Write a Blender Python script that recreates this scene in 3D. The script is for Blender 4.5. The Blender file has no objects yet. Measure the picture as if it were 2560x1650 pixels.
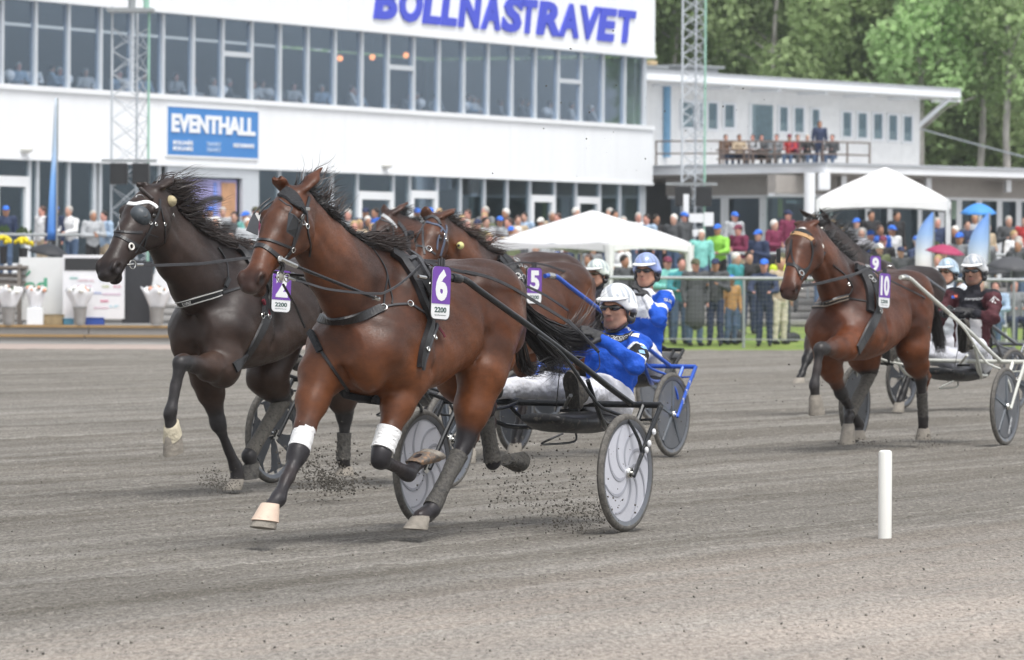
import bpy, bmesh, math, random
import numpy as np
from mathutils import Vector, Matrix
from mathutils.bvhtree import BVHTree

random.seed(7); rng = np.random.default_rng(7)
sc = bpy.context.scene
COL = sc.collection

# ------------------------------------------------------------------ camera
FPX = 12860.0            # focal length in photograph pixels (2560 wide)
HOR = 672.0              # horizon row of the photograph
CAMZ = 1.53
ROLL = 0.006             # radians, horizon drops to the right
cam = bpy.data.cameras.new('camera'); camo = bpy.data.objects.new('camera', cam)
COL.objects.link(camo); sc.camera = camo
cam.sensor_width = 36.0; cam.lens = FPX / 2560.0 * 36.0
cam.shift_y = (HOR - 825.0) / 2560.0
cam.clip_start = 1.0; cam.clip_end = 3000.0
cam.dof.use_dof = True; cam.dof.focus_distance = 29.0; cam.dof.aperture_fstop = 8.0
camo.matrix_world = Matrix.Translation((0, 0, CAMZ)) @ Matrix.Rotation(math.radians(90), 4, 'X') @ Matrix.Rotation(ROLL, 4, 'Z')

# ------------------------------------------------------------------ light
SUN_EL, SUN_ROT = 64.0, 150.0
w = bpy.data.worlds.new("World"); sc.world = w; w.use_nodes = True
nt = w.node_tree; nt.nodes.clear()
sky = nt.nodes.new('ShaderNodeTexSky'); sky.sky_type = 'NISHITA'; sky.sun_disc = False
sky.sun_elevation = math.radians(SUN_EL); sky.sun_rotation = math.radians(SUN_ROT)
sky.air_density = 1.0; sky.dust_density = 3.0; sky.ozone_density = 1.0
hs = nt.nodes.new('ShaderNodeHueSaturation'); hs.inputs['Saturation'].default_value = 0.22
bg = nt.nodes.new('ShaderNodeBackground'); bg.inputs['Strength'].default_value = 0.15
wo = nt.nodes.new('ShaderNodeOutputWorld')
nt.links.new(sky.outputs[0], hs.inputs['Color']); nt.links.new(hs.outputs[0], bg.inputs[0]); nt.links.new(bg.outputs[0], wo.inputs[0])
sl = bpy.data.lights.new('sun', 'SUN'); slo = bpy.data.objects.new('sun', sl); COL.objects.link(slo)
sl.energy = 1.5; sl.angle = math.radians(24); sl.color = (1.0, 0.97, 0.93)
# sun direction: sky rotation 0 = +Y, turning towards +X (checked against the Nishita disc)
_az = math.radians(SUN_ROT); _el = math.radians(SUN_EL)
sdir = Vector((math.sin(_az) * math.cos(_el), math.cos(_az) * math.cos(_el), math.sin(_el)))
slo.rotation_euler = sdir.to_track_quat('Z', 'Y').to_euler()
sc.view_settings.view_transform = 'Standard'; sc.view_settings.look = 'None'
sc.view_settings.gamma = 1.0; sc.view_settings.exposure = 0.66
sc.view_settings.use_curve_mapping = False
sc.cycles.max_bounces = 6; sc.cycles.transparent_max_bounces = 12
sc.cycles.glossy_bounces = 3; sc.cycles.diffuse_bounces = 3; sc.cycles.transmission_bounces = 4
sc.cycles.use_denoising = True

# ------------------------------------------------------------------ photograph pixel -> world point at depth Y
_c, _s = math.cos(ROLL), math.sin(ROLL)
def ang(px, py):
    dx, dy = px - 1280.0, py - HOR
    return (dx * _c + dy * _s) / FPX, (-dx * _s + dy * _c) / FPX
def P(px, py, Y):
    ax, ay = ang(px, py)
    return Vector((ax * Y, Y, CAMZ - ay * Y))
def PG(px, py, z=0.0):
    ax, ay = ang(px, py)
    return P(px, py, (CAMZ - z) / ay)
def XY(px, Y, z=0.0):
    return Vector((ang(px, HOR)[0] * Y, Y, z))

# ------------------------------------------------------------------ materials
def srgb(r, g, b):
    f = lambda c: (c / 255.0 / 12.92) if c / 255.0 <= 0.04045 else ((c / 255.0 + 0.055) / 1.055) ** 2.4
    return (f(r), f(g), f(b))
MATS = {}
def mat(name, col, rough=0.6, metal=0.0, var=0.12, scale=6.0, bump=0.0, bscale=40.0, spec=0.5, emit=None, alpha=None, stretch=None, dirt=None, attr=None, sheen=0.0, coat=0.0):
    """plain principled surface whose colour and roughness vary with an object-space noise"""
    if name in MATS: return MATS[name]
    m = bpy.data.materials.new(name); m.use_nodes = True; n = m.node_tree.nodes; l = m.node_tree.links
    b = n['Principled BSDF']
    tc = n.new('ShaderNodeTexCoord'); mp = n.new('ShaderNodeMapping'); l.new(tc.outputs['Object'], mp.inputs[0])
    if stretch: mp.inputs['Scale'].default_value = stretch
    nz = n.new('ShaderNodeTexNoise'); nz.inputs['Scale'].default_value = scale; nz.inputs['Detail'].default_value = 5
    l.new(mp.outputs[0], nz.inputs['Vector'])
    mix = n.new('ShaderNodeMix'); mix.data_type = 'RGBA'; mix.blend_type = 'MULTIPLY'; mix.inputs[0].default_value = 1.0
    mr = n.new('ShaderNodeMapRange'); mr.inputs['From Min'].default_value = 0.25; mr.inputs['From Max'].default_value = 0.75
    mr.inputs['To Min'].default_value = 1 - var; mr.inputs['To Max'].default_value = 1 + var * 0.6
    l.new(nz.outputs[0], mr.inputs[0])
    if attr:
        at = n.new('ShaderNodeAttribute'); at.attribute_name = attr; l.new(at.outputs['Color'], mix.inputs[6])
    else: mix.inputs[6].default_value = (*col, 1)
    l.new(mr.outputs[0], mix.inputs[7])
    out = mix.outputs[2]
    if dirt:  # splashes of track sand: (colour, amount, scale)
        dn = n.new('ShaderNodeTexNoise'); dn.inputs['Scale'].default_value = dirt[2]; dn.inputs['Detail'].default_value = 8; dn.inputs['Roughness'].default_value = .7
        l.new(tc.outputs['Object'], dn.inputs['Vector'])
        dr = n.new('ShaderNodeMapRange'); dr.inputs['From Min'].default_value = 0.72 - dirt[1] * .4; dr.inputs['From Max'].default_value = 0.85 - dirt[1] * .4
        l.new(dn.outputs[0], dr.inputs[0])
        dm = n.new('ShaderNodeMix'); dm.data_type = 'RGBA'; l.new(dr.outputs[0], dm.inputs[0]); l.new(out, dm.inputs[6]); dm.inputs[7].default_value = (*dirt[0], 1)
        out = dm.outputs[2]
    l.new(out, b.inputs['Base Color'])
    b.inputs['Roughness'].default_value = rough; b.inputs['Metallic'].default_value = metal
    b.inputs['Specular IOR Level'].default_value = spec
    if sheen: b.inputs['Sheen Weight'].default_value = sheen; b.inputs['Sheen Roughness'].default_value = .4
    if coat: b.inputs['Coat Weight'].default_value = coat; b.inputs['Coat Roughness'].default_value = .25
    if bump:
        bn = n.new('ShaderNodeTexNoise'); bn.inputs['Scale'].default_value = bscale; bn.inputs['Detail'].default_value = 4
        l.new(mp.outputs[0], bn.inputs['Vector'])
        bp = n.new('ShaderNodeBump'); bp.inputs['Strength'].default_value = bump; bp.inputs['Distance'].default_value = 0.02
        l.new(bn.outputs[0], bp.inputs['Height']); l.new(bp.outputs[0], b.inputs['Normal'])
    if emit: b.inputs['Emission Color'].default_value = (*emit[0], 1); b.inputs['Emission Strength'].default_value = emit[1]
    if alpha is not None: b.inputs['Alpha'].default_value = alpha
    MATS[name] = m
    return m

# ------------------------------------------------------------------ objects
def tag(o, label=None, cat=None, group=None, kind=None):
    if label: o['label'] = label
    if cat: o['category'] = cat
    if group: o['group'] = group
    if kind: o['kind'] = kind
    return o
def empty(name, loc=(0, 0, 0), rz=0.0, label=None, cat=None, group=None, kind=None):
    o = bpy.data.objects.new(name, None); COL.objects.link(o)
    o.empty_display_size = 0.2
    o.matrix_world = Matrix.Translation(Vector(loc)) @ Matrix.Rotation(rz, 4, 'Z')
    return tag(o, label, cat, group, kind)
def mesh_from(name, v, f, smooth=False):
    me = bpy.data.meshes.new(name)
    if isinstance(v, np.ndarray) and isinstance(f, np.ndarray):
        nv, nf, k = len(v), len(f), f.shape[1]
        me.vertices.add(nv); me.vertices.foreach_set('co', v.astype(np.float32).ravel())
        me.loops.add(nf * k); me.loops.foreach_set('vertex_index', f.astype(np.int32).ravel())
        me.polygons.add(nf); me.polygons.foreach_set('loop_start', np.arange(0, nf * k, k, dtype=np.int32))
        me.update(calc_edges=True)
    else:
        me.from_pydata([tuple(p) for p in v], [], [tuple(q) for q in f])
    if smooth: me.polygons.foreach_set('use_smooth', [True] * len(me.polygons))
    me.update()
    return me
def rootmat(parent):
    p = parent
    while p.parent is not None: p = p.parent
    return p.matrix_basis.copy()
class MB:
    """collects geometry in WORLD coordinates; build() links it as one mesh object"""
    def __init__(s): s.v = []; s.f = []
    def add(s, vs, fs):
        o = len(s.v); s.v.extend([Vector(p) for p in vs]); s.f.extend([tuple(i + o for i in q) for q in fs]); return s
    def box(s, c, sz, ax=None, bev=0.0):
        ax = ax or (Vector((1, 0, 0)), Vector((0, 1, 0)), Vector((0, 0, 1)))
        c = Vector(c); hx, hy, hz = sz[0] / 2, sz[1] / 2, sz[2] / 2
        if bev <= 0:
            vs = [c + ax[0] * (hx * i) + ax[1] * (hy * j) + ax[2] * (hz * k) for i in (-1, 1) for j in (-1, 1) for k in (-1, 1)]
            fs = [(0, 1, 3, 2), (4, 6, 7, 5), (0, 4, 5, 1), (2, 3, 7, 6), (0, 2, 6, 4), (1, 5, 7, 3)]
            return s.add(vs, fs)
        bm = bmesh.new(); bmesh.ops.create_cube(bm, size=1.0)
        bmesh.ops.scale(bm, vec=(sz[0], sz[1], sz[2]), verts=bm.verts)
        bmesh.ops.bevel(bm, geom=bm.edges[:], offset=bev, segments=2, affect='EDGES', profile=.6)
        M = Matrix((ax[0], ax[1], ax[2])).transposed()
        vs = [c + M @ v.co for v in bm.verts]; bm.verts.index_update()
        fs = [tuple(v.index for v in f.verts) for f in bm.faces]; bm.free()
        return s.add(vs, fs)
    def tube(s, pts, r, n=8, cap=True, flat=None):
        """round tube along pts; r scalar or list. flat=(dir, ratio) squashes the section along dir"""
        pts = [Vector(p) for p in pts]; m = len(pts)
        if m < 2: return s
        rr = r if isinstance(r, (list, tuple)) else [r] * m
        up = None; rings = []
        for i, p in enumerate(pts):
            t = (pts[min(i + 1, m - 1)] - pts[max(i - 1, 0)])
            if t.length < 1e-9: t = Vector((0, 0, 1))
            t.normalize()
            if up is None:
                up = Vector((0, 0, 1)) if abs(t.z) < .9 else Vector((1, 0, 0))
            a = t.cross(up)
            if a.length < 1e-6: a = t.cross(Vector((0, 1, 0)))
            a.normalize(); b = a.cross(t).normalized(); up = b
            ring = []
            for k in range(n):
                th = 2 * math.pi * k / n
                off = (a * math.cos(th) + b * math.sin(th)) * rr[i]
                if flat: off = off - flat[0] * (off.dot(flat[0])) * (1 - flat[1])
                ring.append(p + off)
            rings.append(ring)
        vs = [q for ring in rings for q in ring]; fs = []
        for i in range(m - 1):
            for k in range(n):
                fs.append((i * n + k, i * n + (k + 1) % n, (i + 1) * n + (k + 1) % n, (i + 1) * n + k))
        if cap: fs.append(tuple(range(n - 1, -1, -1))); fs.append(tuple((m - 1) * n + k for k in range(n)))
        return s.add(vs, fs)
    def lathe(s, c, axis, prof, n=24, close=False, u=None, sq=1.0):
        """prof: list of (r, h) along axis"""
        c = Vector(c); axis = Vector(axis).normalized()
        if u is None: u = axis.orthogonal().normalized()
        w_ = axis.cross(u)
        vs = []; fs = []; m = len(prof)
        for r, h in prof:
            for k in range(n):
                th = 2 * math.pi * k / n
                vs.append(c + axis * h + (u * math.cos(th) + w_ * (math.sin(th) * sq)) * r)
        for i in range(m - 1 + (1 if close else 0)):
            j = (i + 1) % m
            for k in range(n): fs.append((i * n + k, i * n + (k + 1) % n, j * n + (k + 1) % n, j * n + k))
        if not close:
            if prof[0][0] > 1e-6: fs.append(tuple(range(n - 1, -1, -1)))
            if prof[-1][0] > 1e-6: fs.append(tuple((m - 1) * n + k for k in range(n)))
        return s.add(vs, fs)
    def ball(s, c, r, n=12, ax=None):
        ax = ax or (Vector((1, 0, 0)), Vector((0, 1, 0)), Vector((0, 0, 1)))
        rx, ry, rz = (r, r, r) if not isinstance(r, (tuple, list)) else r
        c = Vector(c); vs = []; fs = []; m = max(6, n // 2 + 1)
        for i in range(m + 1):
            ph = math.pi * i / m
            for k in range(n):
                th = 2 * math.pi * k / n
                vs.append(c + ax[0] * (rx * math.sin(ph) * math.cos(th)) + ax[1] * (ry * math.sin(ph) * math.sin(th)) + ax[2] * (rz * math.cos(ph)))
        for i in range(m):
            for k in range(n): fs.append((i * n + k, (i + 1) * n + k, (i + 1) * n + (k + 1) % n, i * n + (k + 1) % n))
        return s.add(vs, fs)
    def ring(s, c, axis, R, r, n=20, m=6):
        axis = Vector(axis).normalized(); u = axis.orthogonal().normalized(); w_ = axis.cross(u); vs = []; fs = []
        for i in range(n):
            th = 2 * math.pi * i / n; d = u * math.cos(th) + w_ * math.sin(th)
            for k in range(m):
                ph = 2 * math.pi * k / m
                vs.append(Vector(c) + d * (R + r * math.cos(ph)) + axis * (r * math.sin(ph)))
        for i in range(n):
            for k in range(m): fs.append((i * m + k, ((i + 1) % n) * m + k, ((i + 1) % n) * m + (k + 1) % m, i * m + (k + 1) % m))
        return s.add(vs, fs)
    def prism(s, poly, ext):
        """poly: world points of a planar outline, ext: extrusion vector"""
        n = len(poly); ext = Vector(ext); poly = [Vector(p) for p in poly]
        vs = poly + [p + ext for p in poly]
        fs = [tuple(range(n - 1, -1, -1)), tuple(range(n, 2 * n))] + [(i, (i + 1) % n, n + (i + 1) % n, n + i) for i in range(n)]
        return s.add(vs, fs)
    def ribbon(s, pts, nor, wd, th):
        """flat strap: centre points, outward normals, width, thickness"""
        m = len(pts); vs = []; fs = []
        for i in range(m):
            t = (Vector(pts[min(i + 1, m - 1)]) - Vector(pts[max(i - 1, 0)])).normalized()
            nn = Vector(nor[i]); nn = (nn - t * nn.dot(t))
            nn = nn.normalized() if nn.length > 1e-6 else t.orthogonal().normalized()
            b = t.cross(nn)
            p = Vector(pts[i]); ww = wd[i] if isinstance(wd, (list, tuple)) else wd
            vs += [p - b * (ww / 2), p + b * (ww / 2), p + b * (ww * .42) + nn * th, p - b * (ww * .42) + nn * th]
        for i in range(m - 1):
            for k in range(4): fs.append((i * 4 + k, i * 4 + (k + 1) % 4, (i + 1) * 4 + (k + 1) % 4, (i + 1) * 4 + k))
        fs.append((3, 2, 1, 0)); fs.append(tuple((m - 1) * 4 + k for k in range(4)))
        return s.add(vs, fs)
    def build(s, name, m, parent=None, smooth=False, auto=None):
        if parent is not None:
            inv = rootmat(parent).inverted(); vs = [tuple(inv @ p) for p in s.v]; base = None
        else:
            a = np.array([tuple(p) for p in s.v]); base = Vector(((a[:, 0].min() + a[:, 0].max()) / 2, (a[:, 1].min() + a[:, 1].max()) / 2, a[:, 2].min()))
            vs = [tuple(p - base) for p in s.v]
        me = bpy.data.meshes.new(name); me.from_pydata(vs, [], s.f)
        if smooth:
            me.polygons.foreach_set('use_smooth', [True] * len(me.polygons))
        me.update(); me.materials.append(m)
        if smooth:
            me.set_sharp_from_angle(angle=math.radians(40))
        o = bpy.data.objects.new(name, me); COL.objects.link(o)
        if parent is not None: o.parent = parent
        else: o.location = base
        return o
def npobj(name, v, f, m, parent=None, smooth=True, col=None):
    """numpy mesh in world coordinates"""
    v = np.asarray(v, dtype=np.float64)
    if parent is not None:
        inv = np.array(rootmat(parent).inverted()); v = v @ inv[:3, :3].T + inv[:3, 3]; base = None
    else:
        base = np.array([(v[:, 0].min() + v[:, 0].max()) / 2, (v[:, 1].min() + v[:, 1].max()) / 2, v[:, 2].min()]); v = v - base
    me = mesh_from(name, v, np.asarray(f), smooth)
    if col is not None:
        a = me.color_attributes.new('Col', 'FLOAT_COLOR', 'POINT')
        c4 = np.ones((len(v), 4), np.float32); c4[:, :3] = col; a.data.foreach_set('color', c4.ravel())
    me.materials.append(m)
    o = bpy.data.objects.new(name, me); COL.objects.link(o)
    if parent is not None: o.parent = parent
    else: o.location = Vector(base)
    return o
def copy_tree(o, parent=None):
    c = o.copy(); COL.objects.link(c); c.parent = parent
    for ch in list(o.children): copy_tree(ch, c)
    return c
def text_geo(txt, org, right, up, height, bold=0.0, shear=0.0, depth=0.01, width=None, sp=1.0):
    """lettering: glyph outlines at org (lower left), capitals `height` tall; width squeezes the line to that length"""
    cu = bpy.data.curves.new('lettering', 'FONT'); cu.body = txt; cu.size = 1.0; cu.offset = bold; cu.shear = shear
    cu.extrude = 0.5; cu.space_character = sp; cu.resolution_u = 3
    o = bpy.data.objects.new('lettering', cu); COL.objects.link(o)
    bpy.context.view_layer.update()
    me = bpy.data.meshes.new_from_object(o)
    vs = [v.co.copy() for v in me.vertices]; fs = [tuple(p.vertices) for p in me.polygons]
    bpy.data.objects.remove(o); bpy.data.curves.remove(cu); bpy.data.meshes.remove(me)
    if not vs: return [], []
    x0 = min(v.x for v in vs); x1 = max(v.x for v in vs); sy = height / 0.729
    sx = sy if width is None else width / (x1 - x0)
    right = Vector(right).normalized(); up = Vector(up).normalized(); n = right.cross(up)
    out = [Vector(org) + right * ((v.x - x0) * sx) + up * (v.y * sy) + n * ((v.z + .5) * depth) for v in vs]
    return out, fs

# ------------------------------------------------------------------ noise for geometry
def vnoise(x, y, seed=0, z=None):
    """smooth value noise, arrays in, about -1..1"""
    def h(ix, iy):
        n = (ix * 374761393 + iy * 668265263 + seed * 974634777) & 0xffffffff
        n = ((n ^ (n >> 13)) * 1274126177) & 0xffffffff
        return ((n ^ (n >> 16)) & 0xffff) / 32767.5 - 1.0
    ix = np.floor(x).astype(np.int64); iy = np.floor(y).astype(np.int64)
    fx = x - ix; fy = y - iy; fx = fx * fx * (3 - 2 * fx); fy = fy * fy * (3 - 2 * fy)
    return (h(ix, iy) * (1 - fx) + h(ix + 1, iy) * fx) * (1 - fy) + (h(ix, iy + 1) * (1 - fx) + h(ix + 1, iy + 1) * fx) * fy

# ------------------------------------------------------------------ implicit bodies -> one skin
class Skin:
    """smooth union of tapered limbs, ellipsoids and swept trunks, meshed with surface nets (local coordinates)"""
    def __init__(s, lo, hi, h):
        s.h = h; s.lo = np.array(lo, np.float32)
        n = np.ceil((np.array(hi) - np.array(lo)) / h).astype(int) + 1
        s.n = n; s.F = np.full(n, 1.0, np.float32)
        s.ax = [s.lo[i] + h * np.arange(n[i], dtype=np.float32) for i in range(3)]
    def _sub(s, lo, hi):
        sl = []
        for i in range(3):
            a = max(0, int(math.floor((lo[i] - s.lo[i]) / s.h))); b = min(s.n[i], int(math.ceil((hi[i] - s.lo[i]) / s.h)) + 1)
            if b <= a: return None, None
            sl.append(slice(a, b))
        X = s.ax[0][sl[0]][:, None, None]; Y = s.ax[1][sl[1]][None, :, None]; Z = s.ax[2][sl[2]][None, None, :]
        return tuple(sl), (X, Y, Z)
    def _un(s, sl, d, k, op):
        F = s.F[sl]
        if op == 'add':
            hh = np.clip(0.5 + 0.5 * (F - d) / k, 0, 1); s.F[sl] = F * (1 - hh) + d * hh - k * hh * (1 - hh)
        elif op == 'cut':
            d = -d; hh = np.clip(0.5 - 0.5 * (F - d) / k, 0, 1); s.F[sl] = F * (1 - hh) + d * hh + k * hh * (1 - hh)
    def cap(s, a, b, ra, rb, k=.03, sy=None, sv=1.0, op='add'):
        """tapered limb a->b. sy: unit vector along which the section is flattened by sv (<1 thinner)"""
        a = np.array(a, np.float32); b = np.array(b, np.float32); R = max(ra, rb) * max(1, sv) + k * 1.3
        sl, g = s._sub(np.minimum(a, b) - R, np.maximum(a, b) + R)
        if sl is None: return
        ab = b - a; L = float(ab @ ab) + 1e-9
        px, py, pz = g[0] - a[0], g[1] - a[1], g[2] - a[2]
        t = np.clip((px * ab[0] + py * ab[1] + pz * ab[2]) / L, 0, 1)
        dx, dy, dz = px - t * ab[0], py - t * ab[1], pz - t * ab[2]
        if sy is not None:
            q = (dx * sy[0] + dy * sy[1] + dz * sy[2]) * (1 / sv - 1)
            dx = dx + q * sy[0]; dy = dy + q * sy[1]; dz = dz + q * sy[2]
        r = ra + (rb - ra) * t
        d = np.sqrt(dx * dx + dy * dy + dz * dz) - r
        if sy is not None: d = d * min(1.0, sv) ** .5
        s._un(sl, d, k, op)
    def chain(s, pts, rs, k=.03, **kw):
        for i in range(len(pts) - 1): s.cap(pts[i], pts[i + 1], rs[i], rs[i + 1], k, **kw)
    def ell(s, c, r, k=.03, R=None, op='add'):
        """ellipsoid with radii r; R rows = axes"""
        c = np.array(c, np.float32); m = max(r) + k * 1.3
        sl, g = s._sub(c - m, c + m)
        if sl is None: return
        p = [g[0] - c[0], g[1] - c[1], g[2] - c[2]]
        if R is not None: p = [p[0] * R[i][0] + p[1] * R[i][1] + p[2] * R[i][2] for i in range(3)]
        k0 = np.sqrt((p[0] / r[0]) ** 2 + (p[1] / r[1]) ** 2 + (p[2] / r[2]) ** 2)
        k1 = np.sqrt((p[0] / r[0] ** 2) ** 2 + (p[1] / r[1] ** 2) ** 2 + (p[2] / r[2] ** 2) ** 2) + 1e-6
        d = np.where(k0 < .15, -min(r) * (1 - k0), k0 * (k0 - 1) / k1)
        s._un(sl, d, k, op)
    def sweep(s, O, ex, ez, st, k=.03, p=2.2, op='add'):
        """trunk along ex: st rows (x, ztop, zbot, halfwidth, taper)"""
        O = np.array(O, float); ex = np.array(ex, float); ex /= np.linalg.norm(ex); ez = np.array(ez, float); ez -= ex * (ez @ ex); ez /= np.linalg.norm(ez)
        ey = np.cross(ez, ex); st = np.array(st, float); st = st[np.argsort(st[:, 0])]
        cs = []
        for x, zt, zb, hw, _ in st:
            for zz in (zt, zb):
                for yy in (-hw, hw): cs.append(O + ex * x + ez * zz + ey * yy)
        cs = np.array(cs); m = .06 + k
        sl, g = s._sub(cs.min(0) - m, cs.max(0) + m)
        if sl is None: return
        p0, p1, p2 = g[0] - O[0], g[1] - O[1], g[2] - O[2]
        u = p0 * ex[0] + p1 * ex[1] + p2 * ex[2]; v = p0 * ey[0] + p1 * ey[1] + p2 * ey[2]; q = p0 * ez[0] + p1 * ez[1] + p2 * ez[2]
        x0, x1 = st[0, 0], st[-1, 0]; uc = np.clip(u, x0, x1)
        # smooth (cubic) interpolation of the stations
        fine = np.linspace(x0, x1, 160)
        def sm(col):
            y = np.interp(fine, st[:, 0], st[:, col]); ker = np.hanning(19); ker /= ker.sum()
            yp = np.concatenate([np.full(9, y[0]) + (np.arange(-9, 0)) * (y[1] - y[0]), y, np.full(9, y[-1]) + np.arange(1, 10) * (y[-1] - y[-2])])
            return np.convolve(yp, ker, 'valid')
        zt = np.interp(uc, fine, sm(1)).astype(np.float32); zb = np.interp(uc, fine, sm(2)).astype(np.float32)
        hw = np.interp(uc, fine, sm(3)).astype(np.float32); ta = np.interp(uc, fine, sm(4)).astype(np.float32)
        zc = (zt + zb) / 2; hh = (zt - zb) / 2; t = (q - zc) / hh
        wv = hw * (1 - ta * np.clip(t, -1, 1.2)); wv = np.maximum(wv, hw * .15)
        rr = (np.abs(v / wv) ** p + np.abs(t) ** p) ** (1 / p)
        d = (rr - 1) * np.minimum(wv, hh)
        over = np.abs(u - uc)
        d = np.where(over > 0, np.sqrt(np.maximum(d, 0) ** 2 + over ** 2) + np.minimum(d, 0) * 0, d)
        s._un(sl, d.astype(np.float32), k, op)
    def crease(s, pts, amp, wd):
        """shallow groove (amp>0) or ridge (amp<0) along a polyline"""
        for i in range(len(pts) - 1):
            a = np.array(pts[i], np.float32); b = np.array(pts[i + 1], np.float32); R = wd * 2.6
            sl, g = s._sub(np.minimum(a, b) - R, np.maximum(a, b) + R)
            if sl is None: continue
            ab = b - a; L = float(ab @ ab) + 1e-9
            px, py, pz = g[0] - a[0], g[1] - a[1], g[2] - a[2]
            t = np.clip((px * ab[0] + py * ab[1] + pz * ab[2]) / L, 0, 1)
            d2 = (px - t * ab[0]) ** 2 + (py - t * ab[1]) ** 2 + (pz - t * ab[2]) ** 2
            s.F[sl] += amp * np.exp(-d2 / wd ** 2)
    def wrinkle(s, amp, freq, seed=0, stretch=(1, 1, 1)):
        X, Y, Z = s.ax[0][:, None, None] * freq * stretch[0], s.ax[1][None, :, None] * freq * stretch[1], s.ax[2][None, None, :] * freq * stretch[2]
        n = np.sin(X * 1.0 + 1.7 * np.sin(Y * .8 + Z * 1.1 + seed)) * np.sin(Z * 1.3 + 1.3 * np.sin(X * .9 - Y * 1.2 + seed * 2)) + .5 * np.sin(2.3 * X + 1.9 * Y - 2.1 * Z + seed)
        s.F += (amp * n).astype(np.float32)
    def mesh(s, smooth=2, iso=0.0):
        F = s.F - iso; ins = F < 0; nx, ny, nz = F.shape
        c = [(i, j, k) for i in (0, 1) for j in (0, 1) for k in (0, 1)]
        cnt = np.zeros((nx - 1, ny - 1, nz - 1), np.int8)
        for (i, j, k) in c: cnt += ins[i:nx - 1 + i, j:ny - 1 + j, k:nz - 1 + k]
        act = (cnt > 0) & (cnt < 8); idx = np.argwhere(act); N = len(idx)
        vid = np.full(act.shape, -1, np.int64); vid[act] = np.arange(N)
        vals = {cc: F[idx[:, 0] + cc[0], idx[:, 1] + cc[1], idx[:, 2] + cc[2]] for cc in c}
        acc = np.zeros((N, 3)); num = np.zeros(N)
        for a in c:
            for ax_ in range(3):
                if a[ax_] == 1: continue
                b = list(a); b[ax_] = 1; b = tuple(b)
                va, vb = vals[a], vals[b]; m = (va < 0) != (vb < 0)
                t = np.where(m, va / np.where(np.abs(va - vb) < 1e-9, 1, va - vb), 0)
                p = np.tile(np.array(a, float), (N, 1)); p[:, ax_] += t
                acc[m] += p[m]; num[m] += 1
        V = s.lo + s.h * (idx + acc / num[:, None])
        quads = []
        for ax_ in range(3):
            o1, o2 = [(1, 2), (2, 0), (0, 1)][ax_]
            sa = [slice(0, None)] * 3; sb = [slice(0, None)] * 3; sa[ax_] = slice(0, -1); sb[ax_] = slice(1, None)
            A = ins[tuple(sa)]; B = ins[tuple(sb)]; e = np.argwhere(A != B)
            e = e[(e[:, o1] > 0) & (e[:, o2] > 0) & (e[:, o1] < F.shape[o1] - 1) & (e[:, o2] < F.shape[o2] - 1)]
            d1 = np.zeros(3, int); d1[o1] = 1; d2 = np.zeros(3, int); d2[o2] = 1
            g = lambda q: vid[q[:, 0], q[:, 1], q[:, 2]]
            q = np.stack([g(e - d1 - d2), g(e - d2), g(e), g(e - d1)], 1)
            fl = A[e[:, 0], e[:, 1], e[:, 2]]
            q[~fl] = q[~fl][:, ::-1]
            quads.append(q)
        Q = np.concatenate(quads)
        Q = Q[(Q >= 0).all(1)]
        for _ in range(smooth):
            S = np.zeros_like(V); C = np.zeros(N)
            for a, b in ((0, 1), (1, 2), (2, 3), (3, 0)):
                np.add.at(S, Q[:, a], V[Q[:, b]]); np.add.at(C, Q[:, a], 1); np.add.at(S, Q[:, b], V[Q[:, a]]); np.add.at(C, Q[:, b], 1)
            V = V * .5 + .5 * S / np.maximum(C, 1)[:, None]
        return V, Q
def catmull(pts, n=6):
    pts = [Vector(p) for p in pts]
    if len(pts) < 3: return [pts[0].lerp(pts[-1], i / n) for i in range(n + 1)]
    out = []
    for i in range(len(pts) - 1):
        p0 = pts[max(i - 1, 0)]; p1 = pts[i]; p2 = pts[i + 1]; p3 = pts[min(i + 2, len(pts) - 1)]
        for k in range(n):
            t = k / n
            out.append(.5 * ((2 * p1) + (p2 - p0) * t + (2 * p0 - 5 * p1 + 4 * p2 - p3) * t * t + (3 * p1 - p0 - 3 * p2 + p3) * t ** 3))
    out.append(pts[-1]); return out
# ================================================================== SETTING
TD = Vector((math.sin(math.radians(26.5)), math.cos(math.radians(26.5)), 0)); TN = Vector((TD.y, -TD.x, 0))
WHITE = mat('white_paint', (.80, .82, .84), .45, var=.05, scale=.6)
OFFWHITE = mat('white_panel', (.84, .86, .88), .5, var=.05, scale=.7, bump=.03, stretch=(2.5, 2.5, .35))
GREYM = mat('grey_metal', (.42, .45, .48), .4, .6, var=.1)
GALV = mat('galvanised_steel', (.34, .36, .37), .5, .4, var=.15, scale=8)
CONC = mat('concrete', (.30, .29, .28), .85, var=.2, scale=1.5, bump=.3)
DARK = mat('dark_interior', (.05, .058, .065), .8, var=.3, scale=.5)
BLACK = mat('black_plastic', (.015, .016, .018), .45)
BLUE = mat('sign_blue', (.05, .22, .55), .5, var=.04)
LBLUE = mat('lettering_blue', (.055, .08, .60), .45, var=.05)

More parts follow.
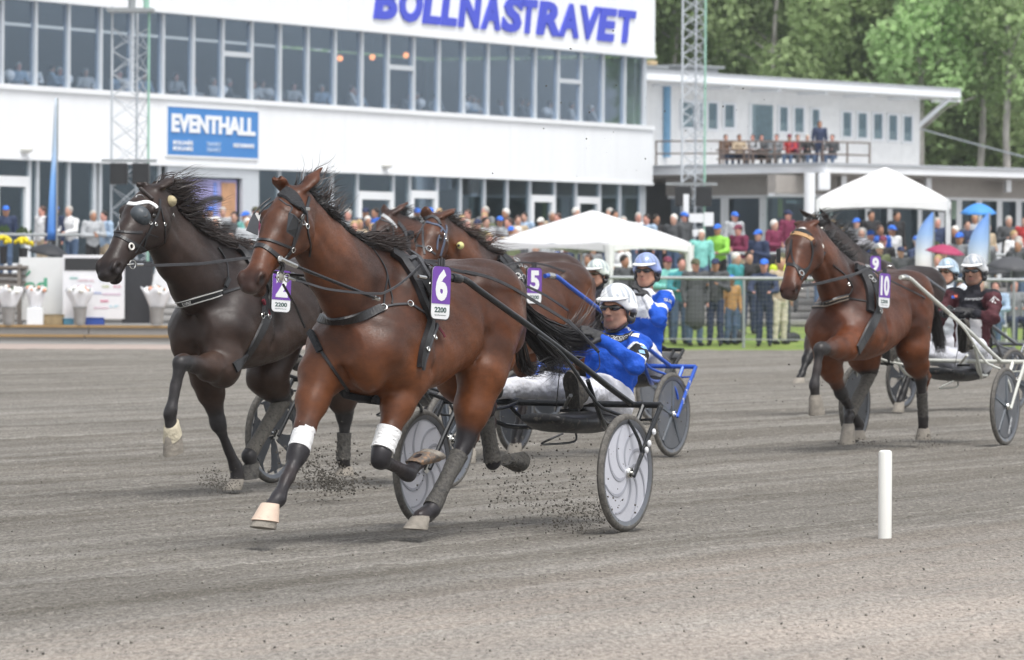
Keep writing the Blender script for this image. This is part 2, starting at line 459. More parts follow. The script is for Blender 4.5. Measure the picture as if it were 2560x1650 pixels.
# ---- track surface --------------------------------------------------------
def ground_material(name, kind):
    m = bpy.data.materials.new(name); m.use_nodes = True; n = m.node_tree.nodes; l = m.node_tree.links; b = n['Principled BSDF']
    geo = n.new('ShaderNodeNewGeometry'); rot = n.new('ShaderNodeVectorRotate'); rot.rotation_type = 'Z_AXIS'; rot.inputs['Angle'].default_value = math.radians(-63.5)
    l.new(geo.outputs['Position'], rot.inputs['Vector'])   # x along the track, y across it
    def noise(vec, scale, detail=4, rough=.55, sc=(1, 1, 1), w=None):
        mp = n.new('ShaderNodeMapping'); mp.inputs['Scale'].default_value = sc; l.new(vec, mp.inputs[0])
        if w: mp.inputs['Location'].default_value = w
        z = n.new('ShaderNodeTexNoise'); z.inputs['Scale'].default_value = scale; z.inputs['Detail'].default_value = detail; z.inputs['Roughness'].default_value = rough
        l.new(mp.outputs[0], z.inputs['Vector']); return z.outputs[0]
    def ramp(x, a, b_, t0=0.0, t1=1.0):
        r = n.new('ShaderNodeMapRange'); r.inputs['From Min'].default_value = a; r.inputs['From Max'].default_value = b_
        r.inputs['To Min'].default_value = t0; r.inputs['To Max'].default_value = t1; l.new(x, r.inputs[0]); return r.outputs[0]
    def mixc(f, a, c, mode='MIX'):
        x = n.new('ShaderNodeMix'); x.data_type = 'RGBA'; x.blend_type = mode
        if isinstance(f, float): x.inputs[0].default_value = f
        else: l.new(f, x.inputs[0])
        for i, q in ((6, a), (7, c)):
            if isinstance(q, tuple): x.inputs[i].default_value = (*q, 1)
            else: l.new(q, x.inputs[i])
        return x.outputs[2]
    def math_(op, a, c):
        x = n.new('ShaderNodeMath'); x.operation = op
        for i, q in ((0, a), (1, c)):
            if isinstance(q, (int, float)): x.inputs[i].default_value = q
            else: l.new(q, x.inputs[i])
        return x.outputs[0]
    R = rot.outputs[0]; G = geo.outputs['Position']
    if kind == 'track':
        sep = n.new('ShaderNodeSeparateXYZ'); l.new(R, sep.inputs[0])
        wob = noise(R, 1, 3, .5, (.05, .35, 1))
        across = math_('ADD', sep.outputs[1], math_('MULTIPLY', wob, 5.0))
        inner = ramp(across, 14.6, 11.6)                     # dry pale sand along the inner rail (across shrinks towards it)
        band = ramp(noise(R, 1, 5, .65, (.035, 2.2, 1)), .40, .62)
        streak = ramp(noise(R, 1, 4, .7, (.06, 7, 1)), .56, .70)
        c = mixc(inner, (.166, .152, .130), (.42, .368, .322))
        c = mixc(math_('MULTIPLY', band, .60), c, (.31, .295, .27))
        c = mixc(math_('MULTIPLY', streak, .62), c, (.40, .38, .35))
        grain = ramp(noise(G, 44, 5, .8, (1, .24, 1)), .34, .66, .52, 1.40)
        c = mixc(1.0, c, grain, 'MULTIPLY')
        clod = ramp(noise(G, 17, 5, .8, (.8, .28, 1)), .58, .68)
        c = mixc(math_('MULTIPLY', clod, .60), c, (.085, .075, .062))
        pale = ramp(noise(G, 20, 4, .8, (.8, .3, 1), (5, 3, 0)), .58, .68)
        c = mixc(math_('MULTIPLY', pale, .5), c, (.50, .46, .41))
        patch = ramp(noise(G, .35, 3, .5, (.6, 1, 1)), .35, .65, .90, 1.10)
        c = mixc(1.0, c, patch, 'MULTIPLY')
        l.new(c, b.inputs['Base Color']); b.inputs['Roughness'].default_value = .95; b.inputs['Specular IOR Level'].default_value = .15
        hgt = math_('ADD', noise(G, 44, 5, .8, (1, .4, 1)), math_('MULTIPLY', noise(G, 11, 4, .7, (.55, 1, 1)), 1.5))
        bp = n.new('ShaderNodeBump'); bp.inputs['Strength'].default_value = .9; bp.inputs['Distance'].default_value = .025
        l.new(hgt, bp.inputs['Height']); l.new(bp.outputs[0], b.inputs['Normal'])
    elif kind == 'grass':
        c = mixc(ramp(noise(G, 1.6, 5, .7), .35, .65), (.115, .20, .040), (.25, .30, .085))
        c = mixc(1.0, c, ramp(noise(G, 30, 3, .7), .3, .7, .7, 1.25), 'MULTIPLY')
        l.new(c, b.inputs['Base Color']); b.inputs['Roughness'].default_value = .9; b.inputs['Specular IOR Level'].default_value = .2
    elif kind == 'sand':
        c = mixc(ramp(noise(G, 1.2, 5, .7), .35, .65), (.40, .31, .27), (.31, .27, .24))
        c = mixc(1.0, c, ramp(noise(G, 18, 3, .7), .3, .7, .75, 1.2), 'MULTIPLY')
        l.new(c, b.inputs['Base Color']); b.inputs['Roughness'].default_value = .95
    else:
        c = mixc(ramp(noise(G, .7, 5, .7), .35, .65), (.16, .16, .155), (.24, .235, .225))
        l.new(c, b.inputs['Base Color']); b.inputs['Roughness'].default_value = .9
    return m
M_TRACK = ground_material('harrowed_track_sand', 'track')
M_GRASS = ground_material('mown_grass', 'grass'); M_SAND = ground_material('pale_verge_sand', 'sand'); M_ASPH = ground_material('worn_asphalt', 'asph')

nr, ncol = 860, 560
Yr = 15.0 * (99.0 / 15.0) ** (np.arange(nr) / (nr - 1)); U = np.linspace(-.19, .19, ncol)
GY = np.repeat(Yr[:, None], ncol, 1); GX = U[None, :] * GY
def track_far(x): return 94.6 + (x + 9.0) * .30           # far edge of the sand
far = track_far(GX[-1]); GY = 15.0 + (GY - 15.0) * ((far - 15.0) / 84.0)[None, :]
al = GX * TD.x + GY * TD.y; ac = GX * TN.x + GY * TN.y
GZ = .005 * vnoise(GX * 4, GY * 3, 1) + .006 * vnoise(GX * 12, GY * 5, 2) + .005 * vnoise(al * .6, ac * 7, 3) + .009 * np.maximum(0, vnoise(GX * 24, GY * 8, 4) - .30) + .018 * np.maximum(0, vnoise(GX * 13, GY * 5, 14) - .74)
# shallow ruts left by wheels, running along the track
for off, dp in ((-13.4, .010), (-14.6, .009), (-17.2, .008), (-18.4, .008), (-11.2, .007), (-21.0, .008), (-9.6, .006)):
    GZ -= dp * np.exp(-((ac - off - .10 * np.sin(al * .11 + off)) / .035) ** 2) * (.6 + .4 * vnoise(al * .8, ac * 0, 5))
gv = np.stack([GX, GY, GZ], -1).reshape(-1, 3)
ii = np.arange((nr - 1) * ncol).reshape(nr - 1, ncol)[:, :-1].ravel()
gf = np.stack([ii, ii + 1, ii + 1 + ncol, ii + ncol], 1)
g = npobj('track_surface', gv, gf, M_TRACK); tag(g, 'grey harrowed sand of the racetrack with pale streaks', kind='structure')
def sheet(name, pts, z, m, label):
    mb = MB(); mb.add([Vector((p[0], p[1], z if len(p) < 3 else p[2])) for p in pts], [tuple(range(len(pts)))])
    return tag(mb.build(name, m), label, kind='structure')
sheet('ground', [(-900, -300), (900, -300), (900, 1500), (-900, 1500)], -.05, M_ASPH, 'grey worn ground stretching away to the forest')
sheet('infield_sand', [(-40, -30), (40, -30), (40, 16), (-40, 16)], -.012, M_SAND, 'pale sand on the near side of the track')
tf = lambda x: track_far(x) - .4
sheet('grass_verge', [(1.0, tf(1.0)), (24, tf(24)), (24, 101.5), (1.0, 101.5)], -.004, M_GRASS, 'green and yellow grass strip along the far side of the track')
mb = MB(); mb.add([(1.0, 101.5, -.004), (40, 101.5, -.004), (40, 112.3, .30), (1.0, 112.3, .30)], [(0, 1, 2, 3)]); tag(mb.build('grass_bank', M_GRASS), 'gently rising green lawn behind the railing', kind='structure')
mb = MB(); mb.add([(-40, 101.5, -.006), (1.0, 101.5, -.006), (1.0, 112.3, .30), (-40, 112.3, .30)], [(0, 1, 2, 3)]); tag(mb.build('paved_bank', M_ASPH), 'grey sloping pavement behind the stalls', kind='structure')
sheet('sand_verge', [(-40, tf(-40)), (1.0, tf(1.0)), (1.0, 101.5), (-40, 101.5)], -.008, M_SAND, 'pinkish sand strip below the wooden kerb')

# stepped standing terrace in front of the stand
TER = [(112.2 + i * 2.3, .30 + .14 * (i + 1)) for i in range(7)]
def zg(y):
    z = max(0.0, min(1.0, (y - 101.5) / 10.7)) * .30
    for yy, zz in TER:
        if y >= yy: z = zz
    return z
for i, (yy, zz) in enumerate(TER):
    mb = MB(); y1 = TER[i + 1][0] if i < len(TER) - 1 else 400
    mb.box(((-2.0), (yy + y1) / 2, zz - .30), (130, y1 - yy, .60)); mb.box((-2.0, yy - .02, zz - .041), (130, .06, .086))
    tag(mb.build('terrace_step', CONC), 'grey concrete step of the spectator terrace', kind='structure')

# wooden kerbs in front of the left stalls
WOODK = mat('kerb_wood', (.36, .23, .10), .8, var=.25, scale=3, bump=.2, stretch=(.3, 3, 3))
KG = mat('kerb_board_grey', (.27, .255, .24), .85, var=.2, scale=2, bump=.2, stretch=(.4, 3, 3))
for k, (yy, z0, z1) in enumerate(((102.6, -.01, .16), (103.5, .13, .34))):
    r = empty('wooden_kerb', (-8, yy, z0), 0, ['lower plank kerb with tan top edge running below the flower pots', 'upper plank kerb with tan top edge carrying the flower pots'][k], 'kerb', 'plank kerbs beside the track')
    for j in range(7):
        x0 = -14.2 + j * 1.9
        MB().box((x0 + .94, yy, (z0 + z1) / 2), (1.88, .10, z1 - z0 - .05)).build('board', KG, r)
        MB().box((x0 + .94, yy + .03, z1 - .02), (1.88, .22, .05)).build('capping_plank', WOODK, r)
mb = MB(); mb.box((-8.0, 104.3, .145), (13, 1.5, .29)); tag(mb.build('planter_bed', M_SAND), 'raised sandy bed behind the plank kerb', kind='structure')

# ---- grandstand -----------------------------------------------------------
F0 = Vector((4.85, 190.0, 0))
def fac(s, z, o=0.0): return F0 + TD * s + TN * o + Vector((0, 0, z))
def spx(px, o=0.0):                                # where the facade plane (pushed out by o) meets a column of the photograph
    k = ang(px, 400)[0]; a = F0 + TN * o; return (k * a.y - a.x) / (TD.x - k * TD.y)
AXF = (TD, TN, Vector((0, 0, 1)))
def fbox(mb, s0, s1, z0, z1, o0, o1, bev=0): return mb.box(fac((s0 + s1) / 2, (z0 + z1) / 2, (o0 + o1) / 2), (abs(s1 - s0), abs(o1 - o0), abs(z1 - z0)), AXF, bev)
def glass_mat(name, tint, ior=1.5, refl=1.0):
    m = bpy.data.materials.new(name); m.use_nodes = True; n = m.node_tree.nodes; l = m.node_tree.links; n.clear()
    o = n.new('ShaderNodeOutputMaterial'); mx = n.new('ShaderNodeMixShader'); tr = n.new('ShaderNodeBsdfTransparent'); gl = n.new('ShaderNodeBsdfGlossy'); fr = n.new('ShaderNodeLayerWeight')
    tr.inputs[0].default_value = (*tint, 1); gl.inputs['Roughness'].default_value = .02; gl.inputs[0].default_value = (refl * .72, refl * .88, refl * 1.08, 1); fr.inputs[0].default_value = .5; pw = n.new('ShaderNodeMath'); pw.operation = 'POWER'; pw.inputs[1].default_value = 2.4; ml = n.new('ShaderNodeMath'); ml.operation = 'MULTIPLY_ADD'; ml.inputs[1].default_value = .9; ml.inputs[2].default_value = ior * .03; l.new(fr.outputs['Facing'], pw.inputs[0]); l.new(pw.outputs[0], ml.inputs[0])
    nz = n.new('ShaderNodeTexNoise'); nz.inputs['Scale'].default_value = .8; bp = n.new('ShaderNodeBump'); bp.inputs['Strength'].default_value = .02
    l.new(nz.outputs[0], bp.inputs['Height']); l.new(bp.outputs[0], gl.inputs['Normal'])
    l.new(ml.outputs[0], mx.inputs[0]); l.new(tr.outputs[0], mx.inputs[1]); l.new(gl.outputs[0], mx.inputs[2]); l.new(mx.outputs[0], o.inputs[0]); return m
GLASS = glass_mat('window_glass', (.92, .95, .98), 1.4, 1.0)
GLASSD = glass_mat('ground_floor_glass', (.75, .80, .77), 1.4, .85)
MULL = mat('mullion_grey_white', (.60, .64, .68), .4, .2, var=.05)
ZB, ZS, ZT, ZR = 4.64, 6.84, 9.36, 13.6
gs = empty('grandstand', fac(-30, 1.27), 0, 'white two storey grandstand with long band of tall windows and blue lettering on its fascia', 'building')
SL = -78.0
def fpart(name, s0, s1, z0, z1, o0, o1, m=OFFWHITE): return fbox(MB(), s0, s1, z0, z1, o0, o1).build(name, m, gs)
# fascia and middle band from separate sheets so that their joints show
for j in range(13):
    a = SL + j * 6.04; b_ = min(a + 6.03, .26)
    fpart('fascia_panel', a, b_, ZT + .10, ZR, .0, .30)
    fpart('band_panel', a, b_, ZB + .10, ZS - .16, .0, .24)
fpart('fascia_edge', SL, .30, ZT - .02, ZT + .097, -.1, .34, WHITE)
fpart('band_edge', SL, .29, ZB, ZB + .097, -.1, .28, WHITE)
fpart('window_sill', SL, .30, ZS - .157, ZS, -.1, .32, WHITE)
fpart('roof', SL, .5, ZR + .003, ZR + .2, -16, .7, GREYM)
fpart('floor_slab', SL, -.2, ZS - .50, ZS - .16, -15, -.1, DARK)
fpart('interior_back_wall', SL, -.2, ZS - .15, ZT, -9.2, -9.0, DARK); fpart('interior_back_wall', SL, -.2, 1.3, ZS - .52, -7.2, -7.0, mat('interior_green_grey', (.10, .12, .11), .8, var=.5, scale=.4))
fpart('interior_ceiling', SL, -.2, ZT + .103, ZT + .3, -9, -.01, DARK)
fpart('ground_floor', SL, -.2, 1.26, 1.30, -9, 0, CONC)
fpart('end_wall', -.25, -.02, 1.28, ZT - .03, -14, -.3, OFFWHITE)
fpart('corner_post', -.22, .06, ZS + .002, ZT - .022, -.2, .06, MULL)
fpart('corner_post', -.22, .06, 1.28, ZB - .003, -.2, .06, MULL)
MS = [-42.6 + 1.853 * i for i in range(-18, 24)]
for i, s in enumerate(MS):
    if s < -.3: fpart('mullion', s - .065, s + .065, ZS + .002, ZT - .022, -.06, .10, MULL)
    if i < len(MS) - 1:
        s1 = MS[i + 1]
        fpart('window_pane', s + .07, min(s1, -.23) - .07, ZS + .004, ZT - .025, -.012, .012, GLASS)
        if (i - 18) in (6, 12, 19, -8): fpart('transom', s + .067, s1 - .067, ZS + (ZT - ZS) * .53, ZS + (ZT - ZS) * .53 + .16, -.05, .09, MULL)
# ground floor: frames placed where the photograph shows them
gm = [-90, -20, 70, 90, 168, 232, 247, 395, 640, 695, 755, 826, 890, 980, 1021, 1090, 1148, 1208, 1265, 1322, 1384, 1437, 1497, 1547, 1600]
for px in gm:
    s = spx(px); fpart('ground_floor_mullion', s - .07, s + .07, 1.29, ZB - .003, -.06, .08, MULL)
for k in range(14):
    s = spx(-90) - 1.853 * (k + 1); fpart('ground_floor_mullion', s - .07, s + .07, 1.29, ZB - .003, -.06, .08, MULL); fpart('ground_floor_pane', s + .08, s + 1.773, 1.32, ZB - .005, -.012, .012, GLASSD)
for a, b_ in zip(gm[:-1], gm[1:]):
    s0, s1 = spx(a), spx(b_)
    if s1 - s0 > .4: fpart('ground_floor_pane', s0 + .08, s1 - .08, 1.32, ZB - .005, -.012, .012, GLASSD)
for a, b_, pt, pb in ((-20, 70, 440, 466), (890, 980, 479, 499), (1021, 1090, 477, 496), (1322, 1384, 488, 505), (1437, 1497, 492, 509)):
    s0, s1 = spx(a), spx(b_); pm = (a + b_) / 2; sm_ = (s0 + s1) / 2; Ym = fac(sm_, 0).y
    zt, zb = P(pm, pt, Ym).z, P(pm, pb, Ym).z
    dr = fpart('door', s0 + .072, s1 - .072, zb, zt, -.05, .10, WHITE)
    for q in (s0 + .16, s1 - .16):
        fbox(MB(), q - .10, q + .10, 1.32, zb - .003, -.05, .10).build('door_stile', WHITE, dr)
    fbox(MB(), s0 + .27, s1 - .27, 1.32, 1.6, -.05, .10).build('door_rail', WHITE, dr)
# big shop window with picture
s0, s1 = spx(405), spx(632); Ym = fac((s0 + s1) / 2, 0).y
fpart('shop_window_frame', s0, s0 + .9, 1.3, ZB - .006, .09, .20, MULL); fpart('shop_window_frame', s1 - 1.0, s1, 1.3, ZB - .006, .09, .20, MULL)
fpart('shop_window_frame', s0 + .903, s1 - 1.003, ZB - .30, ZB - .006, .09, .20, MULL)
PURP = mat('poster_lilac', (.35, .33, .60), .5, var=.35, scale=2.5); ORG = mat('poster_orange', (.55, .30, .16), .5, var=.3, scale=2)
PBL = mat('poster_blue', (.20, .30, .75), .5, var=.5, scale=3)
ps = fpart('poster', s0 + 1.0, s1 - 1.1, 1.6, ZB - .36, .02, .05, PURP)
fbox(MB(), s0 + 3.3, s1 - 2.6, 1.9, ZB - .45, .052, .07).build('poster_print', PBL, ps)
fbox(MB(), s1 - 2.1, s1 - 1.2, 2.3, ZB - .45, .052, .07).build('poster_print', ORG, ps)
arc = MB(); arc.tube([fac(s0 + 1.3 + 1.9 * (1 - math.cos(t)), 2.2 + 1.5 * math.sin(t), .08) for t in np.linspace(.15, 1.75, 12)], .09, 6); arc.build('poster_print', BLACK, ps)
# pendant lamps behind the upper windows
for px, py in ((850, 146), (931, 143), (1015, 138)):
    s = spx(px - 6); q = P(px, py, fac(s, 0).y + 1.2)
    lp = empty('pendant_lamp', q, 0, {850: 'leftmost orange pendant lamp glowing behind the upper windows', 931: 'middle orange pendant lamp glowing behind the upper windows', 1015: 'rightmost orange pendant lamp glowing behind the upper windows'}[px], 'lamp', 'orange pendant lamps behind the upper windows')
    MB().ball(q, .10).build('lamp_shade', mat('orange_lamp', (.9, .35, .12), .5, emit=((1, .32, .10), 1.6)), lp, True)
    MB().tube([q + Vector((0, 0, .15)), Vector((q.x, q.y, ZT + .09))], .015, 5).build('cord', BLACK, lp)

# fascia lettering: each letter is a part
def placed_letters(txt, pts_px, hgt_z, z0, o, shear, bold, m, parent, depth=.06):
    for ch, (a, b_) in zip(txt, pts_px):
        sa, sb = spx(a, o), spx(b_, o)
        v, f = text_geo(ch, fac(sa, z0, o), TD, (0, 0, 1), hgt_z, bold, shear, depth, width=(sb - sa))
        mb = MB(); mb.add(v, f); mb.build('letter', m, parent)
W = 'B\u00d6LLN\u00c4STRAVET'
px0 = [930, 995, 1052, 1098, 1142, 1198, 1250, 1300, 1337, 1392, 1448, 1489, 1542]
px1 = [988, 1052, 1096, 1138, 1200, 1246, 1304, 1340, 1397, 1442, 1498, 1538, 1586]
sg = empty('fascia_lettering', fac(spx(1260), 10.4, .62), 0, 'large slanted blue letters of the track name mounted on the white fascia', 'sign')
placed_letters(W, list(zip(px0, px1)), 1.14, 9.86, .305, .16, .045, LBLUE, sg)
# EVENTHALL board
sa, sb = spx(416, .26), spx(643, .26); Yb = fac((sa + sb) / 2, 0).y
zt = P(529, 271, Yb - .9).z; zb = P(529, 390, Yb - .9).z
so = .24
ev = empty('wall_sign', fac((sa + sb) / 2, zb, so), 0, 'blue EVENTHALL board with white border on the middle band of the grandstand', 'sign')
sh = 0.0
fbox(MB(), sa + sh, sb + sh, zb, zt, so + .002, so + .05).build('sign_board', BLUE, ev)
for q in ((sa + sh - .06, sb + sh + .06, zt + .003, zt + .06), (sa + sh - .06, sb + sh + .06, zb - .06, zb - .003), (sa + sh - .06, sa + sh - .003, zb, zt), (sb + sh + .003, sb + sh + .06, zb, zt)):
    fbox(MB(), *q, so + .002, so + .06).build('border', WHITE, ev)
WL = mat('white_lettering', (.82, .84, .86), .5, var=.03)
Hs = zt - zb; Ws = sb - sa
v, f = text_geo('EVENTHALL', fac(sa + sh + Ws * .04, zb + Hs * .50, so + .052), TD, (0, 0, 1), Hs * .36, .045, 0, .03, width=Ws * .92); mb = MB(); mb.add(v, f); mb.build('lettering', WL, ev)
for a, b_, t, lines in ((.06, .27, 'BOLLN\u00c4S', 2), (.42, .58, 'TRAVET', 2), (.72, .95, 'RESTAURANG', 1)):
    for q in range(lines):
        v, f = text_geo(t, fac(sa + sh + Ws * a, zb + Hs * (.22 - q * .12), so + .052), TD, (0, 0, 1), Hs * .085, .02, 0, .02, width=Ws * (b_ - a)); mb = MB(); mb.add(v, f)
        mb.build('small_lettering', mat('pale_lettering', (.45, .60, .80), .5) if a == .42 else WL, ev)
for px, lb in ((42, 'small white outdoor lamp low on the middle band, at the far left of the photo'), (945, 'small white outdoor lamp low on the middle band, above the bay horse'), ):
    s = spx(px); q = fac(s, 4.95, .30)
    mb = MB(); mb.ball(q, (.22, .22, .12)); tag(mb.build('wall_lamp', mat('lamp_opal', (.7, .7, .66), .4), None, True), lb, 'lamp', 'wall lamps on the band')

# ---- right building -------------------------------------------------------
t2 = Vector((.588, .809, 0)); n2 = Vector((.809, -.588, 0)); A2 = Vector((17.8, 225.0, 0)); AX2 = (t2, n2, Vector((0, 0, 1)))
def f2(s, z, o=0.0): return A2 + t2 * s + n2 * o + Vector((0, 0, z))
def s2x(px): k = ang(px, 300)[0]; return (k * A2.y - A2.x) / (t2.x - k * t2.y)
def b2(mb, s0, s1, z0, z1, o0, o1): return mb.box(f2((s0 + s1) / 2, (z0 + z1) / 2, (o0 + o1) / 2), (abs(s1 - s0), abs(o1 - o0), abs(z1 - z0)), AX2)
SIDING = mat('white_board_siding', (.82, .82, .81), .6, var=.08, scale=3, bump=.1)
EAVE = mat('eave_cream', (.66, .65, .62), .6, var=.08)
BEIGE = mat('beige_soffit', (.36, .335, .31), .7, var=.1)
ROOFM = mat('roof_sheet', (.45, .47, .50), .5, .3, var=.1)
rb = empty('judges_building', f2(-10, 1.28), 0, 'white upper storey with flat overhanging roof standing on the lower restaurant roof', 'building')
def p2(name, m, *q, par=None): return b2(MB(), *q).build(name, m, par or rb)
sL = s2x(1560)
p2('front_wall', SIDING, sL, 0, 5.55, 9.05, -.25, 0)
p2('end_wall', SIDING, -.25, 0, 5.55, 9.05, -9, -.252)
p2('back_wall', SIDING, sL, 0, 5.55, 9.05, -9.3, -9.003)
p2('roof', ROOFM, sL - 3, .62, 9.42, 9.52, -10, 1.75)
p2('roof_fascia', WHITE, sL - 3, .60, 9.10, 9.417, 1.45, 1.72)
p2('roof_fascia', WHITE, .38, .58, 9.12, 9.415, -10, 1.447)
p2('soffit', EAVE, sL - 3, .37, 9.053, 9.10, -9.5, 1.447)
for i in range(7):
    p2('rafter_tail', WHITE, sL + 2 + i * 3.6, sL + 2.2 + i * 3.6, 8.95, 9.05, .003, 1.4)
st_ = MB(); st_.tube([f2(.05, 7.9, -.1), f2(.30, 9.1, 1.35)], .11, 6); st_.build('roof_strut', WHITE, rb)
WIN = glass_mat('small_window_glass', (.72, .78, .78), 2.5, .9); CURT = mat('window_curtain', (.36, .44, .44), .8, var=.35, scale=4)
for (a, b_, pt, pb) in ((1702, 1732, 256, 318), (1746, 1752, 258, 320), (1767, 1790, 258, 322), (1808, 1832, 262, 318), (1946, 1966, 268, 328), (1983, 2006, 270, 330), (2027, 2045, 274, 333), (2104, 2125, 281, 341), (2142, 2164, 283, 344), (2181, 2203, 285, 347), (2219, 2240, 288, 350), (2256, 2277, 291, 353)):
    s0, s1 = s2x(a), s2x(b_); Y = f2((s0 + s1) / 2, 0).y; z1 = P((a + b_) / 2, pt, Y).z; z0 = P((a + b_) / 2, pb, Y).z
    wn = p2('window', WIN, s0, s1, z0, z1, .004, .03)
    p2('curtain', CURT, s0 + .02, s1 - .02, z0 + (z1 - z0) * .35, z1 - .02, .0005, .003, par=wn)
    for q in ((s0 - .12, s0 - .003, z0 - .1, z1 + .1), (s1 + .003, s1 + .12, z0 - .1, z1 + .1), (s0, s1, z1 + .003, z1 + .1), (s0, s1, z0 - .1, z0 - .003)): p2('frame', WHITE, *q, .002, .09, par=wn)
s0, s1 = s2x(1876), s2x(1931); Y = f2((s0 + s1) / 2, 0).y
dr = p2('door', WIN, s0, s1, 6.2, P(1904, 262, Y).z, .004, .04); p2('curtain', CURT, s0 + .4, s1 - .05, 6.3, P(1904, 264, Y).z, .0005, .0035, par=dr)
p2('frame', WHITE, s0 - .15, s0 - .003, 6.1, P(1904, 260, Y).z, .002, .09, par=dr)
bp_ = MB(); bp_.tube([f2(s2x(1662), 6.1, .10), f2(s2x(1662), 9.05, .10)], .16, 8); bp_.build('downpipe', mat('pipe_blue', (.16, .34, .52), .4), rb)
for px, pw, ph, dz, nm in ((1880, 1.2, .45, 0, 'roof_vent'), (1745, 1.0, .3, 0, 'roof_vent')):
    s = s2x(px); vn = p2(nm, GALV, s - pw, s + pw, 9.523, 9.56 + ph, -4.5, -2.5); p2('vent_cap', GALV, s - pw - .2, s + pw + .2, 9.563 + ph, 9.66 + ph, -4.7, -2.3, par=vn)
mb = MB(); q = f2(s2x(1779), 9.52, -3); mb.lathe(q, (0, 0, 1), [(.18, 0), (.18, .5), (.24, .52), (.24, .66), (0, .7)], 10); mb.build('chimney_pot', mat('pot_yellow', (.55, .42, .25), .7), rb)

# lower restaurant with its corner
Ca = Vector((11.26, 185.0, 0)); La = XY(1590, 192.6); Ra = XY(2900, 199.0)
lr = empty('restaurant_wing', (Ca.x, Ca.y, 1.28), 0, 'low white restaurant wing with deep flat eaves, glass front and white columns', 'building')
def seg(name, A, B, z0, z1, o0, o1, m, par=None, e0=0.0, e1=0.0):
    """slab along A-B; o measured to the camera side"""
    d = (B - A); L = d.length; d.normalize(); nn = Vector((d.y, -d.x, 0))
    if nn.y > 0: nn = -nn
    c = A + d * ((e0 + L + e1) / 2) + nn * ((o0 + o1) / 2) + Vector((0, 0, (z0 + z1) / 2))
    return MB().box(c, (L + e1 - e0, abs(o1 - o0), z1 - z0), (d, nn, Vector((0, 0, 1)))).build(name, m, par or lr)
seg('eave_fascia', La, Ca, 5.06, 5.33, -.15, .0, WHITE); seg('eave_fascia', Ca, Ra, 5.06, 5.33, -.15, .0, WHITE, e0=-.02)
seg('roof_edge', La, Ca, 5.333, 5.42, -1.2, .06, ROOFM); seg('roof_edge', Ca, Ra, 5.335, 5.425, -1.2, .07, ROOFM, e0=-.05)
mb = MB(); mb.prism([La + Vector((0, 0, 5.1)), Ca + Vector((0, .2, 5.1)), Ra + Vector((0, .2, 5.1)), Ra + Vector((0, 30, 5.1)), La + Vector((-8, 30, 5.1))], (0, 0, .2)); mb.build('roof_deck', ROOFM, lr)
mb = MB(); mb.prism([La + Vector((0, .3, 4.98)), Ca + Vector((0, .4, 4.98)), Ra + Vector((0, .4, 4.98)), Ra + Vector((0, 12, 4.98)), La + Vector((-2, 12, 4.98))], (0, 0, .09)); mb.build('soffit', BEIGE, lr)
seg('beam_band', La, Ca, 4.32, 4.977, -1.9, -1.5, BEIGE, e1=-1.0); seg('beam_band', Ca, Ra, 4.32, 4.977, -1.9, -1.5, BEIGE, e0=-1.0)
seg('glass_front', La, Ca, 1.30, 4.20, -1.78, -1.75, GLASSD, e1=-1.2); seg('glass_front', Ca, Ra, 1.30, 4.20, -1.78, -1.75, GLASSD, e0=-1.2)
seg('head_rail', La, Ca, 4.203, 4.317, -1.85, -1.6, WHITE, e1=-1.0); seg('head_rail', Ca, Ra, 4.203, 4.317, -1.85, -1.6, WHITE, e0=-1.0)
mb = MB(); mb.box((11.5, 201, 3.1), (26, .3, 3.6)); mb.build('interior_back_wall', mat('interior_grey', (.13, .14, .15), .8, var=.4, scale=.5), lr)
def on_line(A, B, px, o=-1.6):
    k = ang(px, 450)[0]; d = B - A; nn = Vector((d.y, -d.x, 0)).normalized()
    if nn.y > 0: nn = -nn
    A = A + nn * o; t = (k * A.y - A.x) / (d.x - k * d.y); return A + d * t
for px, A, B, wd in ((1812, La, Ca, .30), (1909, La, Ca, .30), (2078, Ca, Ra, .1), (2354, Ca, Ra, .22), (2398, Ca, Ra, .20), (2448, Ca, Ra, .20), (2499, Ca, Ra, .20), (2547, Ca, Ra, .20), (2300, Ca, Ra, .15), (2225, Ca, Ra, .18), (2170, Ca, Ra, .18)):
    q = on_line(A, B, px); mb = MB(); mb.box((q.x, q.y, 2.75), (wd, .2, 2.9)); mb.build('glazing_post', WHITE, lr)
q = P(2024, 480, 184.2); mb = MB(); mb.lathe((q.x, q.y, 1.28), (0, 0, 1), [(.2, 0), (.2, 3.75)], 14); mb.build('column', WHITE, lr, True)
mb = MB(); q = P(2061, 436, 184.4); mb.box((q.x, q.y + .5, 4.72), (.42, 1.2, .62), bev=.06); mb.build('beam_end', WHITE, lr)
for px in (2110, 2322, 2522):
    q = on_line(Ca, Ra, px, -.5); mb = MB(); mb.box((q.x, q.y + .5, 4.78), (.18, 1.2, .5)); mb.build('beam_end', WHITE, lr)
# strips of light seen through the glass, painted as coloured bars
for px, c in ((1951, (.45, .60, .12)), (2047, (.20, .55, .65)), (2386, (.45, .6, .45))):
    A, B = (La, Ca) if px < 2040 else (Ca, Ra); q = on_line(A, B, px, -1.69); mb = MB()
    for i in range(8): mb.box((q.x, q.y, 4.12 - i * .085), (.17, .02, .05))
    mb.build('painted_light_strip', mat('decal_%d' % px, c, .5), lr)
q = on_line(La, Ca, 1984, -1.69); mb = MB(); mb.box((q.x, q.y, 4.05), (.55, .02, .12)); mb.build('painted_light_strip', mat('decal_p', (.4, .55, .65), .5), lr)

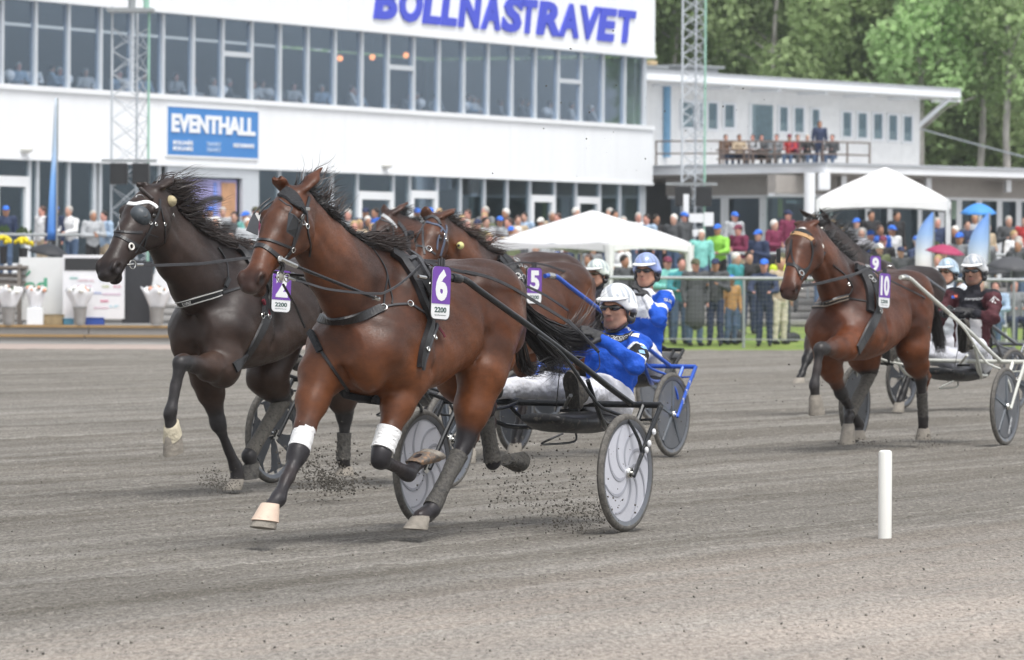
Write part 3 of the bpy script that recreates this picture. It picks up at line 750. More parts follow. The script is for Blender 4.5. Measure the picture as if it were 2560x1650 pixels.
# roof deck: railing, benches
RUST = mat('rusty_brown_rail', (.16, .12, .10), .8, var=.3)
dk = empty('deck_railing', (XY(1850, 196, 5.4)), 0, 'brown railing along the roof deck above the restaurant', 'railing')
rp = [(P(px, 400, Y).x, Y) for px, Y in ((1640, 196), (1704, 195.6), (1738, 195.3), (1808, 195), (1872, 195), (1936, 195), (2000, 195), (2057, 195), (2118, 196), (2174, 197))]
for i, (x, y) in enumerate(rp): MB().box((x, y, 5.9), (.07, .07, 1.1)).build('post', RUST, dk)
for z in (6.42, 5.95): MB().tube([(x, y - .05, z) for x, y in rp], .035, 6).build('rail', RUST, dk)
for i, (xa, xb, lb) in enumerate(((1788, 1868, 'brown picnic table on the roof deck, left one'), (1870, 1925, 'brown picnic table on the roof deck, right one'))):
    a = XY(xa, 196.2); b_ = XY(xb, 196.2); tb = empty('picnic_table', ((a.x + b_.x) / 2, 196.2, 5.33), 0, lb, 'table', 'picnic tables on the roof deck')
    MB().box(((a.x + b_.x) / 2, 196.2, 6.10), (b_.x - a.x, .7, .06)).build('tabletop', RUST, tb)
    for sx in (a.x + .15, b_.x - .15): MB().box((sx, 196.2, 5.7), (.08, .6, .76)).build('leg', RUST, tb)
    MB().box(((a.x + b_.x) / 2, 195.65, 5.75), (b_.x - a.x, .25, .05)).build('seat', RUST, tb)

# ---- lattice masts --------------------------------------------------------
MASTM = mat('mast_pale_grey', (.50, .54, .58), .6, var=.1)
def mast(pxl, pxr, Y, zbase, ztop, label, z_from=None, side=None):
    x0, x1 = XY(pxl, Y).x, XY(pxr, Y).x; wd = x1 - x0
    r = empty('lattice_mast', ((x0 + x1) / 2, Y, zbase), 0, label, 'mast', 'lattice masts in front of the buildings')
    leg = [(x0, Y), (x1, Y), ((x0 + x1) / 2 + wd * .12, Y + wd * .85)]
    GR = mat('mast_green', (.30, .52, .42), .6)
    for i, (x, y) in enumerate(leg): MB().tube([(x, y, zbase), (x, y, ztop)], .036, 6).build('leg', GR if i == 1 else MASTM, r)
    for a, b_ in ((0, 1), (1, 2), (2, 0)):
        mb = MB(); z = zbase; k = 0; st = wd * .62
        while z < ztop - st:
            p, q = (leg[a], leg[b_]) if k % 2 == 0 else (leg[b_], leg[a])
            mb.tube([(*p, z), (*q, z + st)], .013, 4); mb.tube([(*q, z), (*p, z + st)], .010, 4); z += st; k += 1
        mb.build('bracing', MASTM, r)
    return r, x0, x1, leg
r, x0, x1, leg = mast(277, 369, 140, 1.2, 8.6, 'grey lattice mast left of the blue wall sign, carrying two black loudspeakers')
MB().box(((x0 + x1) / 2, 140, 8.5), (1.25, .9, .10)).build('head_plate', GALV, r)
MB().tube([(x0 + .5, 140.4, 8.5), (x0 + .5, 140.4, 13)], .10, 8).build('upper_tube', GALV, r)
MB().tube([(x1 - .1, 140.3, 8.5), (x1 - .1, 140.3, 13)], .08, 8).build('upper_tube', mat('mast_green', (.18, .42, .30)), r)
def speakers(xc, Y, z, r):
    for dx in (-.52, .08):
        MB().box((xc + dx + .26, Y - .45, z), (.46, .45, .58), bev=.03).build('loudspeaker', BLACK, r)
    MB().box((xc, Y - .2, z + .36), (1.5, .12, .08)).build('bracket', GALV, r)
speakers((x0 + x1) / 2, 140, P(300, 435, 140).z, r)
r, x0, x1, leg = mast(1703, 1760, 150, 1.2, 16.5, 'tall grey lattice mast before the forest, carrying two black loudspeakers')
speakers((x0 + x1) / 2 - .05, 150, P(1725, 491, 150).z, r)

# ---- forest ---------------------------------------------------------------
def leaf_mat(name, c):
    m = bpy.data.materials.new(name); m.use_nodes = True; n = m.node_tree.nodes; l = m.node_tree.links; b = n['Principled BSDF']
    oi = n.new('ShaderNodeObjectInfo'); at = n.new('ShaderNodeAttribute'); at.attribute_name = 'Col'
    hv = n.new('ShaderNodeHueSaturation'); mx = n.new('ShaderNodeMix'); mx.data_type = 'RGBA'; mx.blend_type = 'MULTIPLY'; mx.inputs[0].default_value = 1; mx.inputs[6].default_value = (*c, 1)
    l.new(at.outputs['Color'], mx.inputs[7]); l.new(mx.outputs[2], hv.inputs['Color'])
    r = n.new('ShaderNodeMapRange'); r.inputs['To Min'].default_value = .488; r.inputs['To Max'].default_value = .512; l.new(oi.outputs['Random'], r.inputs[0]); l.new(r.outputs[0], hv.inputs['Hue'])
    r2 = n.new('ShaderNodeMapRange'); r2.inputs['To Min'].default_value = .75; r2.inputs['To Max'].default_value = 1.25; l.new(oi.outputs['Random'], r2.inputs[0]); l.new(r2.outputs[0], hv.inputs['Value'])
    l.new(hv.outputs[0], b.inputs['Base Color']); b.inputs['Roughness'].default_value = .7; b.inputs['Specular IOR Level'].default_value = .2
    tr = n.new('ShaderNodeBsdfTranslucent'); ms = n.new('ShaderNodeMixShader'); ms.inputs[0].default_value = .5; l.new(hv.outputs[0], tr.inputs[0])
    o = n['Material Output']; l.new(b.outputs[0], ms.inputs[1]); l.new(tr.outputs[0], ms.inputs[2]); l.new(ms.outputs[0], o.inputs[0]); return m
LEAF = leaf_mat('birch_leaves', (.37, .50, .25)); SPR = leaf_mat('spruce_needles', (.24, .34, .19))
BARK = mat('birch_bark', (.42, .40, .37), .8, var=.5, scale=3, stretch=(1, 1, .5)); BARK2 = mat('pine_bark', (.26, .15, .09), .85, var=.3, scale=3)
def crown_mesh(name, H, R, n, seed, conifer=False, low=.12, leaf=.24):
    r_ = np.random.default_rng(seed)
    nb = 34 if not conifer else 46
    if conifer:
        zc = np.linspace(low, 1.0, nb) * H; rad = R * (1 - (zc / H - low) / (1 - low)) ** .8 + .15
        th = r_.uniform(0, 6.28, nb); bc = np.stack([np.cos(th) * rad * .55, np.sin(th) * rad * .55, zc], 1); br = rad * .62
    else:
        zc = r_.uniform(low, .97, nb) * H; tt = (zc / H - low) / (1 - low); rad = R * np.sin(np.pi * np.clip(tt * .86 + .12, 0, 1)) ** .6
        th = r_.uniform(0, 6.28, nb); q = r_.uniform(.2, .9, nb); bc = np.stack([np.cos(th) * rad * q, np.sin(th) * rad * q, zc], 1); br = r_.uniform(.28, .5, nb) * R
    wts = br ** 2; which = r_.choice(nb, n, p=wts / wts.sum()); d = r_.normal(size=(n, 3)); d /= np.linalg.norm(d, axis=1)[:, None]
    rr = br[which] * r_.uniform(.55, 1.0, n) ** .6
    c = bc[which] + d * rr[:, None] * np.array([1, 1, .95 if not conifer else .35]); 
    if not conifer: c[:, 2] -= r_.exponential(.35, n)
    a = d + r_.normal(size=(n, 3)) * .6; a /= np.linalg.norm(a, axis=1)[:, None]
    u = np.cross(a, r_.normal(size=(n, 3))); u /= np.linalg.norm(u, axis=1)[:, None]; v = np.cross(a, u)
    L = (leaf * r_.uniform(.6, 1.4, n))[:, None]
    vs = np.stack([c - u * L, c - v * L * .7, c + u * L, c + v * L * .7], 1).reshape(-1, 3)
    fs = np.arange(4 * n).reshape(n, 4)
    me = mesh_from(name, vs, fs); shade = (.75 + .5 * r_.random(nb))[which] * r_.uniform(.8, 1.2, n)
    col = np.ones((n, 4, 4), np.float32); col[:, :, :3] = (shade[:, None, None] * np.array([1.0, 1.0, .95]))
    at = me.color_attributes.new('Col', 'FLOAT_COLOR', 'POINT'); at.data.foreach_set('color', col.ravel()); return me
def trunk_mesh(name, H, r0, seed, limbs=9):
    r_ = random.Random(seed); mb = MB(); pts = [Vector((r_.uniform(-.15, .15) * k, r_.uniform(-.15, .15) * k, H * .93 * k / 6)) for k in range(7)]
    mb.tube(pts, [r0 * (1 - .13 * k) for k in range(7)], 7)
    for i in range(limbs):
        z = H * r_.uniform(.25, .85); th = r_.uniform(0, 6.28); L = H * .13; b0 = Vector((0, 0, z)); mb.tube([b0, b0 + Vector((math.cos(th), math.sin(th), .7)) * L * .5, b0 + Vector((math.cos(th), math.sin(th), .5)) * L], [r0 * .35, r0 * .2, r0 * .06], 5)
    me = bpy.data.meshes.new(name); me.from_pydata([tuple(v) for v in mb.v], [], mb.f); me.update(); return me
cr = [crown_mesh('crown', 19 + k * 1.5, 3.3 + .3 * k, 17000, 40 + k, leaf=.17) for k in range(4)]; tk = [trunk_mesh('trunk', 19 + k * 1.5, .20, 50 + k) for k in range(4)]
cs_ = [crown_mesh('crown', 21 + 2 * k, 2.9, 8000, 60 + k, True, .08, .22) for k in range(2)]; ts_ = [trunk_mesh('trunk', 21 + 2 * k, .22, 70 + k, 3) for k in range(2)]
for me in cr: me.materials.append(LEAF)
for me in cs_: me.materials.append(SPR)
for me in tk: me.materials.append(BARK)
for me in ts_: me.materials.append(BARK2)
hi_crown = crown_mesh('crown', 20, 2.6, 5000, 88, low=.45, leaf=.16); hi_crown.materials.append(LEAF)
tr_ = random.Random(11); rows = []
for row, (Y, st, x0, x1) in enumerate(((243, 3.4, 0, 36), (254, 3.3, -4, 40), (266, 3.6, -6, 44), (280, 4.2, -8, 120))):
    x = x0
    while x < x1:
        rows.append((x + tr_.uniform(-1, 1), Y + tr_.uniform(-4, 4), row)); x += st * tr_.uniform(.8, 1.3)
rows += [(XY(2300, 236).x, 236, 0), (XY(2518, 235).x, 235, 0), (XY(2440, 238).x, 238, 0)]
rows.sort(key=lambda q: (q[2], q[0])); ordn = ['first', 'second', 'third', 'fourth', 'fifth', 'sixth', 'seventh', 'eighth', 'ninth', 'tenth', 'eleventh', 'twelfth', 'thirteenth', 'fourteenth', 'fifteenth', 'sixteenth', 'seventeenth', 'eighteenth', 'nineteenth', 'twentieth'] + ['%s' % (str(i) + ('st' if i % 10 == 1 else 'nd' if i % 10 == 2 else 'rd' if i % 10 == 3 else 'th')) for i in range(21, 120)]
cnt_ = {}
for x, y, row in rows:
    con = tr_.random() < (.12 if row < 2 else .2)
    if row == 0: con = False
    key = (row, con); cnt_[key] = cnt_.get(key, 0) + 1
    rn = ['foremost', 'second', 'third', 'rearmost'][row]
    o = empty('spruce_tree' if con else 'birch_tree', (x, y, -.05), tr_.uniform(0, 6.28), ('dark narrow spruce, %s from left in the %s forest row' if con else 'light green birch, %s from left in the %s forest row') % (ordn[cnt_[key] - 1], rn), 'tree', 'trees of the forest behind the buildings')
    k = tr_.randrange(2 if con else 4); sc_ = tr_.uniform(.85, 1.12) * (1.0 + .04 * row)
    for nm, me in (('crown', (cs_ if con else cr)[k]), ('trunk', (ts_ if con else tk)[k])):
        c = bpy.data.objects.new(nm, me); COL.objects.link(c); c.parent = o
    o.scale = (sc_, sc_, sc_)
    if y <= 238.01:
        o.children[0].data = hi_crown; sc_ = 1.1; o.scale = (sc_, sc_, sc_)
# ================================================================== HORSES
class Rig:
    """a team of horse and sulky: frame with x forward from the axle, y to the horse's left, z up"""
    def __init__(s, Cx, Cy, deg):
        s.C = Vector((Cx, Cy, 0)); a = math.radians(deg); s.s, s.c = math.sin(a), math.cos(a)
        s.f = Vector((-s.s, -s.c, 0)); s.l = Vector((s.c, -s.s, 0)); s.rz = math.atan2(s.f.y, s.f.x)
    def solve(s, px, py, yl):
        ax, ay = ang(px, py); x = (s.C.x + s.c * yl - ax * (s.C.y - s.s * yl)) / (s.s - ax * s.c)
        Y = s.C.y - s.c * x - s.s * yl; return Vector((x, yl, CAMZ - ay * Y))
    def w(s, p): return s.C + s.f * p[0] + s.l * p[1] + Vector((0, 0, p[2]))
    def loc(s, q): d = Vector(q) - s.C; return Vector((d.dot(s.f), d.dot(s.l), d.z))
def Z(ox, oy, sc_): return lambda *pts: [(ox + p[0] / sc_, oy + p[1] / sc_, *p[2:]) for p in pts]
z1 = Z(200, 400, 2.567); z2 = Z(560, 400, 2.567); z3 = Z(560, 850, 2.8); z4 = Z(1160, 620, 3.08); z5 = Z(860, 480, 4.78); z6 = Z(360, 800, 3.08); z8 = Z(1900, 500, 2.37); zq = Z(500, 450, 3.187); z7 = Z(1900, 400, 3.08)

def coat(name, var=.24):
    m = mat(name, (1, 1, 1), .50, attr='Col', var=var, scale=24, bump=.08, bscale=90, stretch=(1, 1, 1.6), spec=.32)
    n = m.node_tree.nodes; l = m.node_tree.links; b = n['Principled BSDF']   # fine hair grain and a few veins of lighter hair
    nz = n.new('ShaderNodeTexNoise'); nz.inputs['Scale'].default_value = 160; nz.inputs['Detail'].default_value = 3
    tc = n.new('ShaderNodeTexCoord'); mp = n.new('ShaderNodeMapping'); mp.inputs['Scale'].default_value = (.35, 1, .6); l.new(tc.outputs['Object'], mp.inputs[0]); l.new(mp.outputs[0], nz.inputs['Vector'])
    mr = n.new('ShaderNodeMapRange'); mr.inputs['From Min'].default_value = .3; mr.inputs['From Max'].default_value = .7; mr.inputs['To Min'].default_value = .32; mr.inputs['To Max'].default_value = .55
    l.new(nz.outputs[0], mr.inputs[0]); l.new(mr.outputs[0], b.inputs['Roughness']); return m
COAT = coat('horse_coat')
LEATH = mat('black_leather', (.018, .018, .020), .38, var=.25, scale=20, bump=.1, bscale=150)
LEATHG = mat('worn_strap', (.045, .045, .05), .5, var=.3, scale=15)
STEEL = mat('polished_steel', (.62, .62, .60), .22, 1.0, var=.1)
HOOFM = mat('hoof_horn', (.20, .18, .155), .6, var=.45, scale=14, bump=.3, dirt=((.30, .27, .23), .7, 30))
HOOFD = mat('dusty_hoof', (.26, .235, .20), .8, var=.35, scale=14, bump=.4)
HAIRB = mat('black_hair', (.014, .012, .012), .42, var=.4, scale=20)
HAIRD = mat('dark_brown_hair', (.030, .020, .017), .42, var=.5, scale=20)
BAND = mat('white_bandage', (.80, .80, .80), .8, var=.06, scale=30, bump=.4, bscale=120, dirt=((.45, .42, .38), .15, 30))
BOOTM = mat('muddy_boot', (.042, .040, .038), .75, var=.35, scale=12, bump=.5, bscale=50, dirt=((.080, .075, .067), .8, 45))

def leg_rad(kind, s):
    s = s * 1.10
    if kind == 'F': return dict(up=.098 * s, mid=.074 * s, ab=.050 * s, jt=.057 * s, be=.041 * s, ca=.0335 * s, fe=.043 * s, pa=.034 * s, co=.043 * s)
    return dict(up=.155 * s, mid=.090 * s, ab=.056 * s, jt=.060 * s, be=.044 * s, ca=.038 * s, fe=.045 * s, pa=.036 * s, co=.044 * s)

def horse(rig, sp, root):
    h = sp.get('h', .014); S = rig.solve
    W = S(*sp['withers'], 0); Cr = S(*sp['croup'], 0); xw = W.x; kz = sp.get('scale', 1.63 / 1.63); kx = (xw - Cr.x) / .88 * sp.get('kx', 1.0)
    dz = W.z - 1.63 * kz
    L = lambda p: np.array((p[0] - xw, p[1], p[2]))          # rig -> horse-local
    T = lambda x, y, z: np.array((x * (kx if x < 0 else kz), y * kz, z * kz + dz))
    poll = L(S(*sp['poll'])); muz = L(S(*sp['muzzle']))
    sk = Skin((-1.45 * max(kx, 1), -.50, -.05), (max(muz[0], poll[0]) + .22, .50, poll[2] + .28), h)
    # trunk
    st = [(.51, 1.24, 1.00, .13, .1), (.43, 1.36, .90, .215, .1), (.25, 1.52, .83, .262, .28), (.0, 1.625, .81, .28, .46), (-.3, 1.545, .85, .275, .30), (-.6, 1.545, .95, .27, .20), (-.85, 1.60, 1.06, .272, .18), (-1.05, 1.555, 1.08, .25, .2), (-1.22, 1.42, 1.16, .15, .1)]
    st = [(x * (kx if x < 0 else kz), a * kz + dz, b * kz + dz, w_ * kz, t) for x, a, b, w_, t in st]
    sk.sweep((0, 0, 0), (1, 0, 0), (0, 0, 1), st, .05, 2.25)
    for sd in (-1, 1):
        sk.cap(T(-.02, .115 * sd, 1.44), T(.34, .175 * sd, 1.10), .135 * kz, .128 * kz, .07)                 # shoulder blade
        sk.ell(T(.41, .125 * sd, 1.03), (.115 * kz, .115 * kz, .18 * kz), .05)                                 # breast muscle
        sk.ell(T(.12, .20 * sd, 1.13), (.17 * kz, .09 * kz, .21 * kz), .045)                                   # triceps
        sk.cap(T(-.92, .125 * sd, 1.40), T(-.80, .17 * sd, 1.12), .186 * kz, .148 * kz, .06)                  # thigh
        sk.cap(T(-1.08, .115 * sd, 1.38), T(-1.10, .125 * sd, 1.14), .145 * kz, .115 * kz, .06)                # buttock
        sk.ell(T(-.72, .19 * sd, 1.44), (.09, .07, .07), .09)                                                  # point of hip
    sk.cap(T(.04, 0, 1.56), T(-.18, 0, 1.56), .075 * kz, .06 * kz, .08)
    # neck and head
    u = muz - poll; HL = np.linalg.norm(u); u = u / HL; hs_ = HL / .60; hw_ = sp.get('head_w', 1.0)
    lat = np.array(sp.get('head_side', (0, 1, 0)), float); lat -= u * (lat @ u); lat /= np.linalg.norm(lat); n_ = np.cross(lat, u)
    if n_[2] < 0: n_ = -n_
    n_ = n_ if n_[0] * 1 + n_[2] > 0 else -n_
    H = lambda a, b, c=0.0: poll + (u * a + n_ * b + lat * c) * hs_
    thr = H(.05, -.10)
    nb0 = T(.14, 0, 1.27); nbk = sp.get('neck', 1.0)
    nm1 = nb0 * .66 + thr * .34 + np.array((.0, 0, .012)); nm2 = nb0 * .32 + thr * .68 + np.array((0, 0, .02))
    if 'neckpx' in sp:
        np_ = sp['neckpx']; sk.chain([L(S(a, b, 0)) for a, b, r_ in np_] + [thr], [r_ for a, b, r_ in np_] + [.125 * hs_], .06, sy=(0, 1, 0), sv=.60)
    else: sk.chain([nb0, nm1, nm2, thr], [.270 * kz, .212 * kz * nbk, .166 * kz * nbk, .128 * hs_], .06, sy=(0, 1, 0), sv=.58)
    cr0, cr1 = T(.02, 0, 1.56), H(-.04, -.045)
    if 'crest' in sp: sk.chain([L(S(a, b, 0)) for a, b in sp['crest']], [.070, .055, .046, .044], .06)
    else: sk.chain([cr0, cr0 * .5 + cr1 * .5 + np.array((0, 0, -.02)), cr1], [.070, .050, .043], .06)               # crest
    hst = [(-.02, .02, -.115, .062, 0), (.05, .050, -.165, .088, .05), (.13, .074, -.200, .110, .08), (.20, .076, -.200, .108, .12), (.28, .068, -.155, .086, .16), (.36, .058, -.105, .067, .12), (.44, .050, -.078, .058, .05), (.51, .048, -.070, .061, .0), (.565, .036, -.064, .058, 0), (.605, .010, -.042, .042, 0)]
    sk.sweep(poll, u, n_, [(a * hs_, b * hs_ * hw_, c * hs_ * hw_, d * hs_ * hw_, e) for a, b, c, d, e in hst], .03, 2.15)
    for sd in (-1, 1):
        sk.ell(H(.165, .022, .088 * sd), (.034 * hs_, .024 * hs_, .026 * hs_), .025, R=(u, lat, n_))           # brow bone
        sk.ell(H(.175, -.100, .055 * sd), (.085 * hs_, .034 * hs_, .082 * hs_), .03, R=(u, lat, n_))           # cheek
        sk.cap(H(.19, -.012, .094 * sd), H(.335, -.018, .060 * sd), .012, .007, .02)                           # facial crest
        sk.ell(H(.185, .002, .102 * sd), (.022, .018, .017), .012, R=(u, lat, n_), op='cut')                   # eye socket
        sk.ell(H(.186, .002, .088 * sd), (.021, .018, .019), .006, R=(u, lat, n_))
        sk.ell(H(.548, .012, .050 * sd), (.042 * hs_, .020 * hs_, .034 * hs_), .014, R=(u, lat, n_))           # nostril wing
        sk.ell(H(.556, .010, .066 * sd), (.030 * hs_, .020 * hs_, .017 * hs_), .007, R=(u, n_ * 0 + lat, n_), op='cut')
        sk.crease([H(.44, -.046, .060 * sd), H(.52, -.040, .062 * sd), H(.60, -.036, .03 * sd), H(.62, -.034, 0)], .020, .009)    # mouth
        sk.crease([H(.07, -.02, .10 * sd), H(.10, -.15, .085 * sd)], .008, .015)
    sk.ell(H(.595, -.004), (.030 * hs_, .040 * hs_, .030 * hs_), .02, R=(u, lat, n_))
    sk.ell(H(.545, -.076), (.036 * hs_, .036 * hs_, .026 * hs_), .012, R=(u, lat, n_))                         # chin
    for i, sd in enumerate((1, -1)):                                                                            # ears: near, far
        tip = L(S(*sp['ears'][i])); tip = tip + (tip - H(-.005, .015, .052 * sd)) * .24; b0 = H(-.005, .015, .052 * sd); md = b0 * .55 + tip * .45; d = tip - b0; d /= np.linalg.norm(d)
        sd_ = np.cross(d, lat); sd_ /= np.linalg.norm(sd_)
        sk.chain([b0, md, tip], [.036, .044, .010], .018, sy=sd_, sv=.5)
        sk.ell(md + n_ * .036, (.022, .014, .045), .012, R=(lat, sd_, d), op='cut')
    # legs
    hoofs = {}; legs = {}
    for key, lg in sp['legs'].items():
        k = key[1]; r = leg_rad(k, kz); sg_ = 1 if key[0] == 'L' else -1
        pts = [L(S(*p)) for p in lg['pts']]                      # [elbow/stifle, knee/hock, fetlock, coronet]
        a, b, c, d = pts; fwd = np.array((1.0, 0, 0)); legs[key] = pts
        if k == 'F':
            mid = a * .55 + b * .45; ax_ = (b - a) / np.linalg.norm(b - a)
            sk.cap(T(.30, .150 * sg_, 1.08), a, .125 * kz, r['up'] * 1.10, .06)
            sk.chain([a, a * .68 + b * .32, a * .34 + b * .66, b * .88 + a * .12], [r['up'] * 1.05, r['mid'] * 1.12, r['ab'] * 1.02, r['ab'] * .92], .035)
            sk.ell(a + np.array((-.05, .0, .02)), (.05, .045, .06), .05)                                        # point of elbow
            sk.cap(b * .94 + a * .06, b * .97 + c * .03, r['jt'] * .98, r['jt'] * .92, .02)
            cd = (c - b) / np.linalg.norm(c - b)
            sk.chain([b, b * .78 + c * .22, c * .85 + b * .15, c], [r['be'] * 1.06, r['ca'], r['ca'], r['fe'] * .86], .016)
            back = np.cross(np.array((0, 1.0, 0)), cd); back = back if back[0] < 0 or abs(back[0]) < .1 else -back
            sk.cap(b * .75 + c * .25 + back * .016, c * .9 + b * .1 + back * .018, .013, .015, .010)            # tendons
        else:
            mid = a * .5 + b * .5
            sk.cap(T(-.94, .155 * sg_, 1.24), a, .160 * kz, r['up'] * .84, .05)
            sk.chain([a, mid, b * .86 + a * .14], [r['up'] * .80, r['mid'] * 1.06, r['ab']], .035)
            pt = L(S(*lg['point'])) if 'point' in lg else b + np.array((-.06, 0, .05))
            sk.chain([mid * .55 + a * .45 + np.array((-.06, 0, 0)), pt], [.055, .020], .03)                     # achilles line
            sk.cap(pt, b, .026, .040, .025)
            sk.cap(b * .96 + a * .04, b * .96 + c * .04, r['jt'] * .84, r['jt'] * .80, .025)
            sk.chain([b, b * .75 + c * .25, c * .85 + b * .15, c], [r['be'], r['ca'] * .95, r['ca'] * .9, r['fe'] * .86], .018)
            cd = (c - b) / np.linalg.norm(c - b); back = np.cross(np.array((0, 1.0, 0)), cd); back = back if back[0] < 0 or abs(back[0]) < .1 else -back
            sk.cap(pt, c * .9 + b * .1 + back * .016, .018, .014, .012)
        sk.cap(c - cd * .012, c + cd * .01, r['fe'], r['fe'] * .96, .014)                                        # fetlock
        sk.cap(c, d, r['pa'], r['co'] * .92, .012)
        hoofs[key] = (d, L(S(*lg['toe'])), L(S(*lg['heel'])))
    # muscle grooves
    for sd in (-1, 1):
        sk.crease([T(.42, .10 * sd, 1.34), T(.30, .215 * sd, 1.24), T(.16, .25 * sd, 1.10)], .012, .028)
        sk.crease([T(-.02, .26 * sd, 1.36), T(-.05, .29 * sd, 1.12), T(.0, .27 * sd, .98)], .018, .032)
        sk.crease([T(.43, .035 * sd, 1.24), T(.30, .17 * sd, 1.00)], .014, .022)
        sk.crease([T(-.60, .28 * sd, 1.34), T(-.64, .27 * sd, 1.16), T(-.62, .20 * sd, 1.02)], .018, .032)
        sk.crease([T(-1.00, .26 * sd, 1.42), T(-1.03, .25 * sd, 1.22), T(-.98, .22 * sd, 1.06)], .008, .024)
        sk.crease([T(-.86, .27 * sd, 1.40), T(-.80, .26 * sd, 1.20)], .006, .03)
        for q in range(7):                                                                                       # hint of ribs
            sk.crease([T(-.18 - .055 * q, .30 * sd, 1.22), T(-.22 - .055 * q, .29 * sd, 1.02)], .0012, .012)
    sk.crease([T(.52, 0, 1.20), T(.47, 0, .95)], .030, .024)
    ang_ = [H(.10, -.20, .0), T(.40, .03, 1.25)]
    for sd in (-1, 1):
        a0 = H(.08, -.15, .055 * sd); b0 = T(.42, .075 * sd, 1.27); sk.crease([a0, b0], .016, .024)              # jugular furrow
        v0 = H(.26, -.05, .072 * sd); sk.crease([v0, H(.33, -.075, .058 * sd), H(.40, -.05, .052 * sd)], -.004, .005)
    sk.wrinkle(.0016, 22, sp.get('seed', 1)); sk.wrinkle(.0034, 9, sp.get('seed', 1) + 3, (1, 1, 1.3))
    for sd in (1, -1):                                                                                            # veins
        sk.crease([T(-.15, .27 * sd, .97), T(-.35, .28 * sd, .99), T(-.55, .27 * sd, 1.03)], -.0045, .007)
        sk.crease([T(.36, .22 * sd, 1.15), T(.26, .23 * sd, 1.02), T(.22, .20 * sd, .90)], -.004, .007)
    V, Q = sk.mesh(2)
    # coat colours belong to the hair: dark points, pale muzzle dust
    base, top, dark, und = [np.array(c) for c in sp['coat']]
    z = V[:, 2]; col = np.tile(base, (len(V), 1)); lerp = lambda c, q, t: c * (1 - t[:, None]) + q * t[:, None]
    zr = (z - dz) / kz; sst = lambda x, a, b: np.clip((x - a) / (b - a), 0, 1) ** 2 * (3 - 2 * np.clip((x - a) / (b - a), 0, 1))
    col = lerp(col, top, sst(zr + .06 * vnoise(V[:, 0] * 5, V[:, 1] * 5 + z * 3, 3), 1.18, 1.55) * (V[:, 0] < .5) * .85)
    col = lerp(col, und, sst(.16 * vnoise(V[:, 0] * 4, z * 4 + V[:, 1] * 2, 9) + .5, .46, .66) * .55)
    soot = sst(vnoise(V[:, 0] * 3.1 + 7, z * 3.3 + V[:, 1] * 2.2, 21) + .5 * vnoise(V[:, 0] * 8, z * 8 + V[:, 1] * 5, 22) + .35 * (V[:, 0] > -.1) - .10, .0, .75); col = lerp(col, top, soot * .55)
    lo_ = sst(-zr + .10 * vnoise(V[:, 0] * 5, V[:, 1] * 6, 23), -1.16, -.92); col = lerp(col, und, lo_ * .55)
    hd = (V - poll) @ u / hs_; hl = ((V - poll) @ n_) / hs_; near = (np.abs((V - poll) @ lat) < .16) & (hd > -.08) & (hl > -.24) & (hl < .15)
    t = sst(hd + .03 * vnoise(V[:, 0] * 14, z * 14, 5), .44, .60) * near; col = lerp(col, dark, t * .72)
    t = sst(hd, .57, .61) * near * sst(-hl, -.02, .03); col = lerp(col, np.array((.16, .14, .13)), t * .5)
    for sd in (1, -1):
        ev = V - H(.556, .006, .056 * sd); t = np.exp(-(ev ** 2).sum(1) / .022 ** 2); col = lerp(col, np.array((.012, .008, .008)), np.clip(t * 1.3, 0, .95))
    ev = V - H(.185, .0, .09); t = np.exp(-(ev ** 2).sum(1) / .045 ** 2); col = lerp(col, dark, t * .8)
    ev = V - H(.185, .0, -.09); t = np.exp(-(ev ** 2).sum(1) / .045 ** 2); col = lerp(col, dark, t * .8)
    cdist = np.abs(V[:, 1]); nk0, nk1 = T(0, 0, 1.62), H(-.03, -.01)
    ab = nk1 - nk0; tt = np.clip(((V - nk0) @ ab) / (ab @ ab), 0, 1); dd = np.linalg.norm(V - nk0 - tt[:, None] * ab, axis=1)
    col = lerp(col, dark, np.exp(-(dd / .085) ** 2) * .8)
    for key, (a, b, c, d) in legs.items():
        A_ = a * (.62 if key[1] == 'F' else .42) + b * (.38 if key[1] == 'F' else .58)
        for p, q, f0 in ((A_, b, 1), (b, c, 1), (c, d, 1)):
            ab = q - p; tt = np.clip(((V - p) @ ab) / (ab @ ab), 0, 1); dd = np.linalg.norm(V - p - tt[:, None] * ab, axis=1)
            wgt = (sst(-dd, -.13, -.075)) * (sst(tt + .08 * vnoise(V[:, 0] * 12, z * 12, 2), .05, .95) if p is A_ else 1.0) * (z < min(a[2] + (.10 if key[1] == 'F' and abs(a[2] - b[2]) < .22 else -.04), 1.0))
            dn = .75 + .25 * vnoise(V[:, 0] * 30, z * 30, 6)
            col = lerp(col, sp.get('leg_col', dark) * dn[:, None] if False else np.array(sp.get('leg_col', dark)), np.clip(wgt, 0, 1) * .95)
    for c_, rad, cl, amt in sp.get('marks', []):                                                                 # star, sweat
        q = L(S(*c_)) if len(c_) == 3 and c_[0] > 5 else H(*c_)
        dd = np.linalg.norm((V - q) / np.array(rad), axis=1); t = sst(-dd - .25 * vnoise(V[:, 0] * 40, z * 40, 8), -1.15, -.8); col = lerp(col, np.array(cl), t * amt)
    col *= (1 + .10 * vnoise(V[:, 0] * 18, z * 18 + V[:, 1] * 9, 12))[:, None]
    root.matrix_basis = Matrix.Translation(rig.C + rig.f * xw) @ Matrix.Rotation(rig.rz, 4, 'Z')
    M = np.array(root.matrix_basis); Vw = V @ M[:3, :3].T + M[:3, 3]
    body = npobj('body', Vw, Q, COAT, root, True, np.clip(col, .003, 1))
    bvh = BVHTree.FromPolygons([tuple(p) for p in Vw], [tuple(q) for q in Q])
    toW = lambda p: Vector(M[:3, :3] @ np.array(p, float) + M[:3, 3])
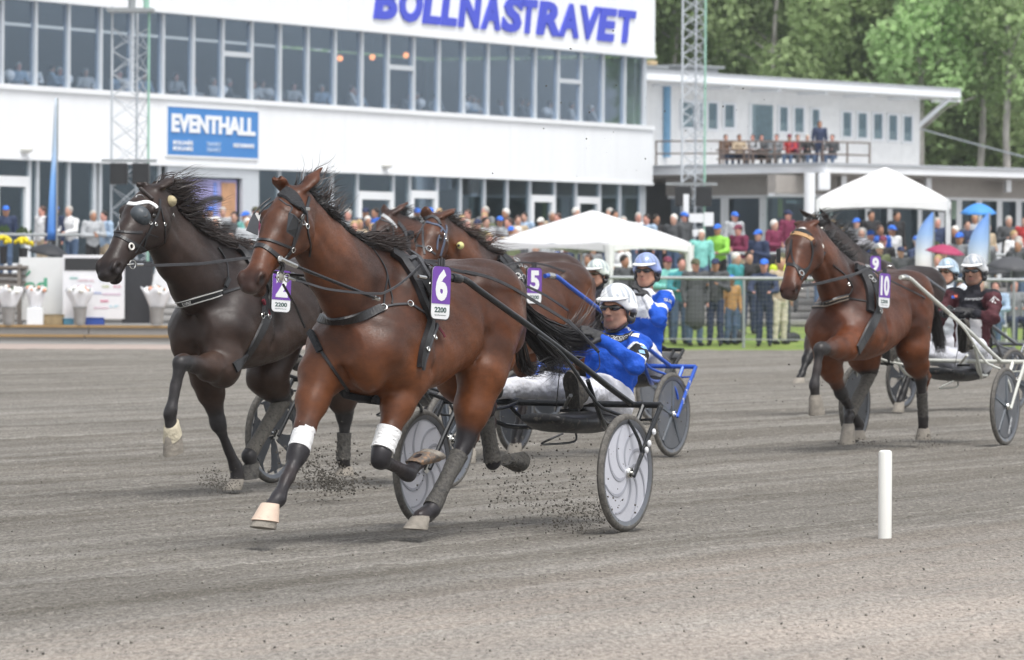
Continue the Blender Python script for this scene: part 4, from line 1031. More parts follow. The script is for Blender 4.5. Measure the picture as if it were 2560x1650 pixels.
    # hooves
    for key, (co, toe, heel) in hoofs.items():
        ctr = (toe * .56 + heel * .44); ax_ = toe - heel; ln = np.linalg.norm(ax_); ax_ = ax_ / max(ln, 1e-6); ln = min(max(ln, .12), .155)
        latv = np.array((0, 1.0, 0)); dn = ctr - co; dn /= np.linalg.norm(dn); mb = MB(); rings = []; N = 16
        for t, rr in ((-.12, .80), (0, .86), (.06, .93), (.5, 1.02), (.96, 1.14), (1.0, 1.12)):
            cc = co * (1 - t) + ctr * t; rx = ln * .5 * rr * (.74 + .26 * max(t, 0)); ry = .060 * kz * rr
            rings.append([toW(cc + ax_ * rx * math.cos(th) + latv * ry * math.sin(th) * (1 - .12 * math.cos(th))) for th in [2 * math.pi * i / N for i in range(N)]])
        vs = [p for rg in rings for p in rg]; fs = [(i * N + k, i * N + (k + 1) % N, (i + 1) * N + (k + 1) % N, (i + 1) * N + k) for i in range(len(rings) - 1) for k in range(N)]
        fs += [tuple(range(N - 1, -1, -1)), tuple((len(rings) - 1) * N + k for k in range(N))]; mb.add(vs, fs)
        mb.build('hoof', sp['legs'][key].get('hm', HOOFM), root, True)
        bl = sp['legs'][key].get('bell')
        if bl is not None:                                   # rubber boot pulled over the coronet
            rings = []
            for t, rr in ((-.42, .80), (-.40, .86), (-.05, 1.02), (.3, 1.14), (.60, 1.24), (.62, 1.18)):
                cc = co * (1 - t) + ctr * t; rx = ln * .5 * rr * (.74 + .26 * max(t, 0)); ry = .060 * kz * rr
                rings.append([toW(cc + ax_ * rx * math.cos(th) + latv * ry * math.sin(th) * (1 - .12 * math.cos(th))) for th in [2 * math.pi * i / N for i in range(N)]])
            mb = MB(); mb.add([p for rg in rings for p in rg], fs); mb.build('bell_boot', bl, root, True)
    # eyes
    for sd in (1, -1):
        MB().ball(toW(H(.186, .002, .091 * sd)), .021, 12).build('eye', mat('horse_eye', (.012, .008, .006), .06, var=0, spec=.8), root, True)
    return dict(root=root, bvh=bvh, H=H, T=T, L=L, toW=toW, rig=rig, xw=xw, legs=legs, kz=kz, u=u, n=n_, lat=lat, poll=poll, hs=hs_)

CAMP = Vector((0, 0, CAMZ))
def hit(hz, px, py):
    d = P(px, py, 1.0) - CAMP; d.normalize(); loc, nor, _, _ = hz['bvh'].ray_cast(CAMP, d); return loc, nor, d
def on_body(hz, pts, step=5.0):
    """photo polyline -> points and normals on the animal's surface"""
    q = []
    for i in range(len(pts) - 1):
        n = max(1, int(math.hypot(pts[i + 1][0] - pts[i][0], pts[i + 1][1] - pts[i][1]) / step))
        q += [(pts[i][0] + (pts[i + 1][0] - pts[i][0]) * k / n, pts[i][1] + (pts[i + 1][1] - pts[i][1]) * k / n) for k in range(n)]
    q.append(pts[-1][:2]); out = []; last = None
    hs0 = [hit(hz, *p)[0] is not None for p in q]
    if any(hs0): i0 = hs0.index(True); i1 = len(hs0) - hs0[::-1].index(True); q = q[i0:i1] if i1 - i0 > 2 else q
    for px, py in q:
        loc, nor, d = hit(hz, px, py)
        if loc is None:
            dep = last if last else hz['rig'].w(hz['rig'].solve(px, py, 0.05)).y
            loc, nor, _, _ = hz['bvh'].find_nearest(P(px, py, dep))
        last = loc.y
        if nor.dot(d) > 0: nor = -nor
        out.append((loc, nor))
    P_ = [o[0] for o in out]; N_ = [o[1] for o in out]
    for _ in range(2):
        P_ = [P_[0]] + [(P_[i - 1] + P_[i] * 2 + P_[i + 1]) / 4 for i in range(1, len(P_) - 1)] + [P_[-1]]
        N_ = [N_[0]] + [(N_[i - 1] + N_[i] + N_[i + 1]).normalized() for i in range(1, len(N_) - 1)] + [N_[-1]]
    return P_, N_
def smoothpx(pts, n=4):
    return [(v.x, v.y) for v in catmull([Vector((p[0], p[1], 0)) for p in pts], n)] if len(pts) > 2 else pts
def strap(hz, name, pts, wd, th=.006, m=None, parent=None, lift=.002):
    P_, N_ = on_body(hz, smoothpx(pts)); P_ = [p + n * lift for p, n in zip(P_, N_)]
    return MB().ribbon(P_, N_, wd, th).build(name, m or LEATH, parent or hz['root'])
def mirror_strap(hz, o_pts, name, wd, th, m=None, parent=None):
    """the same strap on the far side of the animal"""
    P_, N_ = on_body(hz, smoothpx(o_pts)); r = hz['rig']; out = []; on = []
    for p in P_:
        q = r.loc(p); q.y = -q.y; lo, no, _, _ = hz['bvh'].find_nearest(r.w(q)); out.append(lo + no * .002); on.append(no)
    return MB().ribbon(out, on, wd, th).build(name, m or LEATH, parent or hz['root'])
def free(hz, pts): return [hz['rig'].w(hz['rig'].solve(*p)) for p in pts]
def strands(name, bases, dirs, lens, droop, wd, m, root, seed=0, seg=8, curl=.25, wind=(0, 0, 0)):
    r_ = np.random.default_rng(seed); n = len(bases); b = np.array(bases, float); d = np.array(dirs, float); d /= np.linalg.norm(d, axis=1)[:, None]
    L_ = np.array(lens)[:, None]; P_ = [b]; cur = b.copy(); wv = np.array(wind, float); nc = max(4, n // 11); order = np.argsort(b @ np.array((1.0, .3, -.6)) + r_.normal(size=n) * .012); cid = np.empty(n, int); cid[order] = np.arange(n) * nc // n
    ph = r_.uniform(0, 6.28, (nc, 3))[cid] + r_.normal(size=(n, 3)) * .30; fr = r_.uniform(2, 5, (nc, 1))[cid]; dc = r_.normal(size=(nc, 3))[cid] * .22; d = d + dc; L_ = L_ * r_.uniform(.6, 1.15, (nc, 1))[cid]
    for k in range(seg):
        t = (k + 1) / seg; d2 = d + wv * t + np.array((0, 0, -1)) * droop * t + curl * 1.3 * np.sin(ph + fr * t * 2); d2 /= np.linalg.norm(d2, axis=1)[:, None]
        cur = cur + d2 * L_ / seg; P_.append(cur.copy())
    P_ = np.stack(P_, 1); tdir = np.gradient(P_, axis=1); side = np.cross(tdir, r_.normal(size=(n, 1, 3)) + np.array((0, -1.5, 0))); side /= np.linalg.norm(side, axis=2)[:, :, None] + 1e-9
    w_ = wd * (1 - np.linspace(0, 1, seg + 1) ** 2 * .9)[None, :, None] * r_.uniform(.5, 1.3, (n, 1, 1)); A = P_ - side * w_ / 2; B = P_ + side * w_ / 2
    vs = np.stack([A, B], 2).reshape(-1, 3); base = np.arange(n)[:, None] * (seg + 1) * 2 + np.arange(seg)[None, :] * 2
    fs = np.stack([base, base + 1, base + 3, base + 2], -1).reshape(-1, 4)
    return npobj(name, vs, fs, m, root, True)
def leg_wrap(hz, key, t0, t1, rad, name, m, seg='cannon', label=None):
    a, b, c, d = hz['legs'][key]; p, q = {'cannon': (b, c), 'forearm': (a, b), 'pastern': (c, d)}[seg]
    n = 15; mb = MB(); rr = rad if isinstance(rad, (list, tuple)) else [rad] * n; rr = list(np.interp(np.linspace(0, 1, n), np.linspace(0, 1, len(rr)), rr))
    pts = [hz['toW'](p * (1 - t) + q * t) for t in np.linspace(t0, t1, n)]
    mb.tube(pts, rr, 22); ctr_ = [sum((mb.v[i * 22 + k] for k in range(22)), Vector()) / 22 for i in range(n)]
    for i in range(n):
        for k in range(22):
            q = mb.v[i * 22 + k]; d_ = q - ctr_[i]; mb.v[i * 22 + k] = ctr_[i] + d_ * (1 + .035 * math.sin(i * 2.1 + k * .57 + 1.3 * math.sin(i * .9)) + .02 * math.sin(k * 1.7 + i * 3.1))
    o = mb.build(name, m, hz['root'], True)
    if label: o['label'] = label
    return o
def metal_ring(hz, pt, R, r=.004, axis=None, name='ring', parent=None, m=None):
    q = hz['rig'].w(hz['rig'].solve(*pt)) if not isinstance(pt, Vector) else pt
    return MB().ring(q, axis or hz['rig'].l, R, r).build(name, m or STEEL, parent or hz['root'], True)
PURPLE = mat('plate_purple', (.16, .055, .36), .35, var=.03)
PLW = mat('plate_white', (.78, .79, .80), .35, var=.03)
def number_plate(hz, ctr, wpx, hpx, num, yl, tilt=.06):
    """saddle cloth plate hanging on the horse's left: purple field, white numeral, white foot with small print"""
    rig = hz['rig']; c = rig.solve(*ctr, yl); cw = rig.w(c); Y = cw.y
    hgt = hpx / FPX * Y; wdt = min(.25, wpx / FPX * Y / (rig.s * .98 + .10)); R = (-rig.f + rig.l * .12).normalized(); U = (Vector((0, 0, 1)) + R * tilt).normalized(); R = (R - U * R.dot(U)).normalized(); N = R.cross(U)
    def rr(w_, h_, rad, o):
        pts = []
        for sx, sy, a0 in ((1, -1, -90), (1, 1, 0), (-1, 1, 90), (-1, -1, 180)):
            for k in range(5):
                a = math.radians(a0 + 22.5 * k); pts.append(cw + R * (sx * (w_ / 2 - rad) + rad * math.cos(a)) + U * (sy * (h_ / 2 - rad) + rad * math.sin(a)) + N * o)
        return pts
    pl = MB().prism(rr(wdt, hgt, .035, 0), N * .006).build('number_plate', LEATH, hz['root'])
    MB().prism(rr(wdt * .93, hgt * .955, .032, .0065), N * .0015).build('plate_foot', PLW, pl)
    pts = [p for p in rr(wdt * .93, hgt * .955, .032, .0085)]; cut = -hgt * .20
    up = []
    for p in pts:
        v = (p - cw).dot(U)
        if v > cut: up.append(p)
    bl = cw + R * (-wdt * .465) + U * cut + N * .0085; br = cw + R * (wdt * .465) + U * cut + N * .0085
    poly = [br] + up + [bl]; MB().prism(poly, N * .0015).build('plate_field', PURPLE, pl)
    nw = wdt * (.60 if len(num) == 1 else .74); v, f = text_geo(num, cw + R * (-nw / 2) + U * (cut + hgt * .09) + N * .0104, R, U, hgt * .52, .045, 0, .0015, width=nw); mb = MB(); mb.add(v, f); mb.build('numeral', PLW, pl)
    dk_ = mat('print_dark', (.03, .08, .07), .5)
    v, f = text_geo('2200', cw + R * (-wdt * .30) + U * (-hgt * .355) + N * .0084, R, U, hgt * .095, .03, 0, .001, width=wdt * .6); mb = MB(); mb.add(v, f); mb.build('small_print', dk_, pl)
    v, f = text_geo('spelansvar', cw + R * (-wdt * .30) + U * (-hgt * .415) + N * .0084, R, U, hgt * .022, .0, 0, .001, width=wdt * .6); mb = MB(); mb.add(v, f); mb.build('small_print', dk_, pl)
    for k in (-1, 0, 1):                                     # strap tongues over the top edge
        MB().box(cw + U * (hgt / 2 + .008) + R * (.024 * k) + N * .004, (.014, .008, .06), (R, N, U)).build('plate_strap', LEATHG, pl)
    return pl

BAY = ((.092, .030, .0120), (.034, .016, .011), (.009, .008, .009), (.190, .062, .0195))
DKB = ((.030, .0175, .0135), (.018, .012, .011), (.007, .006, .007), (.055, .030, .020))

BELL = mat('bell_boot_pink', (.62, .48, .38), .6, var=.15, scale=10, dirt=((.35, .30, .25), .3, 30)); BELLO = mat('bell_boot_tan', (.32, .20, .12), .7, var=.4, scale=14, dirt=((.12, .11, .10), .75, 40))
# ---- horse 6 (nearest bay) -------------------------------------------------
rA = Rig(.070, 30.2, 28)
hA = empty('horse', (0, 0, 0), 0, 'nearest bay trotter wearing number 6 with white bandages above its knees', 'horse')
A = horse(rA, dict(h=.0125, seed=2, withers=(968, 629), croup=(1168, 640), neckpx=[(908, 738, .265), (866, 706, .222), (819, 652, .176), (780, 596, .142)], crest=[(958, 650), (893, 640), (830, 582), (776, 530)], poll=(737, 480, 0), muzzle=(622, 722, 0.0), coat=BAY, leg_col=(.024, .022, .025),
    ears=[(795, 430, .075), (688, 438, -.07)],
    legs=dict(
        RF=dict(pts=[(800, 935, -.17), (742, 1143, -.14), (694, 1248, -.12), (669, 1277, -.12)], toe=(628, 1314, -.12), heel=(690, 1328, -.12), hm=HOOFD, bell=BELL),
        LF=dict(pts=[(1016, 950, .17), (949, 1146, .15), (1019, 1184, .13), (1050, 1152, .12)], toe=(1104, 1150, .12), heel=(1062, 1116, .12), hm=HOOFM, bell=BELLO),
        LH=dict(pts=[(1205, 930, .19), (1160, 1112, .15), (1078, 1272, .13), (1050, 1293, .12)], toe=(1012, 1320, .12), heel=(1067, 1327, .12), point=(1186, 1096, .15), hm=HOOFD),
        RH=dict(pts=[(1150, 945, -.17), (1211, 1030, -.15), (1232, 1152, -.13), (1268, 1150, -.12)], toe=(1304, 1140, -.12), heel=(1296, 1174, -.12), point=(1236, 1015, -.15), hm=BOOTM))), hA)
# ---- tack and hair of horse 6
def head_tack(hz, zt, straps, parent_name='bridle'):
    """first strap is the bridle itself, the others are its pieces"""
    base = None
    for i, (pts, wd, *r) in enumerate(straps):
        m = r[0] if r else LEATH; nm = r[1] if len(r) > 1 else 'strap'
        o = strap(hz, 'bridle' if base is None else nm, zt(*pts), wd, .006, m, base)
        if base is None: base = o
    return base
brA = head_tack(A, zq, [([(868, 140), (845, 230), (818, 290), (792, 380), (760, 470), (732, 550), (690, 612), (650, 645)], .022),
    ([(560, 128), (600, 118), (650, 124), (720, 168), (790, 228), (838, 262)], .020), ([(462, 478), (500, 474), (560, 482), (640, 510), (735, 545)], .016),
    ([(440, 530), (455, 520), (500, 522), (560, 562), (610, 602), (642, 628)], .030), ([(845, 238), (852, 320), (856, 420), (878, 520), (872, 610)], .012),
    ([(560, 120), (650, 100), (760, 190), (830, 245)], .012), ([(750, 440), (735, 520), (700, 590), (660, 640)], .010)])
strap(A, 'poll_cover', zq((660, 95), (720, 120), (775, 190), (812, 250)), .085, .010, mat('hood_cloth', (.016, .017, .02), .8, bump=.5, bscale=60), brA, .004)
def plate4(hz, pts, th, m, name, parent, thick_dir=None):
    q = free(hz, pts); n = (q[1] - q[0]).cross(q[2] - q[1]).normalized(); return MB().prism(q, n * th).build(name, m, parent)
CUP = mat('blinker_leather', (.03, .034, .04), .25, var=.2, spec=.7)
plate4(A, zq((705, 262, .125), (745, 280, .155), (784, 318, .17), (778, 390, .16), (755, 462, .135), (688, 412, .12)), .006, CUP, 'blinker', brA)
plate4(A, zq((430, 253, -.13), (484, 270, -.10), (470, 330, -.095), (462, 438, -.09), (368, 398, -.15), (395, 320, -.15)), .006, CUP, 'blinker', brA)
for pts in (zq((560, 145, -.09), (500, 190, -.11), (450, 240, -.12), (432, 262, -.125)), zq((585, 165, -.07), (520, 210, -.10), (475, 262, -.10))): MB().tube(catmull(free(A, pts), 4), .005, 6).build('blinker_stay', LEATH, brA, True)
q = free(A, zq((630, 150, .02), (690, 195, .07), (722, 205, .09), (736, 220, .10), (716, 262, .125))); MB().tube(q, .0045, 6).build('blinker_stay', LEATHG, brA, True)
def buckle(hz, px, py, parent, s=.014, d=.006):
    lo, no, _ = hit(hz, px, py)
    if lo is None: return
    mb = MB(); mb.ring(lo + no * d, no, s, .003, 10, 5); mb.build('buckle', STEEL, parent, True)
for x, y in ((738, 556), (808, 290), (852, 368), (818, 340)): buckle(A, *zq((x, y))[0], brA)
q = A['rig'].w(A['rig'].solve(*zq((843, 240, .12))[0])); lo, no, _ = hit(A, *zq((843, 240))[0])
if lo: MB().box(lo + no * .012, (.045, .008, .018), (A['rig'].f, no, Vector((0, 0, 1))), .003).build('buckle', STEEL, brA)
def bit_ring(hz, p, R, parent): return metal_ring(hz, p, R, .004, hz['rig'].l + hz['rig'].f * .2, 'bit_ring', parent)
bit_ring(A, zq((642, 632, .085))[0], .017, brA); bit_ring(A, zq((643, 770, .085))[0], .030, brA); bit_ring(A, zq((692, 780, .10))[0], .021, brA)
MB().lathe(A['rig'].w(A['rig'].solve(*zq((643, 770, .085))[0])), A['rig'].l, [(0, 0), (.024, 0), (.024, .004), (.014, .007), (0, .007)], 16).build('bit_disc', mat('brushed_bit', (.5, .48, .42), .4, .8), brA, True)
def rod(hz, pts, r, name, m, parent=None, n=6, smooth=True): return MB().tube(catmull(free(hz, pts), 5) if smooth and len(pts) > 2 else free(hz, pts), r, n).build(name, m, parent or hz['root'], True)
rod(A, zq((600, 775, .07), (700, 774, .10)), .005, 'bit_bar', STEEL, brA); rod(A, zq((700, 780, .11), (756, 796, .12)), .009, 'rein_rod', STEEL, brA)
rod(A, zq((640, 650, .085), (660, 690, .09), (645, 740, .085)), .012, 'bit_strap', LEATH, brA)
rod(A, zq((646, 632, .10), (770, 690, .13), (1200, 862, .26), (1385, 936, .30)), .010, 'head_pole', LEATH)
rod(A, zq((640, 628, .11), (680, 648, .115), (770, 688, .13)), .0125, 'head_pole_cap', STEEL); rod(A, zq((1385, 936, .30), (1425, 950, .31)), .013, 'head_pole_cap', STEEL)
# reins: from the bit through the saddle ring back to the driver's hand
RA1 = zq((755, 796, .12), (850, 822, .14), (1000, 866, .20), (1200, 893, .27), (1400, 905, .33), (1480, 892, .33), (1600, 820, .30), (1700, 730, .24), (1785, 648, .19))
RA2 = zq((1790, 645, .19), (1960, 700, .24), (2200, 757, .30)) + z4((0, 180, .32), (180, 222, .34), (350, 295, .33), (560, 420, .28), (800, 570, .22), (930, 690, .20), (1030, 790, .20))
def rein(hz, pts, wd, name='rein', m=None):
    q = catmull(free(hz, pts), 5); return MB().ribbon(q, [hz['rig'].l] * len(q), wd, .005).build(name, m or LEATHG, hz['root'])
rein(A, RA1, .014); rein(A, RA2, .020)
rein(A, zq((440, 700, -.12), (800, 760, -.16), (1300, 720, -.22), (1790, 640, -.15)) + z4((180, 190, -.2), (560, 330, -.2), (800, 480, -.15)), .016)
def mbr(hz): return hz['root']
sdA = strap(A, 'saddle_pad', zq((1515, 578), (1560, 605), (1620, 655), (1680, 745), (1725, 840), (1755, 945)) + z2((1290, 960), (1312, 1030), (1305, 1090), (1270, 1200), (1250, 1330)), .050, .030, LEATH)
strap(A, 'surcingle', zq((1590, 590), (1650, 640), (1710, 690), (1760, 755), (1805, 840), (1840, 900)) + z2((1318, 1010), (1330, 1060), (1300, 1160), (1270, 1260)), .085, .012, LEATH, sdA)
for wd, pts in ((.035, zq((1640, 590), (1700, 625), (1770, 680), (1830, 760), (1850, 860))), (.03, zq((1655, 665), (1700, 640), (1745, 690), (1800, 790)))): strap(A, 'saddle_strap', pts, wd, .022, LEATHG, sdA, .012)
for px, py, R in ((1058.5, 648, .022), (1074, 672, .016), (1068, 683, .014), (1077, 695, .018), (1064, 713, .014), (1070, 722, .012), (1075, 845, .014), (1058, 872, .012), (1067, 785, .012)):
    lo, no, _ = hit(A, px, py)
    if lo: MB().ring(lo + no * .035, no + Vector((.3, 0, .4)), R, .0045, 14, 6).build('ring', STEEL, sdA, True)
MB().tube(free(A, zq((1740, 768, .33), (1800, 778, .34))), .010, 8).build('shaft_catch', STEEL, sdA, True)
strap(A, 'girth_strap', z2((1345, 1060), (1320, 1120), (1290, 1210), (1262, 1300), (1255, 1345)), .022, .014, LEATHG, sdA, .02)
strap(A, 'girth_tag', z2((1352, 1080), (1375, 1110), (1392, 1142)), .016, .004, mat('dark_red_strap', (.12, .01, .02), .6), sdA, .03)
bc = strap(A, 'breast_collar', z2((585, 925), (560, 965), (600, 1008), (700, 1030), (800, 1022), (900, 998), (1012, 950)), .055, .014, LEATH)
strap(A, 'collar_strap', z2((1015, 948), (1080, 932), (1190, 925), (1240, 950), (1300, 988)), .014, .006, LEATHG, bc)
strap(A, 'neck_strap', zq((1360, 530), (1440, 640), (1490, 745), (1480, 840), (1468, 905)) + z2((1025, 940)), .011, .005, LEATH, bc)
strap(A, 'neck_strap', zq((1493, 760), (1510, 860), (1533, 950)) + z2((1075, 920)), .009, .005, LEATH, bc)
for x, y in ((1022, 948), (1190, 925), (1305, 990)): buckle(A, *z2((x, y))[0], bc, .018, .012)
rod(A, z2((380, 800, .08), (420, 870, .06), (455, 930, .02), (490, 1010, 0), (520, 1075, 0)), .0075, 'martingale', LEATH)
strap(A, 'martingale', z2((520, 1075), (545, 1100), (600, 1190), (680, 1310), (760, 1430), (800, 1480)), .018, .008, LEATH)
strap(A, 'martingale_knot', z2((530, 1080), (560, 1110), (590, 1160), (620, 1230)), .040, .022, mat('hood_cloth', (.016, .017, .02)))
strap(A, 'chest_pad', z3((850, 345), (880, 385), (930, 405), (1010, 405), (1090, 400)), .060, .035, mat('hood_cloth', (.016, .017, .02)))
number_plate(A, (1099.5, 732), 47, 137, '6', .345, .05)
# leg gear
leg_wrap(A, 'RF', .60, .90, [.062, .062, .064], 'knee_bandage', BAND, 'forearm'); leg_wrap(A, 'LF', .64, .90, [.072, .068, .068], 'knee_bandage', BAND, 'forearm')
leg_wrap(A, 'LH', .16, .98, [.054, .048, .045, .047, .054], 'cannon_boot', BOOTM); leg_wrap(A, 'RH', .10, 1.0, [.054, .048, .046, .048, .055], 'cannon_boot', BOOTM)
def bell(hz, key, r0, r1, m, ext=.8, t0=.35, name='bell_boot'):
    a, b, c, d = hz['legs'][key]; e = hz['hoofc'][key]; ax_ = Vector(hz['toW'](e)) - Vector(hz['toW'](d)); st_ = Vector(hz['toW'](c * (1 - .72) + d * .72))
    L_ = ax_.length * ext; ax_.normalize(); o = Vector(hz['toW'](d)); MB().lathe(o, ax_, [(r0 * .86, -.035), (r0, -.028), (r0 * 1.05, 0), (r1, L_), (r1 * .92, L_ + .004)], 20, u=hz['rig'].l.orthogonal().normalized()).build(name, m, hz['root'], True)
A['hoofc'] = {k: (A['L'](A['rig'].solve(*lg['toe'])) * .5 + A['L'](A['rig'].solve(*lg['heel'])) * .5) for k, lg in {'RF': dict(toe=(628, 1314, -.12), heel=(690, 1328, -.12)), 'LF': dict(toe=(1104, 1150, .12), heel=(1062, 1116, .12))}.items()}


def mane(hz, n, L0, L1, dirs, wind, m, seed, a0=0.0, a1=1.0, tuft=.9, droop=.6, spread=.05, side=.02, name='mane'):
    r_ = np.random.default_rng(seed); p0 = hz['H'](-.02, .03) ; p1 = hz['T'](.06, 0, 1.66); pm = (p0 * .5 + p1 * .5) + np.array((0, 0, .0)); bs = []; ds = []; ls = []
    for _ in range(n):
        t = a0 + (a1 - a0) * r_.random(); b = p0 * (1 - t) ** 2 + 2 * t * (1 - t) * pm + p1 * t * t; q = Vector(hz['toW'](b)); lo, no, _, _ = hz['bvh'].find_nearest(q)
        if lo is None: continue
        lo = lo + hz['rig'].l * r_.normal() * side
        d = hz['rig'].f * dirs[0] + hz['rig'].l * dirs[1] + Vector((0, 0, dirs[2])) + Vector(r_.normal(size=3)) * spread * 2
        bs.append(lo - Vector((0, 0, .01))); ds.append(d); ls.append((L0 + (L1 - L0) * r_.random() ** tuft) * (.7 + .6 * abs(math.sin(t * 9 + seed))))
    return strands(name, bs, ds, ls, droop, .0048, m, hz['root'], seed, 8, .35, wind)
mane(A, 2400, .05, .12, (-.85, .3, .30), tuple(A['rig'].f * -1.0 + A['rig'].l * .4), HAIRB, 5, 0.03, .97, 1.2, .9)
mane(A, 200, .16, .30, (-.5, .1, 1.0), tuple(A['rig'].f * -.7 + A['rig'].l * .25), HAIRD, 6, .02, .5, 1.0, .3, .09, name='mane_wisps')
mane(A, 600, .18, .30, (-1.0, .3, .05), tuple(A['rig'].f * -1.4 + A['rig'].l * .5), HAIRD, 7, .72, 1.0, 1.0, .2, .05, name='mane_wisps')
def tail(hz, n, path, m, seed, w0=.05, w1=.20, lens=(.8, 1.0), name='tail', wd=.006):
    """strands follow a path (rig pixels with side), fanning out towards the end"""
    r_ = np.random.default_rng(seed); q = catmull(free(hz, path), 4); K = len(q); P_ = []
    for _ in range(n):
        off = Vector(r_.normal(size=3)); off = off.normalized() * abs(r_.random()) ** .5; ph = r_.uniform(0, 6.28); end = r_.uniform(*lens); row = []
        for k in range(K):
            t = k / (K - 1) * end; i = min(int(t * (K - 1)), K - 2); fr = t * (K - 1) - i; c = q[i].lerp(q[i + 1], fr); s_ = w0 + (w1 - w0) * t ** .8
            row.append(c + off * s_ + Vector((math.sin(ph + 6 * t), math.cos(ph * 1.3 + 5 * t), math.sin(ph * 2 + 7 * t))) * .022 * t)
        P_.append(row)
    P_ = np.array([[tuple(p) for p in r] for r in P_]); tdir = np.gradient(P_, axis=1); side = np.cross(tdir, r_.normal(size=(n, 1, 3)) + np.array((0, -1.5, 0))); side /= np.linalg.norm(side, axis=2)[:, :, None] + 1e-9
    w_ = wd * (1 - np.linspace(0, 1, K) ** 2 * .85)[None, :, None] * r_.uniform(.5, 1.3, (n, 1, 1)); A_ = P_ - side * w_ / 2; B_ = P_ + side * w_ / 2
    vs = np.stack([A_, B_], 2).reshape(-1, 3); base = np.arange(n)[:, None] * K * 2 + np.arange(K - 1)[None, :] * 2; fs = np.stack([base, base + 1, base + 3, base + 2], -1).reshape(-1, 4)
    return npobj(name, vs, fs, m, hz['root'], True)
tail(A, 1500, [(1245, 700, 0), (1300, 770, .0), (1345, 815, .02), (1400, 845, .05), (1450, 850, .08), (1490, 838, .1)], HAIRB, 3, .03, .095, (.6, 1.0))
tail(A, 500, [(1290, 760, 0), (1330, 830, .0), (1370, 870, .05), (1400, 905, .08), (1372, 925, .1)], HAIRB, 4, .04, .12, (.5, 1.0), 'tail_wisps')
tail(A, 90, [(1400, 850, 0.05), (1450, 830, .08), (1480, 790, .1), (1520, 765, .12)], HAIRD, 8, .05, .20, (.5, 1.0), 'tail_wisps', .004)
tail(A, 120, [(1300, 850, 0.05), (1315, 920, .05), (1350, 925, .08), (1390, 918, .1)], HAIRB, 9, .03, .08, (.6, 1.0), 'tail_wisps', .004)

# ---- horse 2 (dark, left) ---------------------------------------------------
rB = Rig(-1.06, 35.95, 30)
hB = empty('horse', (0, 0, 0), 0, 'black-brown trotter at the left with a white browband and lettered breast strap', 'horse')
BL = dict(LF=dict(pts=[(556, 925, .17), (452, 905, .16), (425, 1032, .14), (429, 1072, .14)], toe=(420, 1141, .14), heel=(450, 1122, .14), hm=HOOFD),
    RF=dict(pts=[(520, 945, -.17), (545, 1060, -.14), (592, 1172, -.12), (590, 1200, -.12)], toe=(555, 1225, -.12), heel=(602, 1224, -.12), hm=HOOFD),
    RH=dict(pts=[(668, 940, -.18), (706, 1000, -.15), (622, 1140, -.13), (628, 1160, -.12)], toe=(607, 1200, -.12), heel=(636, 1192, -.12), point=(726, 980, -.15), hm=BOOTM),
    LH=dict(pts=[(850, 945, .18), (862, 1045, .15), (858, 1150, .13), (862, 1168, .12)], toe=(840, 1188, .12), heel=(884, 1190, .12), point=(876, 1030, .15), hm=HOOFD))
B = horse(rB, dict(h=.0135, seed=5, withers=(592, 620), croup=(775, 645), neckpx=[(528, 735, .265), (488, 692, .225), (440, 636, .180), (404, 582, .146)], crest=[(585, 642), (520, 618), (458, 568), (404, 518)], poll=(382, 474, 0), muzzle=(262, 690, 0), coat=DKB, leg_col=(.030, .028, .029), ears=[(430, 446, .075), (351, 456, -.07)], legs=BL,
    marks=[((520, 710, .25), (.05, .08, .07), (.22, .20, .19), .35), ((330, 700, 0.05), (.03, .02, .02), (.25, .23, .22), .4)]), hB)
WHL = mat('white_patent', (.75, .76, .76), .3, var=.1)
brB = head_tack(B, z1, [([(512, 255), (505, 330), (470, 400), (430, 490), (405, 570), (372, 630), (345, 655)], .018), ([(285, 262), (300, 275), (350, 285), (400, 275), (440, 272), (480, 292), (492, 308)], .030, WHL, 'browband'),
    ([(205, 468), (250, 460), (320, 466), (400, 464)], .018), ([(188, 490), (215, 480), (260, 492), (320, 525), (380, 560), (412, 582)], .030), ([(515, 300), (530, 370), (545, 430), (540, 530)], .009), ([(470, 420), (400, 520), (350, 600)], .010), ([(262, 350), (255, 400), (256, 455)], .006, STEEL)])
CUPG = mat('grey_eye_cup', (.055, .065, .075), .45, var=.35, scale=14, dirt=((.2, .2, .19), .3, 40))
lo, no, _ = hit(B, *z1((392, 352))[0]); cupc = lo - no * .012
u_ = B['rig'].f.cross(no).normalized(); MB().lathe(cupc, no, [(.062, -.01), (.060, .015), (.048, .040), (.026, .055), (0, .060)], 20, sq=1.2).build('eye_cup', CUPG, brB, True)
MB().ring(cupc + no * .050 + Vector((.012, 0, -.01)), no, .020, .006, 14, 6).build('eye_cup_hole', BLACK, brB, True)
strap(B, 'strap', z1((420, 470), (455, 480), (500, 495)), .008, .004, LEATH, brB)
for x, y in ((452, 405), (486, 412), (596, 352), (542, 412)): buckle(B, *z1((x, y))[0], brB, .010)
lo, no, _ = hit(B, *z1((323, 557))[0]); MB().ring(lo + no * .012, no, .020, .006, 16, 6).build('ring', mat('white_ring', (.75, .73, .68), .4), brB, True)
bit_ring(B, z1((338, 670, .09))[0], .028, brB); rod(B, z1((300, 672, .07), (345, 668, .09)), .005, 'bit_bar', STEEL, brB); rod(B, z1((360, 672, .09), (402, 672, .1)), .011, 'rein_rod', STEEL, brB)
rein(B, z1((402, 672, .10), (470, 676, .12), (620, 672, .20), (780, 665, .27), (900, 650, .28), (1000, 637, .27), (1090, 627, .24)), .020)
rod(B, z1((360, 240, .03), (365, 228, .03), (395, 226, .05), (415, 245, .06)), .004, 'browband_wire', STEEL, brB)
lo, no, _ = hit(B, *z1((560, 270))[0]); q = B['rig'].w(B['rig'].solve(*z1((578, 265, .09))[0]))
